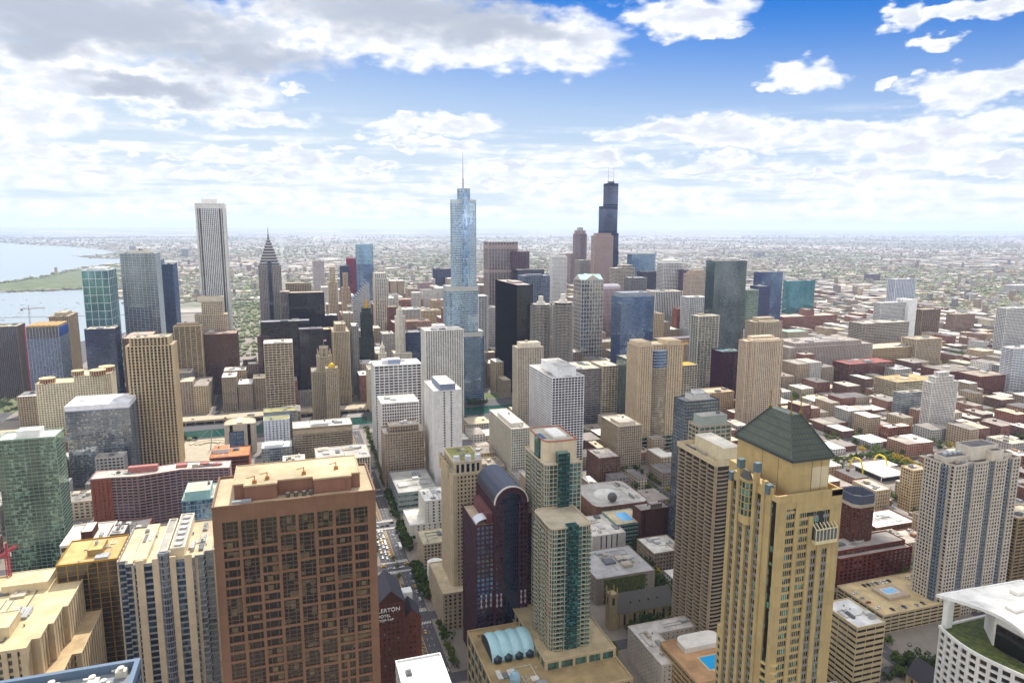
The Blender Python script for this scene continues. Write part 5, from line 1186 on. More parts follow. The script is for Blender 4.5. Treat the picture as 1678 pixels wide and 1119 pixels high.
def metal_roof_mat():
    m, t = new_mat('standing_seam')
    tc = t.n('ShaderNodeTexCoord'); s = t.n('ShaderNodeSeparateXYZ', i_0=tc.outputs['Object'])
    seam = t.m('MAXIMUM', t.m('LESS_THAN', t.m('FRACT', t.m('MULTIPLY', s.outputs[0], .6)), .2), t.m('LESS_THAN', t.m('FRACT', t.m('MULTIPLY', s.outputs[1], .6)), .2))
    n1 = t.noise(tc.outputs['Object'], .25, 5, .65)
    c = t.mix(n1.outputs['Fac'], (*lin('#33392f'), 1), (*lin('#565c4c'), 1)); c = t.mix(t.m('MULTIPLY', seam, .75), c, (*lin('#2e3531'), 1))
    p = t.n('ShaderNodeBsdfPrincipled', i_Base_Color=c, i_Roughness=.45, i_Metallic=.35); t.n('ShaderNodeOutputMaterial', i_0=p.outputs[0]); return m
ROOFMETAL = metal_roof_mat()
gold_tower()

# ---- white tower with sweeping roof, bottom right
def sweep_roof():
    foot_of(-345, -290, -245, -170)
    root = thing('curved_tower', 'white framed tower with sweeping white roof canopy and planted terrace in the bottom right corner', 'tower', (-318, -205, 0))
    e = [(22+3.6*math.sin(math.pi*k/8), -30+36*k/8) for k in range(9)]
    body = [(-26, -30)]+e+[(20, 12), (-26, 12)]
    H = 122
    S = sty('grid', bay=4.6, pier=.7, fl=3.5, sp=1.0, dp=.9, ds=.8, panes=2)
    f = MB(); facade(f, body, 0, H, sty('grid', bay=9, pier=.9, fl=3.6, sp=1.1, dp=.9, ds=.85), edges=[k for k in range(1, 9)]+[9, 10]); f.build('facade_frame', wall('#e2e0da'), root)
    g = MB(); g.prism(body, 0, H-.1, 0, bay=1.7, fl=3.6); g.build('glazing', glass('bronze'), root)
    roof_mesh(body, H, 1.0, 1.2, .8).build('roof', [wall('#e6e4de'), GRASSM], root)
    core = [(-26, -22), (2, -24), (12, -12), (13, 12), (-26, 12)]
    m = MB(); m.prism(core, H+.3, H+15, 0); m.build('penthouse', wall('#dedbd4'), root)
    m = MB(); m.box(12.6, 13.4, -10, 11.6, H+1, H+12); m.build('terrace_window', glass('black'), root)
    m = MB(); m.box(17, 21, -31, -28.5, H, H+15); m.build('fin_wall', wall('#e8e6e0'), root)
    # canopy
    c = [(-30, -31)]+[(24-11*math.sin(math.pi*k/10), -33+50*k/10) for k in range(11)]+[(-30, 17)]
    m = MB(); m.prism(c, H+15, H+16.6, 0, top=False, bottom=True); q = offset(c, -.8); n = len(c)
    for i in range(n): j = (i+1) % n; m.poly([(*c[i], H+16.6), (*c[j], H+16.6), (*q[j], H+16.6), (*q[i], H+16.6)]); m.poly([(*q[j], H+16.2), (*q[i], H+16.2), (*q[i], H+16.6), (*q[j], H+16.6)])
    m.poly([(*p, H+16.2) for p in q], 1); m.build('canopy_roof', [wall('#eae8e2'), roofm('#e8e4da')], root)
    for (x0, x1, y0, y1, h) in ((-14, 4, -14, -9, 1.2), (-20, 6, 4, 6, .8), (-22, -12, -24, -20, 1.6), (0, 8, -2, 2, .9)):
        m = MB(); m.box(x0, x1, y0, y1, H+16.4, H+16.4+h); m.build('rooftop_unit', wall('#e4e0d6'), root)
def grass_mat():
    m, t = new_mat('planted_roof'); g = t.n('ShaderNodeNewGeometry'); n1 = t.noise(g.outputs['Position'], .35, 5, .7); n2 = t.noise(g.outputs['Position'], 3, 3)
    c = t.mix(t.ss(n1.outputs['Fac'], .35, .65), (*lin('#3d4a1c'), 1), (*lin('#6a7230'), 1)); c = t.mix(t.m('MULTIPLY', n2.outputs['Fac'], .5), c, (*lin('#2c3616'), 1))
    p = t.n('ShaderNodeBsdfPrincipled', i_Base_Color=c, i_Roughness=.9); t.n('ShaderNodeOutputMaterial', i_0=p.outputs[0]); return m
GRASSM = grass_mat()
sweep_roof()

# ---- ribbed residential tower on the right with balcony slots
def slot_tower():
    x0, x1, ys, yn, H = -560.0, -487.0, -417.0, -393.0, 130.0
    foot_of(x0, x1, ys, yn)
    root = thing('apartment_tower', 'wide grey and white ribbed apartment tower with blue balcony slots, right', 'tower', ((x0+x1)/2, (yn+ys)/2, 0))
    W, D = 36.5, 12.0; c = 3.0
    p = [(-W, -D), (W, -D), (W, 2), (W-3, 2), (W-3, D-4), (W-4, D-4), (W-4, D)]
    for a, b in ((20, 12), (-2, -10), (-22, -29)): p += [(a, D), (a, D-2.5), (b, D-2.5), (b, D)]
    p += [(-W, D)]
    S = sty('punch', bay=3.0, pier=1.05, fl=3.0, sp=1.0, dp=.35, ds=.25, panes=1)
    block(root, p, 0, H, S, '#cbbfae', 'dark', '#5b4c46', 1.3)
    for bx in ((12.6, 19.4, D-2.4, D-.6), (-9.4, -2.6, D-2.4, D-.6), (-28.4, -22.6, D-2.4, D-.6), (W-2.9, W-.4, 2.2, D-4.2)):
        b = MB()
        for j in range(5, 43): b.box(*bx, j*3.02, j*3.02+1.05)
        b.build('balcony_stack', plain('#6f7f8c', .5), root)  # balcony slabs stacked storey by storey, one mesh per slot
    for (a, b_, c_, d_, h) in ((-18, 10, -8, 6, 11), (-34, -22, -9, 7, 3), (10, 32, -8, 4, 4), (-18, -6, 4, 11.6, 8)):
        m = MB(); q = rect(a, b_, c_, d_); m.prism(q, H+.3, H+h, 0); m.build('penthouse', wall('#d6cbb8'), root)
        roof_mesh(q, H+h, .15, .6, .4).build('penthouse_roof', [wall('#ddd4c4'), roofm('#6d6864')], root)
    for k in range(4):
        m = MB(); x = 13+k*5; m.lathe([(1.5, H+4.6), (1.7, H+6.4), (1.1, H+6.7)], x, -2, 12); m.build('rooftop_fan', plain('#b9bec2', .4), root)
    roof_units(root, rect(12, 34, 4, D), H, 3, 3)
slot_tower()

# ---- octagonal brick tower
def brick_octagon():
    foot_of(-512, -470, -500, -464)
    root = thing('brick_tower', 'squat octagonal red brown brick tower with dark slate rim', 'tower', (-492, -486, 0))
    p = [(-12, -8), (-7, -12), (7, -12), (12, -8), (12, 7), (7, 11), (-7, 11), (-12, 7)]
    block(root, p, 0, 66, sty('punch', bay=3.2, pier=1.3, fl=2.9, sp=1.2, dp=.25, ds=.22), '#6f4232', 'dark', '#3a3a44', .5)
    m = MB(); o = offset(p, .3); q = offset(p, -1.0); H0, H1 = 66, 75
    m.prism(o, H0, H1, 0, top=False)
    for i in range(8): j = (i+1) % 8; m.poly([(*o[i], H1), (*o[j], H1), (*q[j], H1), (*q[i], H1)]); m.poly([(*q[j], H0+1), (*q[i], H0+1), (*q[i], H1), (*q[j], H1)])
    m.build('slate_rim', plain('#565c6c', .5), root)
    m = MB(); m.prism(offset(p, .5), 64, 67, 0, bottom=True); m.build('stone_band', wall('#c9bca6'), root)
brick_octagon()

# ---- hotel with roof sign, two gabled brick volumes
def sign_hotel():
    foot_of(-72, -14, -420, -386)
    root = thing('sign_hotel', 'dark brown brick hotel with slate gables and white roof lettering, between granite tower and avenue', 'building', (-42, -400, 0))
    S = sty('punch', bay=2.8, pier=1.8, fl=3.4, sp=1.9, dp=.25, ds=.22)
    br = '#5a382c'
    block(root, rect(-18, 26, -18, 10), 0, 92, S, br, 'dark', '#50484a', .4)
    m = MB()
    def gab(x0, x1, y0, y1, z, h):
        xm = (x0+x1)/2; m.poly([(x0, y1, z), (xm, y1, z+h), (x1, y1, z)][::-1], 0); m.poly([(x0, y0, z), (x1, y0, z), (xm, y0, z+h)], 0)
        m.poly([(x0-.5, y0, z), (xm, y0, z+h), (xm, y1+.3, z+h), (x0-.5, y1+.3, z)][::-1], 1); m.poly([(x1+.5, y1+.3, z), (xm, y1+.3, z+h), (xm, y0, z+h), (x1+.5, y0, z)][::-1], 1)
    gab(-18, -2, -18, 10, 92.4, 8); gab(4, 26, -18, 10, 92.4, 9)
    m.build('gable_roof', [wall('#4a3028'), plain('#3a3840', .7)], root)
    block(root, rect(-29, -18.6, -14, 2), 0, 76, S, '#6e4232', 'dark', '#4a4446', .4, names=('wing_frame', 'wing_glazing', 'wing_roof'))
    m = MB(); gab(-29, -18.6, -14, 2, 76.3, 6); m.build('wing_gable', [wall('#6e4232'), plain('#3a3840', .7)], root)
    q = rect(-27, -19, -22, -15); m = MB(); m.prism(q, 60, 84, 0); m.build('white_penthouse', wall('#dcd8d0'), root)
    for (txt, sz, z) in (('ALLERTON', 3.5, 88.0), ('HOTEL', 2.5, 84.8), ('TIP-TOP-TAP', 2.1, 82.2)):
        me = text_mesh(txt, sz); o = bpy.data.objects.new('sign_lettering', me); COL.objects.link(o); o.parent = root
        me.materials.append(plain('#e9e6e0', .5)); o.rotation_euler = (R(90), 0, R(180)); o.location = (-6.5+{'ALLERTON': 0, 'HOTEL': 1.0, 'TIP-TOP-TAP': 1.4}[txt], 11.0, z)
sign_hotel()
# ================================================================ the setting: ground, water, streets
def ground_mat():
    m, t = new_mat('ground_far'); g = t.n('ShaderNodeNewGeometry'); P = g.outputs['Position']
    big = t.noise(P, .00035, 6, .6); mid = t.noise(P, .0022, 5, .65); fine = t.noise(P, .02, 4, .7)
    br = t.n('ShaderNodeTexBrick', i_Vector=P, i_Color1=(.0, .0, .0, 1), i_Color2=(1, 1, 1, 1), i_Mortar=(.5, .5, .5, 1), i_Scale=1.0); br.offset = 0
    br.inputs['Mortar Size'].default_value = 9; br.inputs['Brick Width'].default_value = 201; br.inputs['Row Height'].default_value = 100; br.inputs['Bias'].default_value = 0
    green = t.mix(fine.outputs['Fac'], (.05, .07, .03, 1), (.17, .18, .09, 1)); built = t.mix(fine.outputs['Fac'], (.22, .20, .17, 1), (.58, .54, .47, 1))
    fac = t.ss(t.m('ADD', t.m('MULTIPLY', big.outputs['Fac'], .7), t.m('MULTIPLY', mid.outputs['Fac'], .5)), .52, .70)
    c = t.mix(fac, green, built); c = t.mix(t.m('MULTIPLY', br.outputs['Fac'], .45), c, (.24, .225, .2, 1))
    c = t.mix(t.ss(t.noise(P, .0011, 3, .7).outputs['Fac'], .66, .76), c, (.48, .45, .40, 1))
    p = t.n('ShaderNodeBsdfPrincipled', i_Base_Color=c, i_Roughness=.95); t.n('ShaderNodeOutputMaterial', i_0=p.outputs[0]); return m
def water_mat(name, col, rough, bump, scale):
    m, t = new_mat(name); g = t.n('ShaderNodeNewGeometry'); n1 = t.noise(g.outputs['Position'], scale, 4, .6)
    b = t.n('ShaderNodeBump', i_Strength=bump, i_Distance=1.0, i_Height=n1.outputs['Fac'])
    p = t.n('ShaderNodeBsdfPrincipled', i_Base_Color=(*lin(col), 1), i_Roughness=rough, i_IOR=1.33, i_Normal=b.outputs[0]); t.n('ShaderNodeOutputMaterial', i_0=p.outputs[0]); return m
def asphalt(hexc, name):
    m, t = new_mat(name); g = t.n('ShaderNodeNewGeometry'); n1 = t.noise(g.outputs['Position'], .12, 5, .65); n2 = t.noise(g.outputs['Position'], 1.6, 3)
    f = t.m('ADD', .6, t.m('ADD', t.m('MULTIPLY', n1.outputs['Fac'], .55), t.m('MULTIPLY', n2.outputs['Fac'], .2)))
    hs = t.n('ShaderNodeHueSaturation', i_Color=(*lin(hexc), 1), i_Value=f)
    p = t.n('ShaderNodeBsdfPrincipled', i_Base_Color=hs.outputs[0], i_Roughness=.85); t.n('ShaderNodeOutputMaterial', i_0=p.outputs[0]); return m
ASPH = asphalt('#4e4c4e', 'asphalt'); PAVE = asphalt('#857c70', 'pavement'); LOT = asphalt('#8b8378', 'yard')

m = MB(); m.poly([(70000*math.cos(2*math.pi*k/96), 70000*math.sin(2*math.pi*k/96), -.12) for k in range(96)]); struct(m.build('ground', ground_mat()))
m = MB(); m.poly([(x, y, -.02) for x, y in ((-2350, -2750), (620, -2750), (760, 250), (-2350, 250))]); struct(m.build('street_surface', ASPH))

PENIN = [(3740, -4708), (1409, -4331), (1350, -4713), (1331, -5518), (1205, -6190), (758, -3962), (930, -3868), (1099, -3816), (1237, -3791), (3348, -4207)]
LAKE = [(11008, -13988), (4262, -13296), (3239, -11446), (2777, -11079), (2238, -9972), (1738, -8854), (1726, -8031), (1897, -7784), (1626, -7213), (1385, -7158), (1201, -6279), (1280, -6120), (1358, -5666), (1365, -4766), (1423, -4375), (3809, -4796)]
HARBOR = [(3321, -4173), (1226, -3758), (1089, -3781), (922, -3832), (778, -3895), (594, -3064), (443, -2279), (507, -2170), (591, -2007), (607, -1811), (1047, -1269)]
def sheet(name, pts, z, mat): m = MB(); m.poly([(x, y, z) for x, y in pts]); return struct(m.build(name, mat))
LAKEM = water_mat('lake_water', '#8f9b9f', .3, .10, .01)
sheet('lake_water', LAKE, .6, LAKEM); sheet('harbor_water', HARBOR, .35, LAKEM)
RIVM = water_mat('river_water', '#1d4a42', .12, .2, .15)
sheet('river_water', [(-700, -1170), (-300, -1158), (-60, -1150), (420, -1140), (420, -1098), (-60, -1106), (-300, -1112), (-700, -1120)], .05, RIVM)
m = MB(); m.box(150, 400, -2060, -1980, 0, .3); 
BW = MB(); BW.box(400, 2400, -1, 1, 0, 1.6); o = BW.build('breakwater', wall('#8c867c'), None, (0, -2900, 0)); struct(o); o.location = (-150, -2680, 0); o.rotation_euler = (0, 0, R(-4))
GRASS2 = grass_mat()
def lawn(pts, z=.1): return sheet('park_lawn', pts, z, LAWN)
def lawn_mat():
    m, t = new_mat('lawn'); g = t.n('ShaderNodeNewGeometry'); n1 = t.noise(g.outputs['Position'], .012, 5, .7)
    c = t.mix(t.ss(n1.outputs['Fac'], .35, .65), (.05, .085, .02, 1), (.13, .15, .05, 1)); p = t.n('ShaderNodeBsdfPrincipled', i_Base_Color=c, i_Roughness=.9); t.n('ShaderNodeOutputMaterial', i_0=p.outputs[0]); return m
LAWN = lawn_mat()
lawn([(50, -3050), (240, -3050), (280, -1780), (60, -1780)]); lawn([(30, -1680), (150, -1680), (150, -1560), (30, -1560)])
lawn([(300, -1700), (470, -1640), (500, -1360), (330, -1330)]); lawn([(3740, -4708), (1409, -4331), (1350, -4713), (1331, -5518), (1205, -6190), (758, -3962), (930, -3868), (1099, -3816), (1237, -3791), (3348, -4207)], .7); lawn([(118, -930), (130, -930), (150, -850), (138, -850)], .2)

PROM = asphalt('#b3a68e', 'promenade')
sheet('promenade', [(92, -1094), (92, -860), (150, -860), (150, -1094)], .145, PROM)
def fountain():
    root = thing('fountain', 'curved riverside fountain terraces with a pale mast and cables, beside the museum', 'fountain', (112, -1060, 0))
    for q_, (r0, r1, h) in enumerate(((12, 15, 1.6), (18, 22, 1.0), (26, 31, .8))):
        m = MB()
        for k in range(12):
            a0, a1 = R(200+k*11.5), R(200+(k+1)*11.5); P4 = [(r0*math.cos(a0), r0*math.sin(a0)), (r1*math.cos(a0), r1*math.sin(a0)), (r1*math.cos(a1), r1*math.sin(a1)), (r0*math.cos(a1), r0*math.sin(a1))]
            m.prism(P4, .2, .2+h, 0)
        m.build('terrace', wall('#c4b79c'), root)
    m = MB(); m.beam((-4, 22, 0), (-8, 22, 34), .7, 0, .25); m.beam((-8, 22, 34), (28, 20, 1), .12); m.beam((-8, 22, 34), (-34, 24, 1), .12); m.build('mast', plain('#a9aca6', .5), root)
fountain()
# blocks of pavement between the streets
SX = [446, 230, 118, 23, -75, -101, -210, -300, -416, -532, -656, -773, -889, -1030, -1145, -1265, -1385, -1505, -1640, -1780, -1920, -2060, -2200, -2340]
SY = [60, -85, -170, -262, -352, -441, -525, -616, -712, -806, -895, -985, -1085, -1200, -1300, -1400, -1500, -1610, -1725, -1850, -1970, -2090, -2210, -2330, -2450, -2600, -2740]
BLOCKS = []
pv = MB()
for i in range(len(SX)-1):
    for j in range(len(SY)-1):
        xb, xa = SX[i], SX[i+1]; yb, ya = SY[j], SY[j+1]
        if (xb, xa) == (-75, -101): continue                 # the avenue
        if ya == -1200 and yb == -1085 and xa > -760: continue  # river
        g0 = 0 if xa == -101 or xb == -101 or xb == -75 or xa == -75 else 7
        ex0 = xa+(0 if xa in (-75,) else 7 if xa != -101 else 0); ex1 = xb-(0 if xb in (-101,) else 7 if xb != -75 else 0)
        BLOCKS.append((ex0, ex1, ya+6, yb-6)); pv.box(ex0, ex1, ya+6, yb-6, -.1, .13, 0, 'tnsew')
struct(pv.build('pavement', PAVE))

# the avenue: lane lines, zebra crossings, yellow median
wp, yp = plain('#dcd8cc', .7, name='road_paint'), plain('#d2a21e', .7, name='road_paint')
mk = MB(); my = MB(); zc = .004
XS = [-441, -525, -616, -712, -806, -895, -985, -1085]
for yc in XS:
    for dy in (-9.5, 9.5):
        for x in np.arange(-100, -75.5, 1.25): mk.box(x, x+.62, yc+dy-1.6, yc+dy+1.6, 0, zc, 0, 't')
    for dx in (-77, -99): pass
for a, b in zip(XS[:-1], XS[1:]):
    for y in np.arange(a-14, b+14, -9.0):
        for x in (-96.2, -92.6, -84.0, -80.2): mk.box(x-.08, x+.08, y-3.2, y, 0, zc, 0, 't')
    mk.box(-100, -88.6, a-12.6, a-12, 0, zc, 0, 't'); mk.box(-87, -76, b+12, b+12.6, 0, zc, 0, 't')
    for x in (-89.4, -86.2): my.box(x-.16, x+.16, b+13, a-13, 0, zc, 0, 't')
    for y in np.arange(a-16, b+30, -5.0): my.corners([[(-89.4, y, 0), (-86.2, y-3, 0), (-86.2, y-2.4, 0), (-89.4, y+.6, 0), (-89.4, y, zc), (-86.2, y-3, zc), (-86.2, y-2.4, zc), (-89.4, y+.6, zc)]], 0, 't')
struct(mk.build('road_marking', wp)); struct(my.build('road_marking', yp))
for xs in SX[6:16]:
    mk2 = MB()
    for y in np.arange(-120, -1080, -12.0): mk2.box(xs-.1, xs+.1, y-4, y, 0, zc, 0, 't')
    struct(mk2.build('road_marking', wp))
pl = MB()
for a, b in zip(XS[:-1], XS[1:]): pl.box(-89, -86.6, b+34, b+16, 0, .5)
struct(pl.build('planter_kerb', PAVE))
sheet('avenue_bend', [(-75, -1085), (-101, -1085), (-150, -1330), (-122, -1330)], .02, asphalt('#8d8780', 'concrete_road'))
sheet('avenue_far', [(-122, -1330), (-150, -1330), (-150, -2700), (-122, -2700)], .022, asphalt('#7d7872', 'concrete_road'))
m = MB(); m.box(-330, 420, -1212, -1180, 4.0, 6.0); 
for x in range(-320, 420, 14): m.box(x, x+1.2, -1181.6, -1180.4, 0, 4.0)
m.box(-330, 420, -1180.6, -1180.2, 6.0, 7.0); struct(m.build('river_drive', asphalt('#b5a78c', 'concrete_road')))

# ================================================================ other buildings and places in the middle ground
def church(name, label, cx, cy, L, W, H, ridge, rz, tower_at, spire_h, stone, slate):
    root = thing(name, label, 'church', (cx, cy, 0)); root.rotation_euler = (0, 0, R(rz)); foot_of(cx-L/2, cx+L/2, cy-W/2, cy+W/2)
    st = wall(stone); sl = plain(slate, .7)
    m = MB(); m.box(-L/2, L/2, -W/2, W/2, 0, H)
    for x0, x1 in ((-L/2, -L/2+.8), (L/2-.8, L/2)): m.poly([(x0, -W/2, H), (x0, 0, H+ridge+.8), (x0, W/2, H)][::1], 0); m.poly([(x1, -W/2, H), (x1, W/2, H), (x1, 0, H+ridge+.8)], 0)
    for k in range(6): x = -L/2+(k+.5)*L/6; m.box(x-.6, x+.6, W/2, W/2+1.2, 0, H-1); m.box(x-.6, x+.6, -W/2-1.2, -W/2, 0, H-1)
    m.build('wall', st, root)
    m = MB(); o = .8
    m.poly([(-L/2-.2, W/2+o, H-.4), (L/2+.2, W/2+o, H-.4), (L/2+.2, 0, H+ridge), (-L/2-.2, 0, H+ridge)][::-1]); m.poly([(-L/2-.2, -W/2-o, H-.4), (L/2+.2, -W/2-o, H-.4), (L/2+.2, 0, H+ridge), (-L/2-.2, 0, H+ridge)])
    m.build('roof', sl, root)
    for k in range(4):
        x = -L/4+k*L/6.5; m = MB(); m.poly([(x-1, W*.32, H+ridge*.36), (x+1, W*.32, H+ridge*.36), (x, W*.32, H+ridge*.36+2)][::-1]); m.poly([(x-1, W*.32, H+ridge*.36), (x, W*.32, H+ridge*.36+2), (x, W*.14, H+ridge*.36+2)], 0); m.poly([(x+1, W*.32, H+ridge*.36), (x, W*.14, H+ridge*.36+2), (x, W*.32, H+ridge*.36+2)], 0); m.build('dormer', plain('#2c2c2e'), root)
    for s_ in (-1, 1):
        for k in range(5):
            x = -L/2+(k+1)*L/6; m = MB(); m.poly([(x-.9, s_*(W/2+.05), 2), (x+.9, s_*(W/2+.05), 2), (x+.9, s_*(W/2+.05), H-3), (x, s_*(W/2+.05), H-1.4), (x-.9, s_*(W/2+.05), H-3)][::-s_]); m.build('window', plain('#1c2026', .2), root)
    if tower_at:
        tx, ty, tw, th = tower_at; m = MB(); m.box(tx-tw, tx+tw, ty-tw, ty+tw, 0, th)
        for a in (-1, 1):
            for b in (-1, 1): m.lathe([(.9, th-2), (.8, th+2.5), (.05, th+6)], tx+a*(tw-.3), ty+b*(tw-.3), 6, smooth=False)
        m.build('tower', st, root)
        m = MB()
        for s_ in (-1, 1): m.box(tx-1.1, tx+1.1, ty+s_*(tw+.02)-.05, ty+s_*(tw+.02)+.05, th-9, th-3); m.box(tx+s_*(tw+.02)-.05, tx+s_*(tw+.02)+.05, ty-1.1, ty+1.1, th-9, th-3)
        m.build('louvre', plain('#2a2622'), root)
        if spire_h:
            m = MB(); m.lathe([(tw*.85, th), (.15, th+spire_h)], tx, ty, 8, smooth=False); m.build('spire', sl, root)
    return root
church('stone_church', 'grey roofed stone church with row of small dormers beside big dark trees', -262, -470, 52, 17, 13, 12, 0, (28, 6, 3.4, 30), 0, '#a89670', '#57544f')
church('stone_church', 'pale gothic church with slate spire at the foot of the white curved tower', -400, -318, 30, 16, 14, 11, 90, (12, 0, 4.2, 40), 27, '#c4b183', '#3f3c42')

def parking_deck():
    x0, x1, y0, y1, H = -512, -432, -440, -392, 15.0; foot_of(x0, x1, y0, y1)
    root = thing('parking_deck', 'sandy concrete parking deck with cars on its roof and a blue pool corner', 'parking garage', ((x0+x1)/2, (y0+y1)/2, 0)); W, D = 40, 24
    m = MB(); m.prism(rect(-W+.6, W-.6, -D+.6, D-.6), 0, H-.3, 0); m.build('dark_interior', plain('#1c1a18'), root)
    block(root, rect(-W, W, -D, D), 0, H, sty('band', bay=8, pier=.8, fl=3.2, sp=1.5, ds=.3, dp=.34), '#bda985', 'black', '#c9b182', 1.0, names=('wall', 'opening', 'parking_roof'))
    m = MB(); m.box(-4, 18, -10, 8, H+.25, H+2.6); m.build('pool_terrace', wall('#b8a68c'), root)
    m = MB(); m.box(2, 13, -5, 1.5, H+2.6, H+2.72); m.build('swimming_pool', plain('#2f9fd0', .15), root)
    m = MB(); m.box(.6, 14.4, -6.4, 2.9, H+2.55, H+2.66); m.build('pool_rim', plain('#d8cfbc'), root)
parking_deck()
def pool_block(name, label, x0, x1, y0, y1, H, wc, pool, rim='#cdb48c', st='band', roofc='#b58d64'):
    foot_of(x0, x1, y0, y1); root = thing(name, label, 'building', ((x0+x1)/2, (y0+y1)/2, 0)); W, D = (x1-x0)/2, (y1-y0)/2
    block(root, rect(-W, W, -D, D), 0, H, sty(st, fl=4, sp=2.2), wc, 'black', roofc, 1.0)
    a, b, c, d = pool; m = MB(); m.box(a-1, b+1, c-1, d+1, H+.25, H+.55); m.build('pool_rim', plain(rim), root)
    m = MB(); m.box(a, b, c, d, H+.5, H+.62); m.build('swimming_pool', plain('#28a4dc', .12), root)
    for k in range(6): m = MB(); m.box(a+k*(b-a)/6, a+k*(b-a)/6+.8, d+1.6, d+3.4, H+.3, H+.8); m.build('sun_lounger', plain('#e3dccb'), root)
    return root
rt = pool_block('pool_building', 'tan parking block with a large bright blue rooftop pool before the ribbed balcony tower', -279, -236, -392, -346, 30, '#b99d72', (-9, 6, 0, 13))
m = MB(); p = rrect(-19, 12, -22, -7, 6, 4, 'ab'); m.prism(p, 30.3, 34, 0); m.build('pool_house', wall('#dcd6ca'), rt)
pool_block('pool_building', 'green glass hotel deck with an oval blue pool beside the dark brown slab hotel', -332, -300, -622, -588, 24, '#7f9a90', (-6, 6, -10, 10), st='curt', roofc='#c9b894')
for (nm, lab, x, y, z, a, b) in (('swimming_pool', 'turquoise rooftop pool with timber deck on the gold framed slab', 98, -485, 101.6, 6, 3.6), ('swimming_pool', 'small blue pool on the roof of the white block behind the gold slab', 128, -566, 98.0, 5, 3)):
    pass

def ell_block():
    foot_of(-285, -228, -426, -374)
    root = thing('white_block', 'pale stuccoed L shaped apartment block with small dark windows by the church trees', 'building', (-254, -400, 0))
    S = sty('punch', bay=3.6, pier=2.5, fl=3.3, sp=2.1, dp=.25, ds=.22)
    block(root, [(-30, -24), (26, -24), (26, 24), (10, 24), (10, -10), (-30, -10)], 0, 25, S, '#cfc4b6', 'black', '#c9c2b8', .8); roof_units(root, rect(11, 25, -20, 20), 25, 4, 3); roof_units(root, rect(-28, 8, -23, -12), 25, 3, 4)
ell_block()
def ivy_block():
    foot_of(-292, -236, -548, -498)
    root = thing('ivy_block', 'low grey roofed block with an ivy covered front and many roof pipes', 'building', (-264, -522, 0))
    block(root, rect(-27, 27, -25, 24), 0, 23, sty('punch', bay=5, pier=3.5, fl=5, sp=3), '#94897c', 'dark', '#aca8a4', .7)
    m = MB(); m.box(-18, 20, 24.5, 25.1, 0, 22); m.build('ivy', GRASS2, root); roof_units(root, rect(-25, 25, -23, 22), 23, 9, 7, 3.4)
ivy_block()
def dome_roof():
    foot_of(-368, -300, -715, -640)
    root = thing('domed_hall', 'brown brick hall with big pale roof, shallow dome and dark sphere', 'hall', (-335, -678, 0))
    block(root, rrect(-32, 32, -34, 34, 8, 2), 0, 19, sty('punch', bay=6, pier=4.8, fl=6, sp=3.6), '#7d5c48', 'dark', '#b5b0a6', .8)
    m = MB(); m.lathe([(15, 19.3), (13, 21.2), (9, 23), (4, 24.2), (.01, 24.6)], 4, 2, 20); m.build('dome', roofm('#cfccc4'), root)
    m = MB(); m.lathe([(5.2*math.sin(R(a))+.01, 25-5.2*math.cos(R(a))) for a in range(0, 181, 15)], 8, 24, 16, cap=False); m.build('sphere', plain('#5d5a56', .5), root); roof_units(root, rect(-30, -14, -30, 30), 19, 6, 9)
dome_roof()
def burger():
    foot_of(-760, -680, -715, -640)
    root = thing('drive_in_restaurant', 'white flat roofed glass restaurant spanned by two tall yellow arches', 'restaurant', (-716, -678, 0)); root.rotation_euler = (0, 0, 0)
    m = MB(); m.box(-16, 16, -22, 22, 0, 6.2); m.build('glazing', plain('#2c3234', .2), root)
    m = MB(); m.box(-19, 19, -26, 26, 6.2, 7.6); m.box(-18.5, -17.9, -24, -23, 0, 6.2); m.box(17.9, 18.5, 22, 23, 0, 6.2); m.build('roof', wall('#e9e4d8'), root)
    for x in (-19.8, 19.8):
        m = MB(); n = 20
        for k in range(n):
            f0, f1 = -1+2*k/n, -1+2*(k+1)/n
            m.beam((x, -17+12*f0, 18*(1-f0**4*1.0)+.0), (x, -17+12*f1, 18*(1-f1**4)), .75)
        for k in range(n):
            f0, f1 = -1+2*k/n, -1+2*(k+1)/n
            if False: m.beam((x, 10+12*f0, 18*(1-f0**4)), (x, 10+12*f1, 18*(1-f1**4)), .75)
        m.build('yellow_arch', plain('#f0cf1c', .5), root)
    m = MB(); m.box(-40, -22, -30, -8, 5, 5.8); m.build('awning_roof', wall('#efe9dc'), root)
burger()

def crane(name, label, x, y, z0, h, jib, col, ang):
    root = thing(name, label, 'crane', (x, y, z0)); root.rotation_euler = (0, 0, R(ang)); mat = plain(col, .5)
    def lattice(p, q, r, n):
        m = MB(); p, q = Vector(p), Vector(q); d = (q-p)/n; ax = Vector((0, 1, 0)); up = (q-p).normalized().cross(ax)
        cs = [ax*r+up*r, ax*-r+up*r, ax*-r-up*r, ax*r-up*r]
        for c in cs: m.beam(p+c, q+c, .16)
        for k in range(n):
            for i in range(4): m.beam(p+d*k+cs[i], p+d*(k+1)+cs[(i+1) % 4], .1)
        return m
    lattice((0, 0, 0), (0, 0, h), .9, int(h/2.5)).build('mast', mat, root); lattice((-12, 0, h+1), (jib, 0, h+1), .7, int((jib+12)/2.5)).build('jib', mat, root)
    m = MB(); m.beam((0, 0, h), (0, 0, h+7), .4); m.beam((0, 0, h+7), (jib*.7, 0, h+1.6), .1); m.beam((0, 0, h+7), (-11, 0, h+1.6), .1); m.build('tie_mast', mat, root)
    m = MB(); m.box(-12, -8, -1.2, 1.2, h-2.2, h+.4); m.build('counterweight', plain('#8e8a84'), root)
    m = MB(); m.box(.9, 2.6, -1.0, 1.0, h-2.4, h); m.build('cab', plain('#d8d4cc'), root)
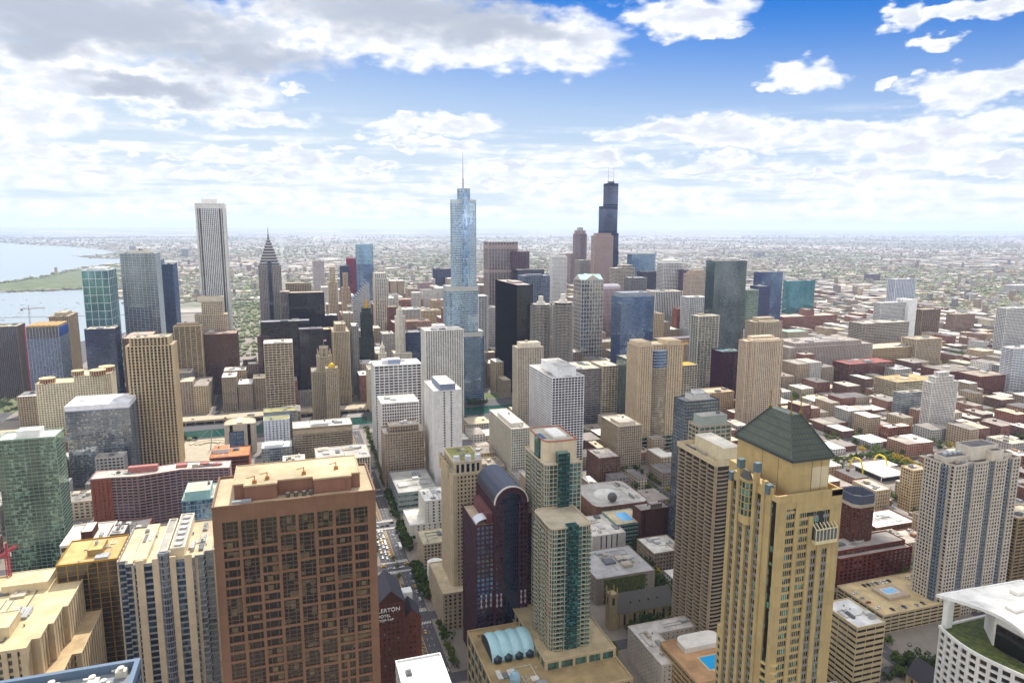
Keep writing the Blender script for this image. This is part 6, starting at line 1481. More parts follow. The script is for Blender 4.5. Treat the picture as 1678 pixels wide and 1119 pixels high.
crane('tower_crane', 'yellow tower crane above the yellow formwork block', -592, -955, 60, 70, 26, '#d9a51a', 10)
crane('tower_crane', 'pale tower crane above the unfinished blue tower by the lake', 424, -1420, 100, 66, 24, '#8d7f78', 195)
crane('tower_crane', 'red tower crane mast at the left edge behind the hospital roof', 168, -478, 75, 40, 9, '#a3323a', 255)
for k, (u, lab) in enumerate((('a', 'b'),)): pass
def dome_gold():
    root = thing('gold_dome', 'small shiny gold dome among scaffolding beside the gothic stone tower', 'dome', (-66, -1120, 0)); foot_of(-76, -56, -1130, -1108)
    block(root, rect(-9, 9, -9, 9), 0, 92, sty('punch', bay=3), '#b9a88c', 'dark', '#a89a80'); m = MB(); m.lathe([(5.5*math.cos(R(a)), 93+6.5*math.sin(R(a))) for a in range(0, 90, 12)]+[(.3, 101), (.1, 103)], 0, 0, 14); m.build('dome', plain('#d6a91e', .3, .5), root)
dome_gold()
def water_tank(x, y, z, n):
    root = thing('water_tank', WT[n], 'water tank', (x, y, z)); m = MB(); m.lathe([(2.2, 3), (2.3, 6.5), (.1, 8)], 0, 0, 12); m.build('tank', plain('#b2262a' if n == 0 else '#3f5a9c' if n == 1 else '#5c4636', .6), root); m = MB()
    for a in range(4): c, s_ = 1.6*math.cos(R(45+90*a)), 1.6*math.sin(R(45+90*a)); m.beam((c, s_, 0), (c, s_, 3), .15)
    m.build('tank_stand', plain('#46403c'), root)
WT = ['red rooftop water tank among the brick lofts', 'blue rooftop water tank on a low roof by the white stepped tower', 'brown timber water tank on a brick loft roof']

# unfinished tower details: blue netting and brown formwork
def unfinished():
    f = (360.4, 407.6, -1340.0, -1393.7, 146.9)
    x0, x1, y1, y0, H = f; foot_of(x0, x1, y0, y1)
    root = thing('unfinished_tower', 'blue glass tower under construction with open concrete top floors and red hoist by the lake', 'tower', ((x0+x1)/2, (y0+y1)/2, 0)); W, D = (x1-x0)/2, (y1-y0)/2
    block(root, rect(-W, W, -D, D), 0, H-22, sty('grid', bay=4.5, pier=.5, fl=3.3, sp=.7, panes=3, dp=.3, ds=.3), '#b9bcc4', 'blue', '#b0a48e', roof=False)
    block(root, rect(-W+.2, W-.2, -D+.2, D-.2), H-22, H-3, sty('grid', bay=4.5, pier=.6, fl=3.3, sp=.5), '#b5aea0', 'navy', '#b9a078', .2, names=('slab_frame', 'open_floors', 'slab_roof'))
    m = MB()
    for k in range(6): m.box(-W+k*2*W/6, -W+(k+.8)*2*W/6, -D, D, H-2.6, H-.4)
    m.build('formwork', plain('#b58f4e'), root); m = MB(); m.box(W+.2, W+2.4, D-3, D-.6, 0, H); m.build('hoist', plain('#a3354c'), root)
    m = MB(); m.box(-W-.5, -W-.3, -D, D, H-20, H-4); m.build('netting', plain('#2c58a8'), root)
unfinished()

# ================================================================ blocks filled in with ordinary buildings
r = random.Random(21)
def hits_foot(x0, x1, y0, y1, pad=3.0):
    for (a, b, c, d) in FOOT:
        if x0 < b+pad and x1 > a-pad and y0 < d+pad and y1 > c-pad: return True
    return False
KEEP = [(-785, -660, -735, -625), (-110, -68, -1400, -380), (20, 160, -1100, -780), (-340, 430, -1240, -1085), (-250, -215, -480, -436), (-440, -370, -330, -280), (-335, -215, -470, -440), (-112, -66, -1500, -380), (-460, -380, -380, -330), (60, 500, -1720, -1540), (40, 300, -3100, -1760), (300, 900, -2700, -1300), (-440, -232, -262, -80), (-345, -270, -300, -160)]
BRICK = ['#945a46', '#82503f', '#a2705a', '#785446', '#ac8066', '#8e6450']; TAN = ['#b8a284', '#c6b08c', '#a8967c', '#cfc0a4', '#b09a86', '#998874']; GREY = ['#b0aca6', '#8f8c88', '#c9c5bc', '#dcd8d0']
ROOFS = ['#d9d4c8', '#e6e2d8', '#bdb4a6', '#a59c90', '#8c857c', '#c4b69a', '#6f6a66', '#9a8f84']
CN = {**{c: 'brick' for c in BRICK}, **{c: 'tan' for c in TAN}, **{c: 'grey' for c in GREY}}
CNAME = {'#945a46': 'red brick', '#82503f': 'dark red brick', '#a2705a': 'rosy brick', '#785446': 'brown brick', '#ac8066': 'salmon brick', '#8e6450': 'russet brick', '#b8a284': 'tan', '#c6b08c': 'sandy', '#a8967c': 'buff', '#cfc0a4': 'cream', '#b09a86': 'beige', '#998874': 'mushroom', '#b0aca6': 'pale grey', '#8f8c88': 'mid grey', '#c9c5bc': 'chalky', '#dcd8d0': 'white'}
RNAME = {'#d9d4c8': 'chalk roof', '#e6e2d8': 'white roof', '#bdb4a6': 'gravel roof', '#a59c90': 'dusty grey roof', '#8c857c': 'slate grey roof', '#c4b69a': 'sand roof', '#6f6a66': 'dark tar roof', '#9a8f84': 'dull brown roof'}
LOTS = []; OPEN = []
def px_of(x, y, z):
    d = Vector((x, y, z-CAMZ)); zc_ = d.dot(_f)
    return (839+1155*d.dot(_r2)/zc_, 559.5-1155*d.dot(_u2)/zc_, zc_) if zc_ > 1 else (0, 0, -1)
for (x0, x1, y0, y1) in BLOCKS:
    cx, cy = (x0+x1)/2, (y0+y1)/2
    u, v, z_ = px_of(cx, cy, 15)
    if z_ < 0 or u < -150 or u > 1830 or v > 1250: continue
    nx = max(1, round((x1-x0)/(r.uniform(18, 34) if cx < -420 and cy > -1100 else r.uniform(26, 36)))); ny = 2
    for i in range(nx):
        for j in range(ny):
            a, b = x0+3+(x1-x0-6)*i/nx, x0+3+(x1-x0-6)*(i+1)/nx; c, d = y0+3+(y1-y0-6)*j/ny, y0+3+(y1-y0-6)*(j+1)/ny
            b -= r.uniform(.3, 2.5); (c, d) = (c, d-r.uniform(0, 7)) if j == 0 else (c+r.uniform(0, 7), d)
            if r.random() < .17:
                if not hits_foot(a, b, c, d): OPEN.append((a, b, c, d))
                continue        # an open lot
            if hits_foot(a, b, c, d):
                # try the half that is free
                ok = False
                for (a2, b2, c2, d2) in ((a, (a+b)/2, c, d), ((a+b)/2, b, c, d), (a, b, c, (c+d)/2), (a, b, (c+d)/2, d)):
                    if not hits_foot(a2, b2, c2, d2): a, b, c, d = a2, b2, c2, d2; ok = True; break
                if not ok: continue
            if any(a < K[1] and b > K[0] and c < K[3] and d > K[2] for K in KEEP): continue
            if cy > -1090:
                h = r.uniform(18, 46) if cx > -60 else r.choice([8, 11, 14, 18, 24]) if cx > -420 else r.choice([8, 10, 12, 15, 18, 23, 29])
                pal = BRICK*3+TAN*2+GREY if cx < -420 else TAN+GREY+BRICK[:2]
            elif cx > -960 and cy > -2500:
                h = r.choice([45, 58, 72, 88, 105, 130]) if cy < -1320 and cx < -90 else r.uniform(24, 60); pal = TAN*2+GREY+BRICK[:3]
            else:
                h = r.choice([7, 9, 12, 15, 20, 26]); pal = BRICK+TAN+GREY
            LOTS.append((a, b, c, d, h, r.choice(pal), r.choice(ROOFS)))
def lot_area(L):
    a, b, c, d, h, *_ = L; u0, v0, z0_ = px_of((a+b)/2, d, h); 
    if not (-40 < u0 < 1720 and v0 < 1180): return -1
    return (b-a)*(h+(d-c)*.5)/z0_**2
LOTS.sort(key=lot_area, reverse=True)
NEARBY = [(n_, p_) for n_, p_ in [('white office tower with blue grey penthouse', (-134, -978)), ('plain white slab hotel', (-162, -812)), ('arched restaurant', (-716, -678)), ('parking deck', (-470, -415)), ('stone church', (-262, -470)), ('slate spired church', (-400, -318)), ('octagonal brick tower', (-492, -486)), ('white stepped tower', (-960, -806)), ('market block', (-1100, -1240)), ('pink and tan tower', (-684, -897)), ('gabled gold tower', (-214, -262)), ('ribbed balcony tower', (-287, -420)), ('dark brown slab hotel', (-340, -592)), ('domed hall', (-335, -678)), ('tan corner block', (-418, -815)), ('grey ribbed tall tower', (-523, -405)), ('square brown brick block', (-850, -782)), ('grey glass office block', (-954, -856)), ('brown brick warehouse', (-1258, -1040)), ('red brick warehouse', (-1290, -1505)), ('twin corncob towers', (-460, -1190)), ('stepped glass skyscraper', (-300, -1198)), ('tan bay front tower', (-493, -867)), ('granite tower', (0, -252)), ('zigzag brick block', (118, -745)), ('green glass tower', (203, -652)), ('cream drum hotel', (274, -1075)), ('tan hotel slab', (-40, -930)), ('gold slab', (105, -488)), ('gothic stone tower', (-57, -1157)), ('slender white tower', (-203, -1300)), ('gabled roof tower', (-606, -1350)), ('black slab', (-419, -1280)), ('blue banded river tower', (-620, -1180)), ('grey green glass slab', (-838, -1205)), ('white balcony slab', (-1470, -1400)), ('tan banded block', (-1290, -1235)), ('white concrete lattice tower', (-230, -1060)), ('red factory block', (-1272, -990)), ('vault podium', (-150, -400)), ('turquoise edged store', (-130, -770)), ('teal office tower', (-1650, -1960)), ('tall white gridded tower', (-1014, -1718)), ('pinkish granite tower', (-922, -1970)), ('slanted diamond tower', (-156, -1540)), ('marble tower', (128, -1525)), ('condominium tower', (-222, -1708)), ('tall dark tower', (-600, -1740))]]
used = {}
def describe(L):
    a, b, c, d, h, wc, rc = L; cx, cy = (a+b)/2, (c+d)/2
    best = min(NEARBY, key=lambda q: (q[1][0]-cx)**2+(q[1][1]-cy)**2)
    dx, dy = cx-best[1][0], cy-best[1][1]
    side = ('left of' if dx > 0 else 'right of') if abs(dx) > abs(dy)*1.2 else ('in front of' if dy > 0 else 'behind')
    size = 'tiny' if (b-a)*(d-c) < 300 else 'broad' if (b-a)*(d-c) > 1000 else 'small' if h < 10 else 'mid sized'
    ht = 'low' if h < 11 else 'medium height' if h < 25 else 'tall'
    nm_ = best[0]; base = f'{ht} {CNAME[wc]} building with {RNAME[rc]}, {side} the {nm_}'
    if len(base.split()) > 14: base = f'{ht} {CNAME[wc]} building {side} the {nm_}'
    k = used.get(base, 0); used[base] = k+1
    if k == 0: return base
    alt = f'{size} {base}'
    if used.get(alt, 0) == 0: used[alt] = 1; return alt
    for w_ in ('plain', 'boxy', 'long', 'narrow', 'squat', 'old'):
        alt = f'{w_} {base}'
        if used.get(alt, 0) == 0: used[alt] = 1; return alt
    return 'further '+base
def shade_wall(hexc):
    """far building wall: brick or stone with a grid of windows cut by uv cells"""
    k = ('grid', hexc)
    if k in MATS: return MATS[k]
    m, t = new_mat('windowed_'+hexc); uv = t.n('ShaderNodeUVMap'); oi = t.n('ShaderNodeObjectInfo')
    fr = t.n('ShaderNodeSeparateXYZ', i_0=t.v('FRACTION', uv.outputs[0])); wn = t.n('ShaderNodeTexWhiteNoise', i_Vector=t.v('FLOOR', uv.outputs[0]))
    win = t.m('MULTIPLY', t.m('LESS_THAN', t.m('ABSOLUTE', t.m('SUBTRACT', fr.outputs[0], .5)), .28), t.m('LESS_THAN', t.m('ABSOLUTE', t.m('SUBTRACT', fr.outputs[1], .5)), .27))
    g = t.n('ShaderNodeNewGeometry'); n1 = t.noise(g.outputs['Position'], .09, 5, .65)
    hs = t.n('ShaderNodeHueSaturation', i_Color=(*lin(hexc), 1), i_Value=t.m('ADD', .68, t.m('MULTIPLY', n1.outputs['Fac'], .6)))
    dk = t.mix(wn.outputs['Value'], (.012, .014, .018, 1), (.16, .16, .15, 1))
    c = t.mix(win, hs.outputs[0], dk); p = t.n('ShaderNodeBsdfPrincipled', i_Base_Color=c, i_Roughness=t.m('SUBTRACT', .85, t.m('MULTIPLY', win, .65)))
    t.n('ShaderNodeOutputMaterial', i_0=p.outputs[0]); MATS[k] = m; return m
NIND = 170
wt = 0
for k, L in enumerate(LOTS[:NIND]):
    a, b, c, d, h, wc, rc = L
    if lot_area(L) < 0: continue
    nm = 'brick_building' if CN[wc] == 'brick' else 'stone_building' if CN[wc] == 'tan' else 'grey_building'
    root = thing(nm, describe(L), 'building', ((a+b)/2, (c+d)/2, 0)); W, D = (b-a)/2, (d-c)/2
    rr = random.Random(k)
    poly = rect(-W, W, -D, D)
    if rr.random() < .35 and W > 8 and D > 8:      # light well or stepped rear
        q = rr.uniform(.25, .5); poly = rr.choice([[(-W, -D), (W, -D), (W, D*q), (W*.2, D*q), (W*.2, D), (-W, D)], [(-W, -D), (W, -D), (W, D), (-W*.1, D), (-W*.1, D*q), (-W, D*q)]])
    S = sty('punch', bay=rr.uniform(2.8, 4.6), pier=rr.uniform(1.1, 1.9), fl=rr.uniform(3.2, 4), sp=rr.uniform(1.3, 1.7), dp=.25, ds=rr.choice([.2, .3]))
    block(root, poly, 0, h, S, wc, rr.choice(['dark', 'brown', 'bronze', 'dark', 'grey']), rc, rr.choice([.5, .8, 1.2]))
    roof_units(root, poly if len(poly) == 4 else rect(-W, W*.15, -D, D*.3), h, rr.choice([2, 3, 4, 5]), k, 2.6)
    if rr.random() < .5:
        m = MB(); x = rr.uniform(-W*.5, W*.4); y = rr.uniform(-D*.6, D*.2); m.box(x-2, x+2, y-2.5, y+2.5, h+.25, h+3.2); m.build('stair_house', wall(wc), root)
    if wc in BRICK and wt < 3 and rr.random() < .2: water_tank((a+b)/2, (c+d)/2-D*.5, h+.25, wt); wt += 1
# the rest of the blocks, too many to single out: one mass
CITYCOLS = BRICK+TAN+GREY
cityM = [shade_wall(c) for c in CITYCOLS]+[roofm(c) for c in ROOFS]
cm = MB()
def mass_box(a, b, c, d, h, ci, ri):
    pts = rect(a, b, c, d)
    cm.prism(pts, 0, h, ci, top=False, bay=4.0, fl=3.6); cm.poly([(*p, h) for p in pts], len(CITYCOLS)+ri, [(0, 0)]*4)
for L in LOTS[NIND:]:
    a, b, c, d, h, wc, rc = L
    mass_box(a, b, c, d, h, CITYCOLS.index(wc), ROOFS.index(rc))
    if r.random() < .6: x, y = r.uniform(a, b-4), r.uniform(c, d-4); mass_box(x, x+r.uniform(2, 4), y, y+r.uniform(2, 4), h+r.uniform(1.5, 3.5), CITYCOLS.index(wc), ROOFS.index(rc))
# far districts on the street grid
PARKX = [(40, 300, -3100, -1740), (150, 1e5, -1e5, -1300)]
LAKEP = np.array(LAKE); HARP = np.array(HARBOR)
def inside(x, y, P):
    res = False; n = len(P); j = n-1
    for i in range(n):
        if (P[i][1] > y) != (P[j][1] > y) and x < (P[j][0]-P[i][0])*(y-P[i][1])/(P[j][1]-P[i][1])+P[i][0]: res = not res
        j = i
    return res
nbox = 0; TREES_FAR = []
def dens(x, y): return .5+.5*math.sin(x*.0017+1.3)*math.cos(y*.0011+.4)+.25*math.sin(x*.0052+y*.0037)
fr = random.Random(5)
for ring in range(110000):
    # sample evenly in the picture: pick a pixel below the horizon, put a building or tree there
    v = 378+ (fr.random()**1.25)*260; u = fr.uniform(-60, 1740)
    dv = _f*1155+_r2*(u-839)+_u2*(559.5-v)
    if dv.z > -1: continue
    t_ = -CAMZ/dv.z; x, y = dv.x*t_, dv.y*t_
    if y > -2740 and x > -2340: continue
    if y < -19000: continue
    if x > 40 and y > -3100: continue
    if inside(x, y, LAKE) or inside(x, y, HARBOR) or inside(x, y, PENIN): continue
    gx = round(x/100)*100; gy = round(y/100)*100
    if abs(x-gx) < 8 or abs(y-gy) < 8: continue
    if abs(x-round(x/805)*805) < 20 or abs(y-round(y/805)*805) < 24 or abs(x-.62*y-180) < 34 or abs(x+.9*y+2300) < 30: continue
    zone = math.sin(x*.0009-y*.0004+2.0)*math.sin(y*.0013+x*.0003)
    q = dens(x, y); dist = math.hypot(x, y)
    if zone > .45 and fr.random() < .55: continue
    if fr.random() > .44+.5*q+(.4 if zone > .45 else 0):
        TREES_FAR.append((x, y, fr.uniform(4.5, 9)*(1+dist/9000))); continue
    s = fr.choice([8, 9, 10, 12, 16, 26, 48]) * (1 + dist/9000) if zone < .45 else fr.choice([20, 40, 70, 110])
    h = fr.choice([4, 5, 5, 6, 7, 9]) if fr.random() < .95 else fr.choice([22, 30, 40])
    if h > 20: s = 18
    ci = fr.randrange(len(CITYCOLS)) if h < 20 else fr.randrange(6, len(CITYCOLS)); ri = fr.choice([0, 2, 2, 3, 3, 4, 4, 5, 6])
    w_, d_ = s*fr.uniform(.6, 1.3), s*fr.uniform(.5, 1.1)
    mass_box(x-w_/2, x+w_/2, y-d_/2, y+d_/2, h, ci, ri); nbox += 1
    if nbox > 36000: break
cm.build('distant_city', cityM, None, None, kind='stuff', label='far low rise districts spreading to the horizon')

# a few taller blocks one can tell apart in the far districts
FT = [(-2600, -3900, 60, 40, 46, 'lone brown slab block standing in the far districts on the right', '#8d7c70'), (-4700, -6200, 90, 50, 52, 'pale twin slab far away on the right below the horizon', '#b5b2b4'), (-3400, -2500, 120, 60, 36, 'long white clinic block at the right edge of the far districts', '#e0deda'), (-3300, -3300, 80, 40, 40, 'purplish housing slab in the far right districts', '#8d7886'), (-1500, -4100, 70, 40, 40, 'brown far block right of the teal office tower', '#9a8878'), (900, -7600, 60, 40, 70, 'pale lakefront tower far off on the left shore', '#a9aab4'), (1500, -8400, 60, 40, 75, 'grey lakefront tower on the far left shore', '#b0aeb4'), (120, -4700, 80, 50, 40, 'white low block far behind the marble tower', '#d6d4d0'), (-260, -3300, 50, 40, 70, 'pale apartment slab far along the avenue', '#b9b2b0'), (-330, -2800, 40, 36, 95, 'pinkish tower far along the avenue beyond the blue tower', '#b39c98'), (-90, -3100, 40, 34, 88, 'cream tower standing beyond the diamond spired tower', '#c9bfae')]
for (x, y, w_, d_, h, lab, c) in FT:
    root = thing('distant_tower', lab, 'building', (x, y, 0)); block(root, rect(-w_/2, w_/2, -d_/2, d_/2), 0, h, sty('grid', bay=5, fl=3.6), c, 'dark', '#c9c2b8', units if False else .8)

# ================================================================ trees
def leaf_mat(name, c1, c2):
    m, t = new_mat(name); g = t.n('ShaderNodeNewGeometry'); oi = t.n('ShaderNodeObjectInfo')
    n1 = t.noise(g.outputs['Position'], .6, 3, .6)
    c = t.mix(t.m('MULTIPLY', t.m('ADD', n1.outputs['Fac'], oi.outputs['Random']), .5), (*lin(c1), 1), (*lin(c2), 1))
    p = t.n('ShaderNodeBsdfPrincipled', i_Base_Color=c, i_Roughness=.7); p.inputs['Specular IOR Level'].default_value = .2
    tr = t.n('ShaderNodeBsdfTranslucent', i_Color=c); mx = t.n('ShaderNodeMixShader', i_0=.25, i_1=p.outputs[0], i_2=tr.outputs[0]); t.n('ShaderNodeOutputMaterial', i_0=mx.outputs[0]); return m
LEAF = [leaf_mat('leaf_dark', '#2e3f18', '#54682a'), leaf_mat('leaf_mid', '#435522', '#75843a'), leaf_mat('leaf_gold', '#a3861c', '#d1b234')]
BARK = plain('#4c4036', .9)
def crown_mesh(seed, n=520, R_=3.2, hz=4.2):
    rr = random.Random(seed); m = MB(); clumps = [(rr.gauss(0, R_*.45), rr.gauss(0, R_*.45), hz+rr.gauss(0, 1.2), rr.uniform(.8, 1.7)) for _ in range(16)]
    for k in range(n):
        cx, cy, cz, cr = clumps[k % 16]; v_ = Vector((rr.gauss(0, 1), rr.gauss(0, 1), rr.gauss(0, .8))).normalized()*cr*rr.uniform(.55, 1.05)
        p = Vector((cx, cy, cz))+v_; a = Vector((rr.gauss(0, 1), rr.gauss(0, 1), rr.gauss(0, 1))).normalized(); b = a.cross(v_).normalized() if a.cross(v_).length > .01 else Vector((1, 0, 0)); s = rr.uniform(.28, .55); a = b.cross(v_).normalized()*s; b = b*s
        m.poly([tuple(p-a-b), tuple(p+a-b*.6), tuple(p+a+b), tuple(p-a*.6+b)])
    return m
def trunk_mesh():
    m = MB(); m.lathe([(.28, 0), (.2, 2.2), (.14, 4.0)], 0, 0, 7)
    for a in (20, 140, 260): m.beam((0, 0, 2.2), (1.3*math.cos(R(a)), 1.3*math.sin(R(a)), 4.0), .1, 0, .05)
    return m
PROTO = []
for k in range(3):
    for li, lm in enumerate(LEAF):
        PROTO.append((crown_mesh(k*7+li).mesh('crown', lm), trunk_mesh().mesh('trunk', BARK)))
def tree(x, y, s, kind, var, label, group, z=.1, cat='tree'):
    root = thing('street_tree', label, cat, (x, y, z), group); root.scale = (s, s, s*rng.uniform(.85, 1.15)); root.rotation_euler = (0, 0, rng.uniform(0, 6))
    for nm, me in zip(('crown', 'trunk'), PROTO[var*3+kind]): o = bpy.data.objects.new(nm, me); COL.objects.link(o); o.parent = root
def row(x0, y0, x1, y1, n, s, kind, label, group, jit=1.0):
    for k in range(n):
        f = (k+.5)/n; tree(x0+(x1-x0)*f+rng.uniform(-jit, jit), y0+(y1-y0)*f+rng.uniform(-jit, jit), s*rng.uniform(.75, 1.2), kind, rng.randrange(3), label, group)
G = 'dark green trees lining the west side of the avenue'
row(-104.5, -640, -104.5, -702, 11, 1.35, 0, 'dark green street tree on the west pavement of the avenue, upper row', G)
row(-104.5, -546, -104.5, -606, 12, 1.5, 0, 'dark green street tree on the west pavement of the avenue beside the white spiral storefront', G+' lower down')
row(-105, -722, -105, -800, 12, 1.2, 0, 'dark green street tree beside the turquoise edged store on the avenue', 'trees beside the turquoise edged store')
row(-105, -450, -105, -512, 6, 1.1, 1, 'light green sapling on the wide pavement at the bottom of the avenue', 'saplings at the bottom of the avenue')
row(-72.5, -640, -72.5, -800, 14, 1.1, 0, 'street tree on the east pavement of the avenue against the granite tower', 'trees on the east side of the avenue')
row(-88, -545, -88, -640, 5, .55, 1, 'small clipped tree in the median planter of the avenue', 'median planter trees')
row(-106, -820, -112, -1080, 26, .95, 1, 'pale green street tree along the far west pavement of the avenue', 'trees further up the avenue')
for k in range(16): tree(-268+rng.uniform(-22, 24), -446+rng.uniform(-7, 9), rng.uniform(1.5, 2.3), 0, k % 3, 'big dark tree crowding beside the grey roofed stone church', 'dark trees by the stone church')
row(-300, -530, -330, -620, 10, 1.3, 0, 'dark green tree along the side street left of the tan ribbed tower', 'trees along the side street')
row(-300, -500, -306, -540, 6, 1.6, 0, 'round dark tree beside the ivy block', 'trees by the ivy block')
row(-225, -505, -235, -552, 8, 1.0, 0, 'small dark tree at the foot of the pale ribbed store block', 'trees by the store block')
row(-205, -440, -222, -452, 7, .8, 1, 'bright green courtyard tree next to the cream and green tower podium', 'courtyard trees')
for k in range(14): tree(-425+rng.uniform(-20, 22), -345+rng.uniform(-12, 12), rng.uniform(1.3, 1.9), 0 if k % 3 else 1, k % 3, 'leafy tree in the churchyard in front of the slate spire', 'churchyard trees')
row(-430, -446, -520, -446, 12, 1.0, 0, 'dark street tree between the parking deck and the red brick apartment block', 'trees behind the parking deck')
row(-770, -640, -770, -720, 10, 1.25, 1, 'green tree on the left edge of the drive in restaurant lot', 'green trees round the restaurant lot')
row(-690, -730, -800, -736, 14, 1.2, 1, 'green tree along the far edge of the restaurant lot', 'green trees at the far edge of the lot')
row(-775, -722, -790, -650, 12, 1.25, 2, 'golden yellow tree beside the road behind the restaurant', 'golden trees by the restaurant')
row(-668, -650, -668, -715, 9, 1.1, 1, 'green tree in the front forecourt of the restaurant', 'forecourt trees')
for (a, b, c, d, n, lab, g) in ((130, -1096, 380, -1092, 22, 'riverside tree on the near bank of the green river', 'riverbank trees'), (120, -870, 128, -930, 8, 'small tree in the riverside fountain garden', 'fountain garden trees'), (-300, -1176, -330, -1168, 7, 'tree on the terrace at the foot of the stepped glass skyscraper', 'terrace trees')): row(a, b, c, d, n, 1.2, 0, lab, g, 3)
NT_ = 0
for k in range(900):
    if NT_ > 120: break
    xs = rng.choice(SX[7:17]); side = rng.choice((-9.2, 9.2)); y = rng.uniform(-280, -1070); x = xs+side
    u, v, zz = px_of(x, y, 4)
    if not (880 < u < 1690 and 560 < v < 1110) or hits_foot(x-1, x+1, y-1, y+1, 0): continue
    tree(x, y, rng.uniform(.75, 1.25), 0 if rng.random() < .6 else 1, rng.randrange(3), 'ordinary green street tree on a side street among the low brick blocks', 'side street trees among the brick blocks'); NT_ += 1
# the remaining street trees and yards: one mass of foliage
sm = MB(); src = [crown_mesh(50+k, 190, 3.0, 4.0) for k in range(4)]
srcV = [np.concatenate(q.V) for q in src]
for k in range(5200):
    if k < 900:
        a, b, c_, d = OPEN[k*7 % len(OPEN)]; x, y = (rng.choice((a, b)), rng.uniform(c_, d)) if k % 2 else (rng.uniform(a, b), rng.choice((c_, d)))
    elif rng.random() < .75: x = rng.choice(SX[6:20])+rng.choice((-9.4, 9.4))+rng.uniform(-1, 1); y = rng.uniform(-250, -1500)
    else: y = rng.choice(SY[3:17])+rng.choice((-8.6, 8.6)); x = rng.uniform(-1900, -130)
    u, v, zz = px_of(x, y, 4)
    if not (840 < u < 1700 and 520 < v < 1119) or hits_foot(x-1.5, x+1.5, y-1.5, y+1.5, 0): continue
    if y < -1085 and x > -760: continue
    q = k % 4; s = rng.uniform(.8, 1.6); V = srcV[q]*s+np.array([x, y, 0]); sm.V.append(V); n4 = len(V)//4
    for i in range(n4): sm.F.append([sm.nv+4*i+j for j in range(4)]); sm.FM.append(1 if k % 9 == 0 else 0 if k % 2 else 2); sm.smooth.append(False); sm.UV.append([(0, 0)]*4)
    sm.nv += len(V)
    if sm.nv > 1100000: break
sm.build('street_foliage', [LEAF[0], LEAF[2], LEAF[1]], None, None, kind='stuff', label='countless small street trees between the low brick blocks')
# far greenery
lw = MB()
for k, (a, b, c_, d) in enumerate(OPEN):
    if k % 2 == 0 and a < -300: lw.poly([(a, c_, .17), (b, c_, .17), (b, d, .17), (a, d, .17)])
if lw.nv: struct(lw.build('park_lawn', LAWN))
fm = MB()
ico = [(0, 0, 1)]+[(math.cos(a)*.9, math.sin(a)*.9, .35) for a in np.linspace(0, 2*math.pi, 6)[:-1]]+[(math.cos(a)*.8, math.sin(a)*.8, -.4) for a in np.linspace(.6, .6+2*math.pi, 6)[:-1]]
itri = [(0, 1+k, 1+(k+1) % 5) for k in range(5)]+[(1+k, 6+k, 1+(k+1) % 5) for k in range(5)]+[(1+(k+1) % 5, 6+k, 6+(k+1) % 5) for k in range(5)]
def blob(x, y, s, zr=.8):
    V = np.array([(x+a*s*fr.uniform(.7, 1.3), y+b*s*fr.uniform(.7, 1.3), s*zr*(.5+c)*fr.uniform(.8, 1.2)) for a, b, c in ico]); fm.V.append(V)
    for t_ in itri: fm.F.append([fm.nv+i for i in t_]); fm.FM.append(fr.randrange(2)); fm.smooth.append(False); fm.UV.append([(0, 0)]*3)
    fm.nv += len(V)
for (x, y, s) in TREES_FAR[:14000]: blob(x, y, s)
def grove(pts_n, x0, x1, y0, y1, s0, s1):
    for k in range(pts_n): blob(fr.uniform(x0, x1), fr.uniform(y0, y1), fr.uniform(s0, s1))
grove(700, 60, 270, -3050, -1780, 4, 9); grove(160, 330, 490, -1680, -1340, 4, 8); grove(120, 30, 150, -1700, -1550, 3, 6); grove(60, 140, 400, -1104, -1094, 3, 5)
for k in range(500):
    i = fr.randrange(len(PENIN)); a, b = PENIN[i], PENIN[(i+1) % len(PENIN)]; f = fr.random(); blob(a[0]+(b[0]-a[0])*f+fr.uniform(-30, 30), a[1]+(b[1]-a[1])*f+fr.uniform(-30, 30), fr.uniform(5, 10))
fm.build('distant_trees', [plain('#68704c', .9), plain('#8b9068', .9)], None, None, kind='stuff', label='far street trees and parkland spreading between the distant blocks')  # paler, greyer leaf tones put distance haze into the colour
# open lots and parks among the fabric get a few bushes of ground cover
# ================================================================ boats, vehicles, people
bm_ = MB(); bm_.poly([(-3, -1.1, 1), (3, -1.1, 1), (4.6, 0, 1.2), (3, 1.1, 1), (-3, 1.1, 1)]); bm_.prism([(-3, -1.1), (3, -1.1), (4.6, 0), (3, 1.1), (-3, 1.1)], 0, 1); bm_.box(-2, 1, -.8, .8, 1, 2); bm_.beam((0, 0, 2), (0, 0, 10), .12)
bme = bm_.mesh('sailboat', plain('#e6e6e2', .5))
for k in range(45):
    u, v = rng.uniform(2, 130), rng.uniform(492, 536); dv = _f*1155+_r2*(u-839)+_u2*(559.5-v); t_ = -CAMZ/dv.z
    o = bpy.data.objects.new('sailboat', bme); COL.objects.link(o); o.location = (dv.x*t_, dv.y*t_, .35); o.rotation_euler = (0, 0, rng.uniform(0, 6)); s = rng.uniform(1.0, 2.0); o.scale = (s, s, s)
    o['label'] = 'small white sailboat moored in the pale harbour'; o['category'] = 'sailboat'; o['group'] = 'sailboats moored in the harbour'
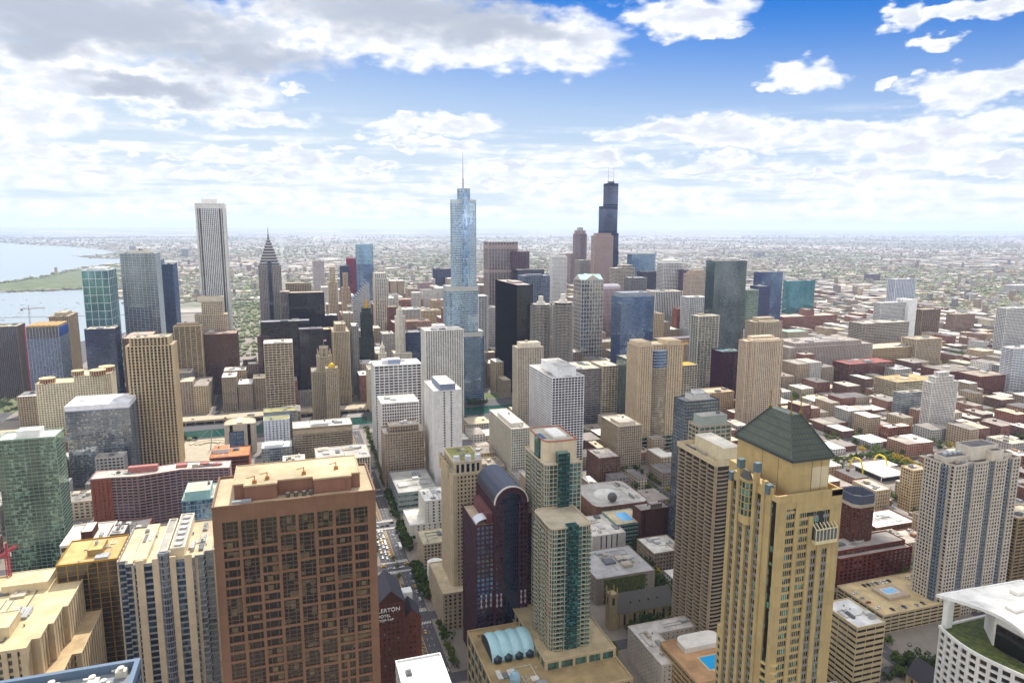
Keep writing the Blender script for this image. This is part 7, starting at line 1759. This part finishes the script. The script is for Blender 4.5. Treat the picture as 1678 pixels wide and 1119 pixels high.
def car_mesh(col, bus=False):
    m = MB()
    if bus:
        m.box(-5.8, 5.8, -1.25, 1.25, .45, 3.1, 0); m.box(-5.6, 5.6, -1.28, 1.28, 1.5, 2.5, 1); m.box(-4, 3, -.8, .8, 3.1, 3.35, 0)
        W_ = (-3.8, 3.6)
    else:
        prof = [(-2.2, .35), (2.2, .35), (2.25, .75), (1.1, .95), (-2.0, 1.0), (-2.25, .8)]
        for s_ in (-1, 1): m.poly([(x, s_*.88, z) for x, z in (prof if s_ < 0 else prof[::-1])], 0)
        for i in range(6): j = (i+1) % 6; m.poly([(prof[i][0], -.88, prof[i][1]), (prof[i][0], .88, prof[i][1]), (prof[j][0], .88, prof[j][1]), (prof[j][0], -.88, prof[j][1])][::-1], 0)
        b0 = [(1.0, .95), (-1.7, 1.0)]; t0 = [(.35, 1.42), (-1.2, 1.45)]
        P = [(b0[0][0], -.8, b0[0][1]), (b0[0][0], .8, b0[0][1]), (b0[1][0], .8, b0[1][1]), (b0[1][0], -.8, b0[1][1])]; Q = [(t0[0][0], -.64, t0[0][1]), (t0[0][0], .64, t0[0][1]), (t0[1][0], .64, t0[1][1]), (t0[1][0], -.64, t0[1][1])]
        for i in range(4): j = (i+1) % 4; m.poly([P[i], P[j], Q[j], Q[i]], 1)
        m.poly(Q, 0); W_ = (-1.35, 1.4)
    for x in W_:
        for s_ in (-1, 1):
            c = [(x+.34*math.cos(2*math.pi*k/10), s_*(.9 if not bus else 1.27), .34+.34*math.sin(2*math.pi*k/10)) for k in range(10)]; m.poly(c if s_ < 0 else c[::-1], 2)
    return m.mesh('car', [plain(col, .3, noise=.05), plain('#14171b', .12), plain('#191919')])
CARS = {'white': car_mesh('#e9e9e6'), 'silver': car_mesh('#a9adb0'), 'black': car_mesh('#1b1c20'), 'red': car_mesh('#9a2420'), 'blue': car_mesh('#24457e'), 'yellow': car_mesh('#e0ad14'), 'grey': car_mesh('#5c6064')}
BUS = car_mesh('#dcdcd8', True)
def car(col, x, y, rz, where, group, z=.02):
    o = bpy.data.objects.new('car' if col != 'yellow' else 'taxi', CARS[col]); COL.objects.link(o); o.location = (x, y, z); o.rotation_euler = (0, 0, R(rz)+rng.uniform(-.03, .03))
    o['label'] = f'{col} {"taxi" if col == "yellow" else "car"} {where}'; o['category'] = 'taxi' if col == 'yellow' else 'car'; o['group'] = f'{col} cars {group}'
cols = ['white', 'white', 'silver', 'silver', 'black', 'grey', 'red', 'blue', 'yellow', 'yellow']
for (x, n, ya, yb) in ((-78.2, 8, -636, -700), (-82, 9, -632, -702), (-85, 8, -636, -702), (-78.5, 12, -724, -800), (-82, 9, -724, -800), (-90.8, 2, -540, -600), (-98, 5, -548, -600), (-94.4, 2, -650, -690), (-82, 12, -830, -1070), (-94, 10, -830, -1070), (-79, 9, -830, -1070)):
    for k in range(n): car(rng.choice(cols), x, ya+(yb-ya)*(k+rng.uniform(.2, .8))/n, -90 if x < -88 else 90, 'queued in traffic on the wide avenue', 'queued on the avenue')
for yc in (-616, -712): 
    for k in range(5): car(rng.choice(cols), -98+k*5.4, yc+rng.choice((-3, 3)), 0, 'crossing a junction of the wide avenue', 'crossing the avenue')
car('yellow', -93, -502, 90, 'driving alone near the bottom of the avenue', 'alone at the avenue bottom')
for k in range(7): car(rng.choice(cols[:8]), -480+k*4.4-0, -433.5, 90, 'parked in the back row on the parking deck', 'in the back row of the parking deck', 15.3)
for k, (x, y) in enumerate(((-437, -426), (-436, -418), (-436, -411), (-437, -402), (-446, -397), (-458, -397), (-470, -396), (-477, -397), (-500, -433), (-506, -433))): car(cols[(k*3) % 8], x, y, 0 if k < 4 else 90, 'parked along the front edge of the parking deck', 'along the front of the parking deck', 15.3)
cnt = 0
for k in range(600):
    if cnt > 110: break
    if rng.random() < .5: x = rng.choice(SX[6:16]); y = rng.uniform(-280, -1070); off = rng.choice((-5.4, -2, 2, 5.4)); X_, Y_, rz = x+off, y, 90
    else: y = rng.choice(SY[3:12]); x = rng.uniform(-1100, -120); off = rng.choice((-4.4, -1.8, 1.8, 4.4)); X_, Y_, rz = x, y+off, 0
    u, v, zz = px_of(X_, Y_, 1)
    if not (600 < u < 1690 and 560 < v < 1119) or hits_foot(X_-2, X_+2, Y_-2, Y_+2, 0): continue
    car(rng.choice(cols[:9]), X_, Y_, rz, 'on a side street among the low brick blocks', 'on the side streets'); cnt += 1
for k in range(40): car(rng.choice(cols[:8]), -668-rng.randrange(12)*2.9-0, -632+rng.choice((-3, 3, 9)), 90, 'in the forecourt near the arched restaurant', 'in the restaurant forecourt') if k < 16 else None
for (x, y, rz) in ((-97.5, -655, 90), (-80, -905, 90), (60, -1190, 0)): 
    o = bpy.data.objects.new('bus', BUS); COL.objects.link(o); o.location = (x, y, 6.0 if y == -1190 else .02); o.rotation_euler = (0, 0, R(rz)); o['category'] = 'bus'; o['label'] = {-655: 'white bus in the right hand lanes of the avenue', -905: 'white bus far up the avenue before the bend', -1190: 'white bus on the river drive viaduct'}[y]
for k in range(12): car(rng.choice(cols[:8]), -280+k*55+rng.uniform(-15, 15), rng.choice((-1186, -1192, -1204)), 0, 'on the river drive viaduct', 'on the river drive', 6.0)

def person_mesh(top, legs):
    b = bpy.data.meshes.new('body'); V = [(0, 0, .95), (0, 0, 1.2), (0, 0, 1.42), (0, 0, 1.52), (0, 0, 1.66), (.22, 0, 1.40), (.27, .02, 1.12), (.26, .12, .88), (-.22, 0, 1.40), (-.27, .02, 1.12), (-.26, .10, .88), (.1, 0, .9), (.12, .08, .5), (.12, .0, .06), (-.1, 0, .9), (-.11, .02, .5), (-.12, -.14, .06), (.12, .14, .03), (-.12, 0, .03)]
    Ed = [(0, 1), (1, 2), (2, 3), (3, 4), (2, 5), (5, 6), (6, 7), (2, 8), (8, 9), (9, 10), (0, 11), (11, 12), (12, 13), (0, 14), (14, 15), (15, 16), (13, 17), (16, 18)]
    rad = [.15, .14, .15, .06, .105, .065, .05, .04, .065, .05, .04, .1, .065, .05, .1, .065, .05, .04, .04]
    b.from_pydata(V, Ed, []); o = bpy.data.objects.new('person', b); COL.objects.link(o)
    md = o.modifiers.new('skin', 'SKIN'); sv = b.skin_vertices[0].data
    for i, q in enumerate(rad): sv[i].radius = (q, q*(.72 if i < 3 else 1))
    sv[0].use_root = True
    o.modifiers.new('sub', 'SUBSURF').levels = 1
    me = bpy.data.meshes.new_from_object(o.evaluated_get(bpy.context.evaluated_depsgraph_get())); bpy.data.objects.remove(o)
    for mt in (plain(top, .8), plain(legs, .8), plain('#b98a6c', .6), plain('#2a201a', .8)): me.materials.append(mt)
    for p in me.polygons:
        z = p.center.z; ax = abs(p.center.x); p.material_index = 3 if z > 1.68 or (z > 1.6 and p.center.y < 0) else 2 if z > 1.5 or (ax > .2 and z < 1.0 and z > .8) else 0 if z > .93 else 1
    me.name = 'person'; return me
PM = [('white', person_mesh('#dcd8d0', '#2c3448')), ('dark', person_mesh('#23252b', '#33363c')), ('red', person_mesh('#a33030', '#3a4258')), ('blue', person_mesh('#3c5a8c', '#8c8478'))]
for k in range(64):
    nm, me = PM[rng.randrange(4)]; y = rng.uniform(-448, -640) if k < 48 else rng.choice([-505, -512, -536])+rng.uniform(-2, 2); x = rng.uniform(-111, -102.5) if k < 48 else rng.uniform(-100, -78)
    if hits_foot(x-.5, x+.5, y-.5, y+.5, 0): x = -102+rng.uniform(-1, .3)
    o = bpy.data.objects.new('person', me); COL.objects.link(o); o.location = (x, y, .13 if x < -101 else .01); o.rotation_euler = (0, 0, rng.uniform(0, 6)); o['label'] = f'person in a {nm} top walking along the west pavement of the avenue' if k < 48 else f'person in a {nm} top walking over a zebra crossing'; o['category'] = 'person'; o['group'] = ('pedestrians on the avenue pavement in ' if k < 48 else 'pedestrians on the crossings in ')+nm
# round white storefront on the avenue
root = thing('round_storefront', 'round white storefront of stacked hoops beside the avenue trees', 'shop', (-116, -572, 0)); foot_of(-124, -107, -581, -563)
m = MB(); m.lathe([(6.6, .2), (6.6, 21)], 0, 0, 24, smooth=False); m.build('glazing', plain('#39484e', .15), root)
m = MB()
for k in range(8): m.lathe([(6.7, 1+k*2.6), (7.4, 1.1+k*2.6), (7.4, 2.1+k*2.6), (6.7, 2.2+k*2.6)], 0, 0, 28, cap=False)
m.build('hoop_rail', wall('#e2e0da'), root); m = MB(); m.lathe([(7.2, 21), (7.2, 22), (6.4, 22)], 0, 0, 28, smooth=False); m.build('roof', roofm('#d6d2c8'), root)

# ================================================================ an unseen cumulus above the view, added to shade the near blocks
cb = MB(); cr = random.Random(11); nu, nv_ = 48, 18
def cpt(i, j):
    a = 2*math.pi*(i % nu)/nu; e = -math.pi/2+math.pi*j/nv_
    k = 1+.16*math.sin(3*a+1.1)+.10*math.sin(5*a+.4)+.06*math.sin(9*a+2.0)+.05*math.sin(14*a+j)
    z = math.sin(e)*(150 if e > 0 else 40)*(1+.18*math.sin(4*a+3*e))
    return (310*k*math.cos(e)*math.cos(a), 300*k*math.cos(e)*math.sin(a), z)
for i in range(nu):
    for j in range(nv_): cb.poly([cpt(i, j), cpt(i+1, j), cpt(i+1, j+1), cpt(i, j+1)], 0, None, True)
co = cb.build('shade_cloud', plain('#e6e8ec', .95, name='shade_cloud'), None, (-275-.276*.839*1500, -430-.961*.839*1500, 1500), kind='stuff', label='cumulus added out of view to shade the near blocks')
# ================================================================ air
hz = MB(); hz.box(-80000, 80000, -80000, 80000, -2, 560); ho = hz.build('haze', [], None, None, kind='stuff', label='thin summer haze')
hm = bpy.data.materials.new('haze_air'); hm.use_nodes = True; t = NT(hm.node_tree)
pv_ = t.n('ShaderNodeVolumePrincipled'); pv_.inputs['Color'].default_value = (.60, .71, .98, 1); pv_.inputs['Density'].default_value = 3.6e-5; pv_.inputs['Anisotropy'].default_value = .3
out = t.n('ShaderNodeOutputMaterial'); hm.node_tree.links.new(pv_.outputs[0], out.inputs['Volume']); ho.data.materials.append(hm)
hm.cycles.homogeneous_volume = True
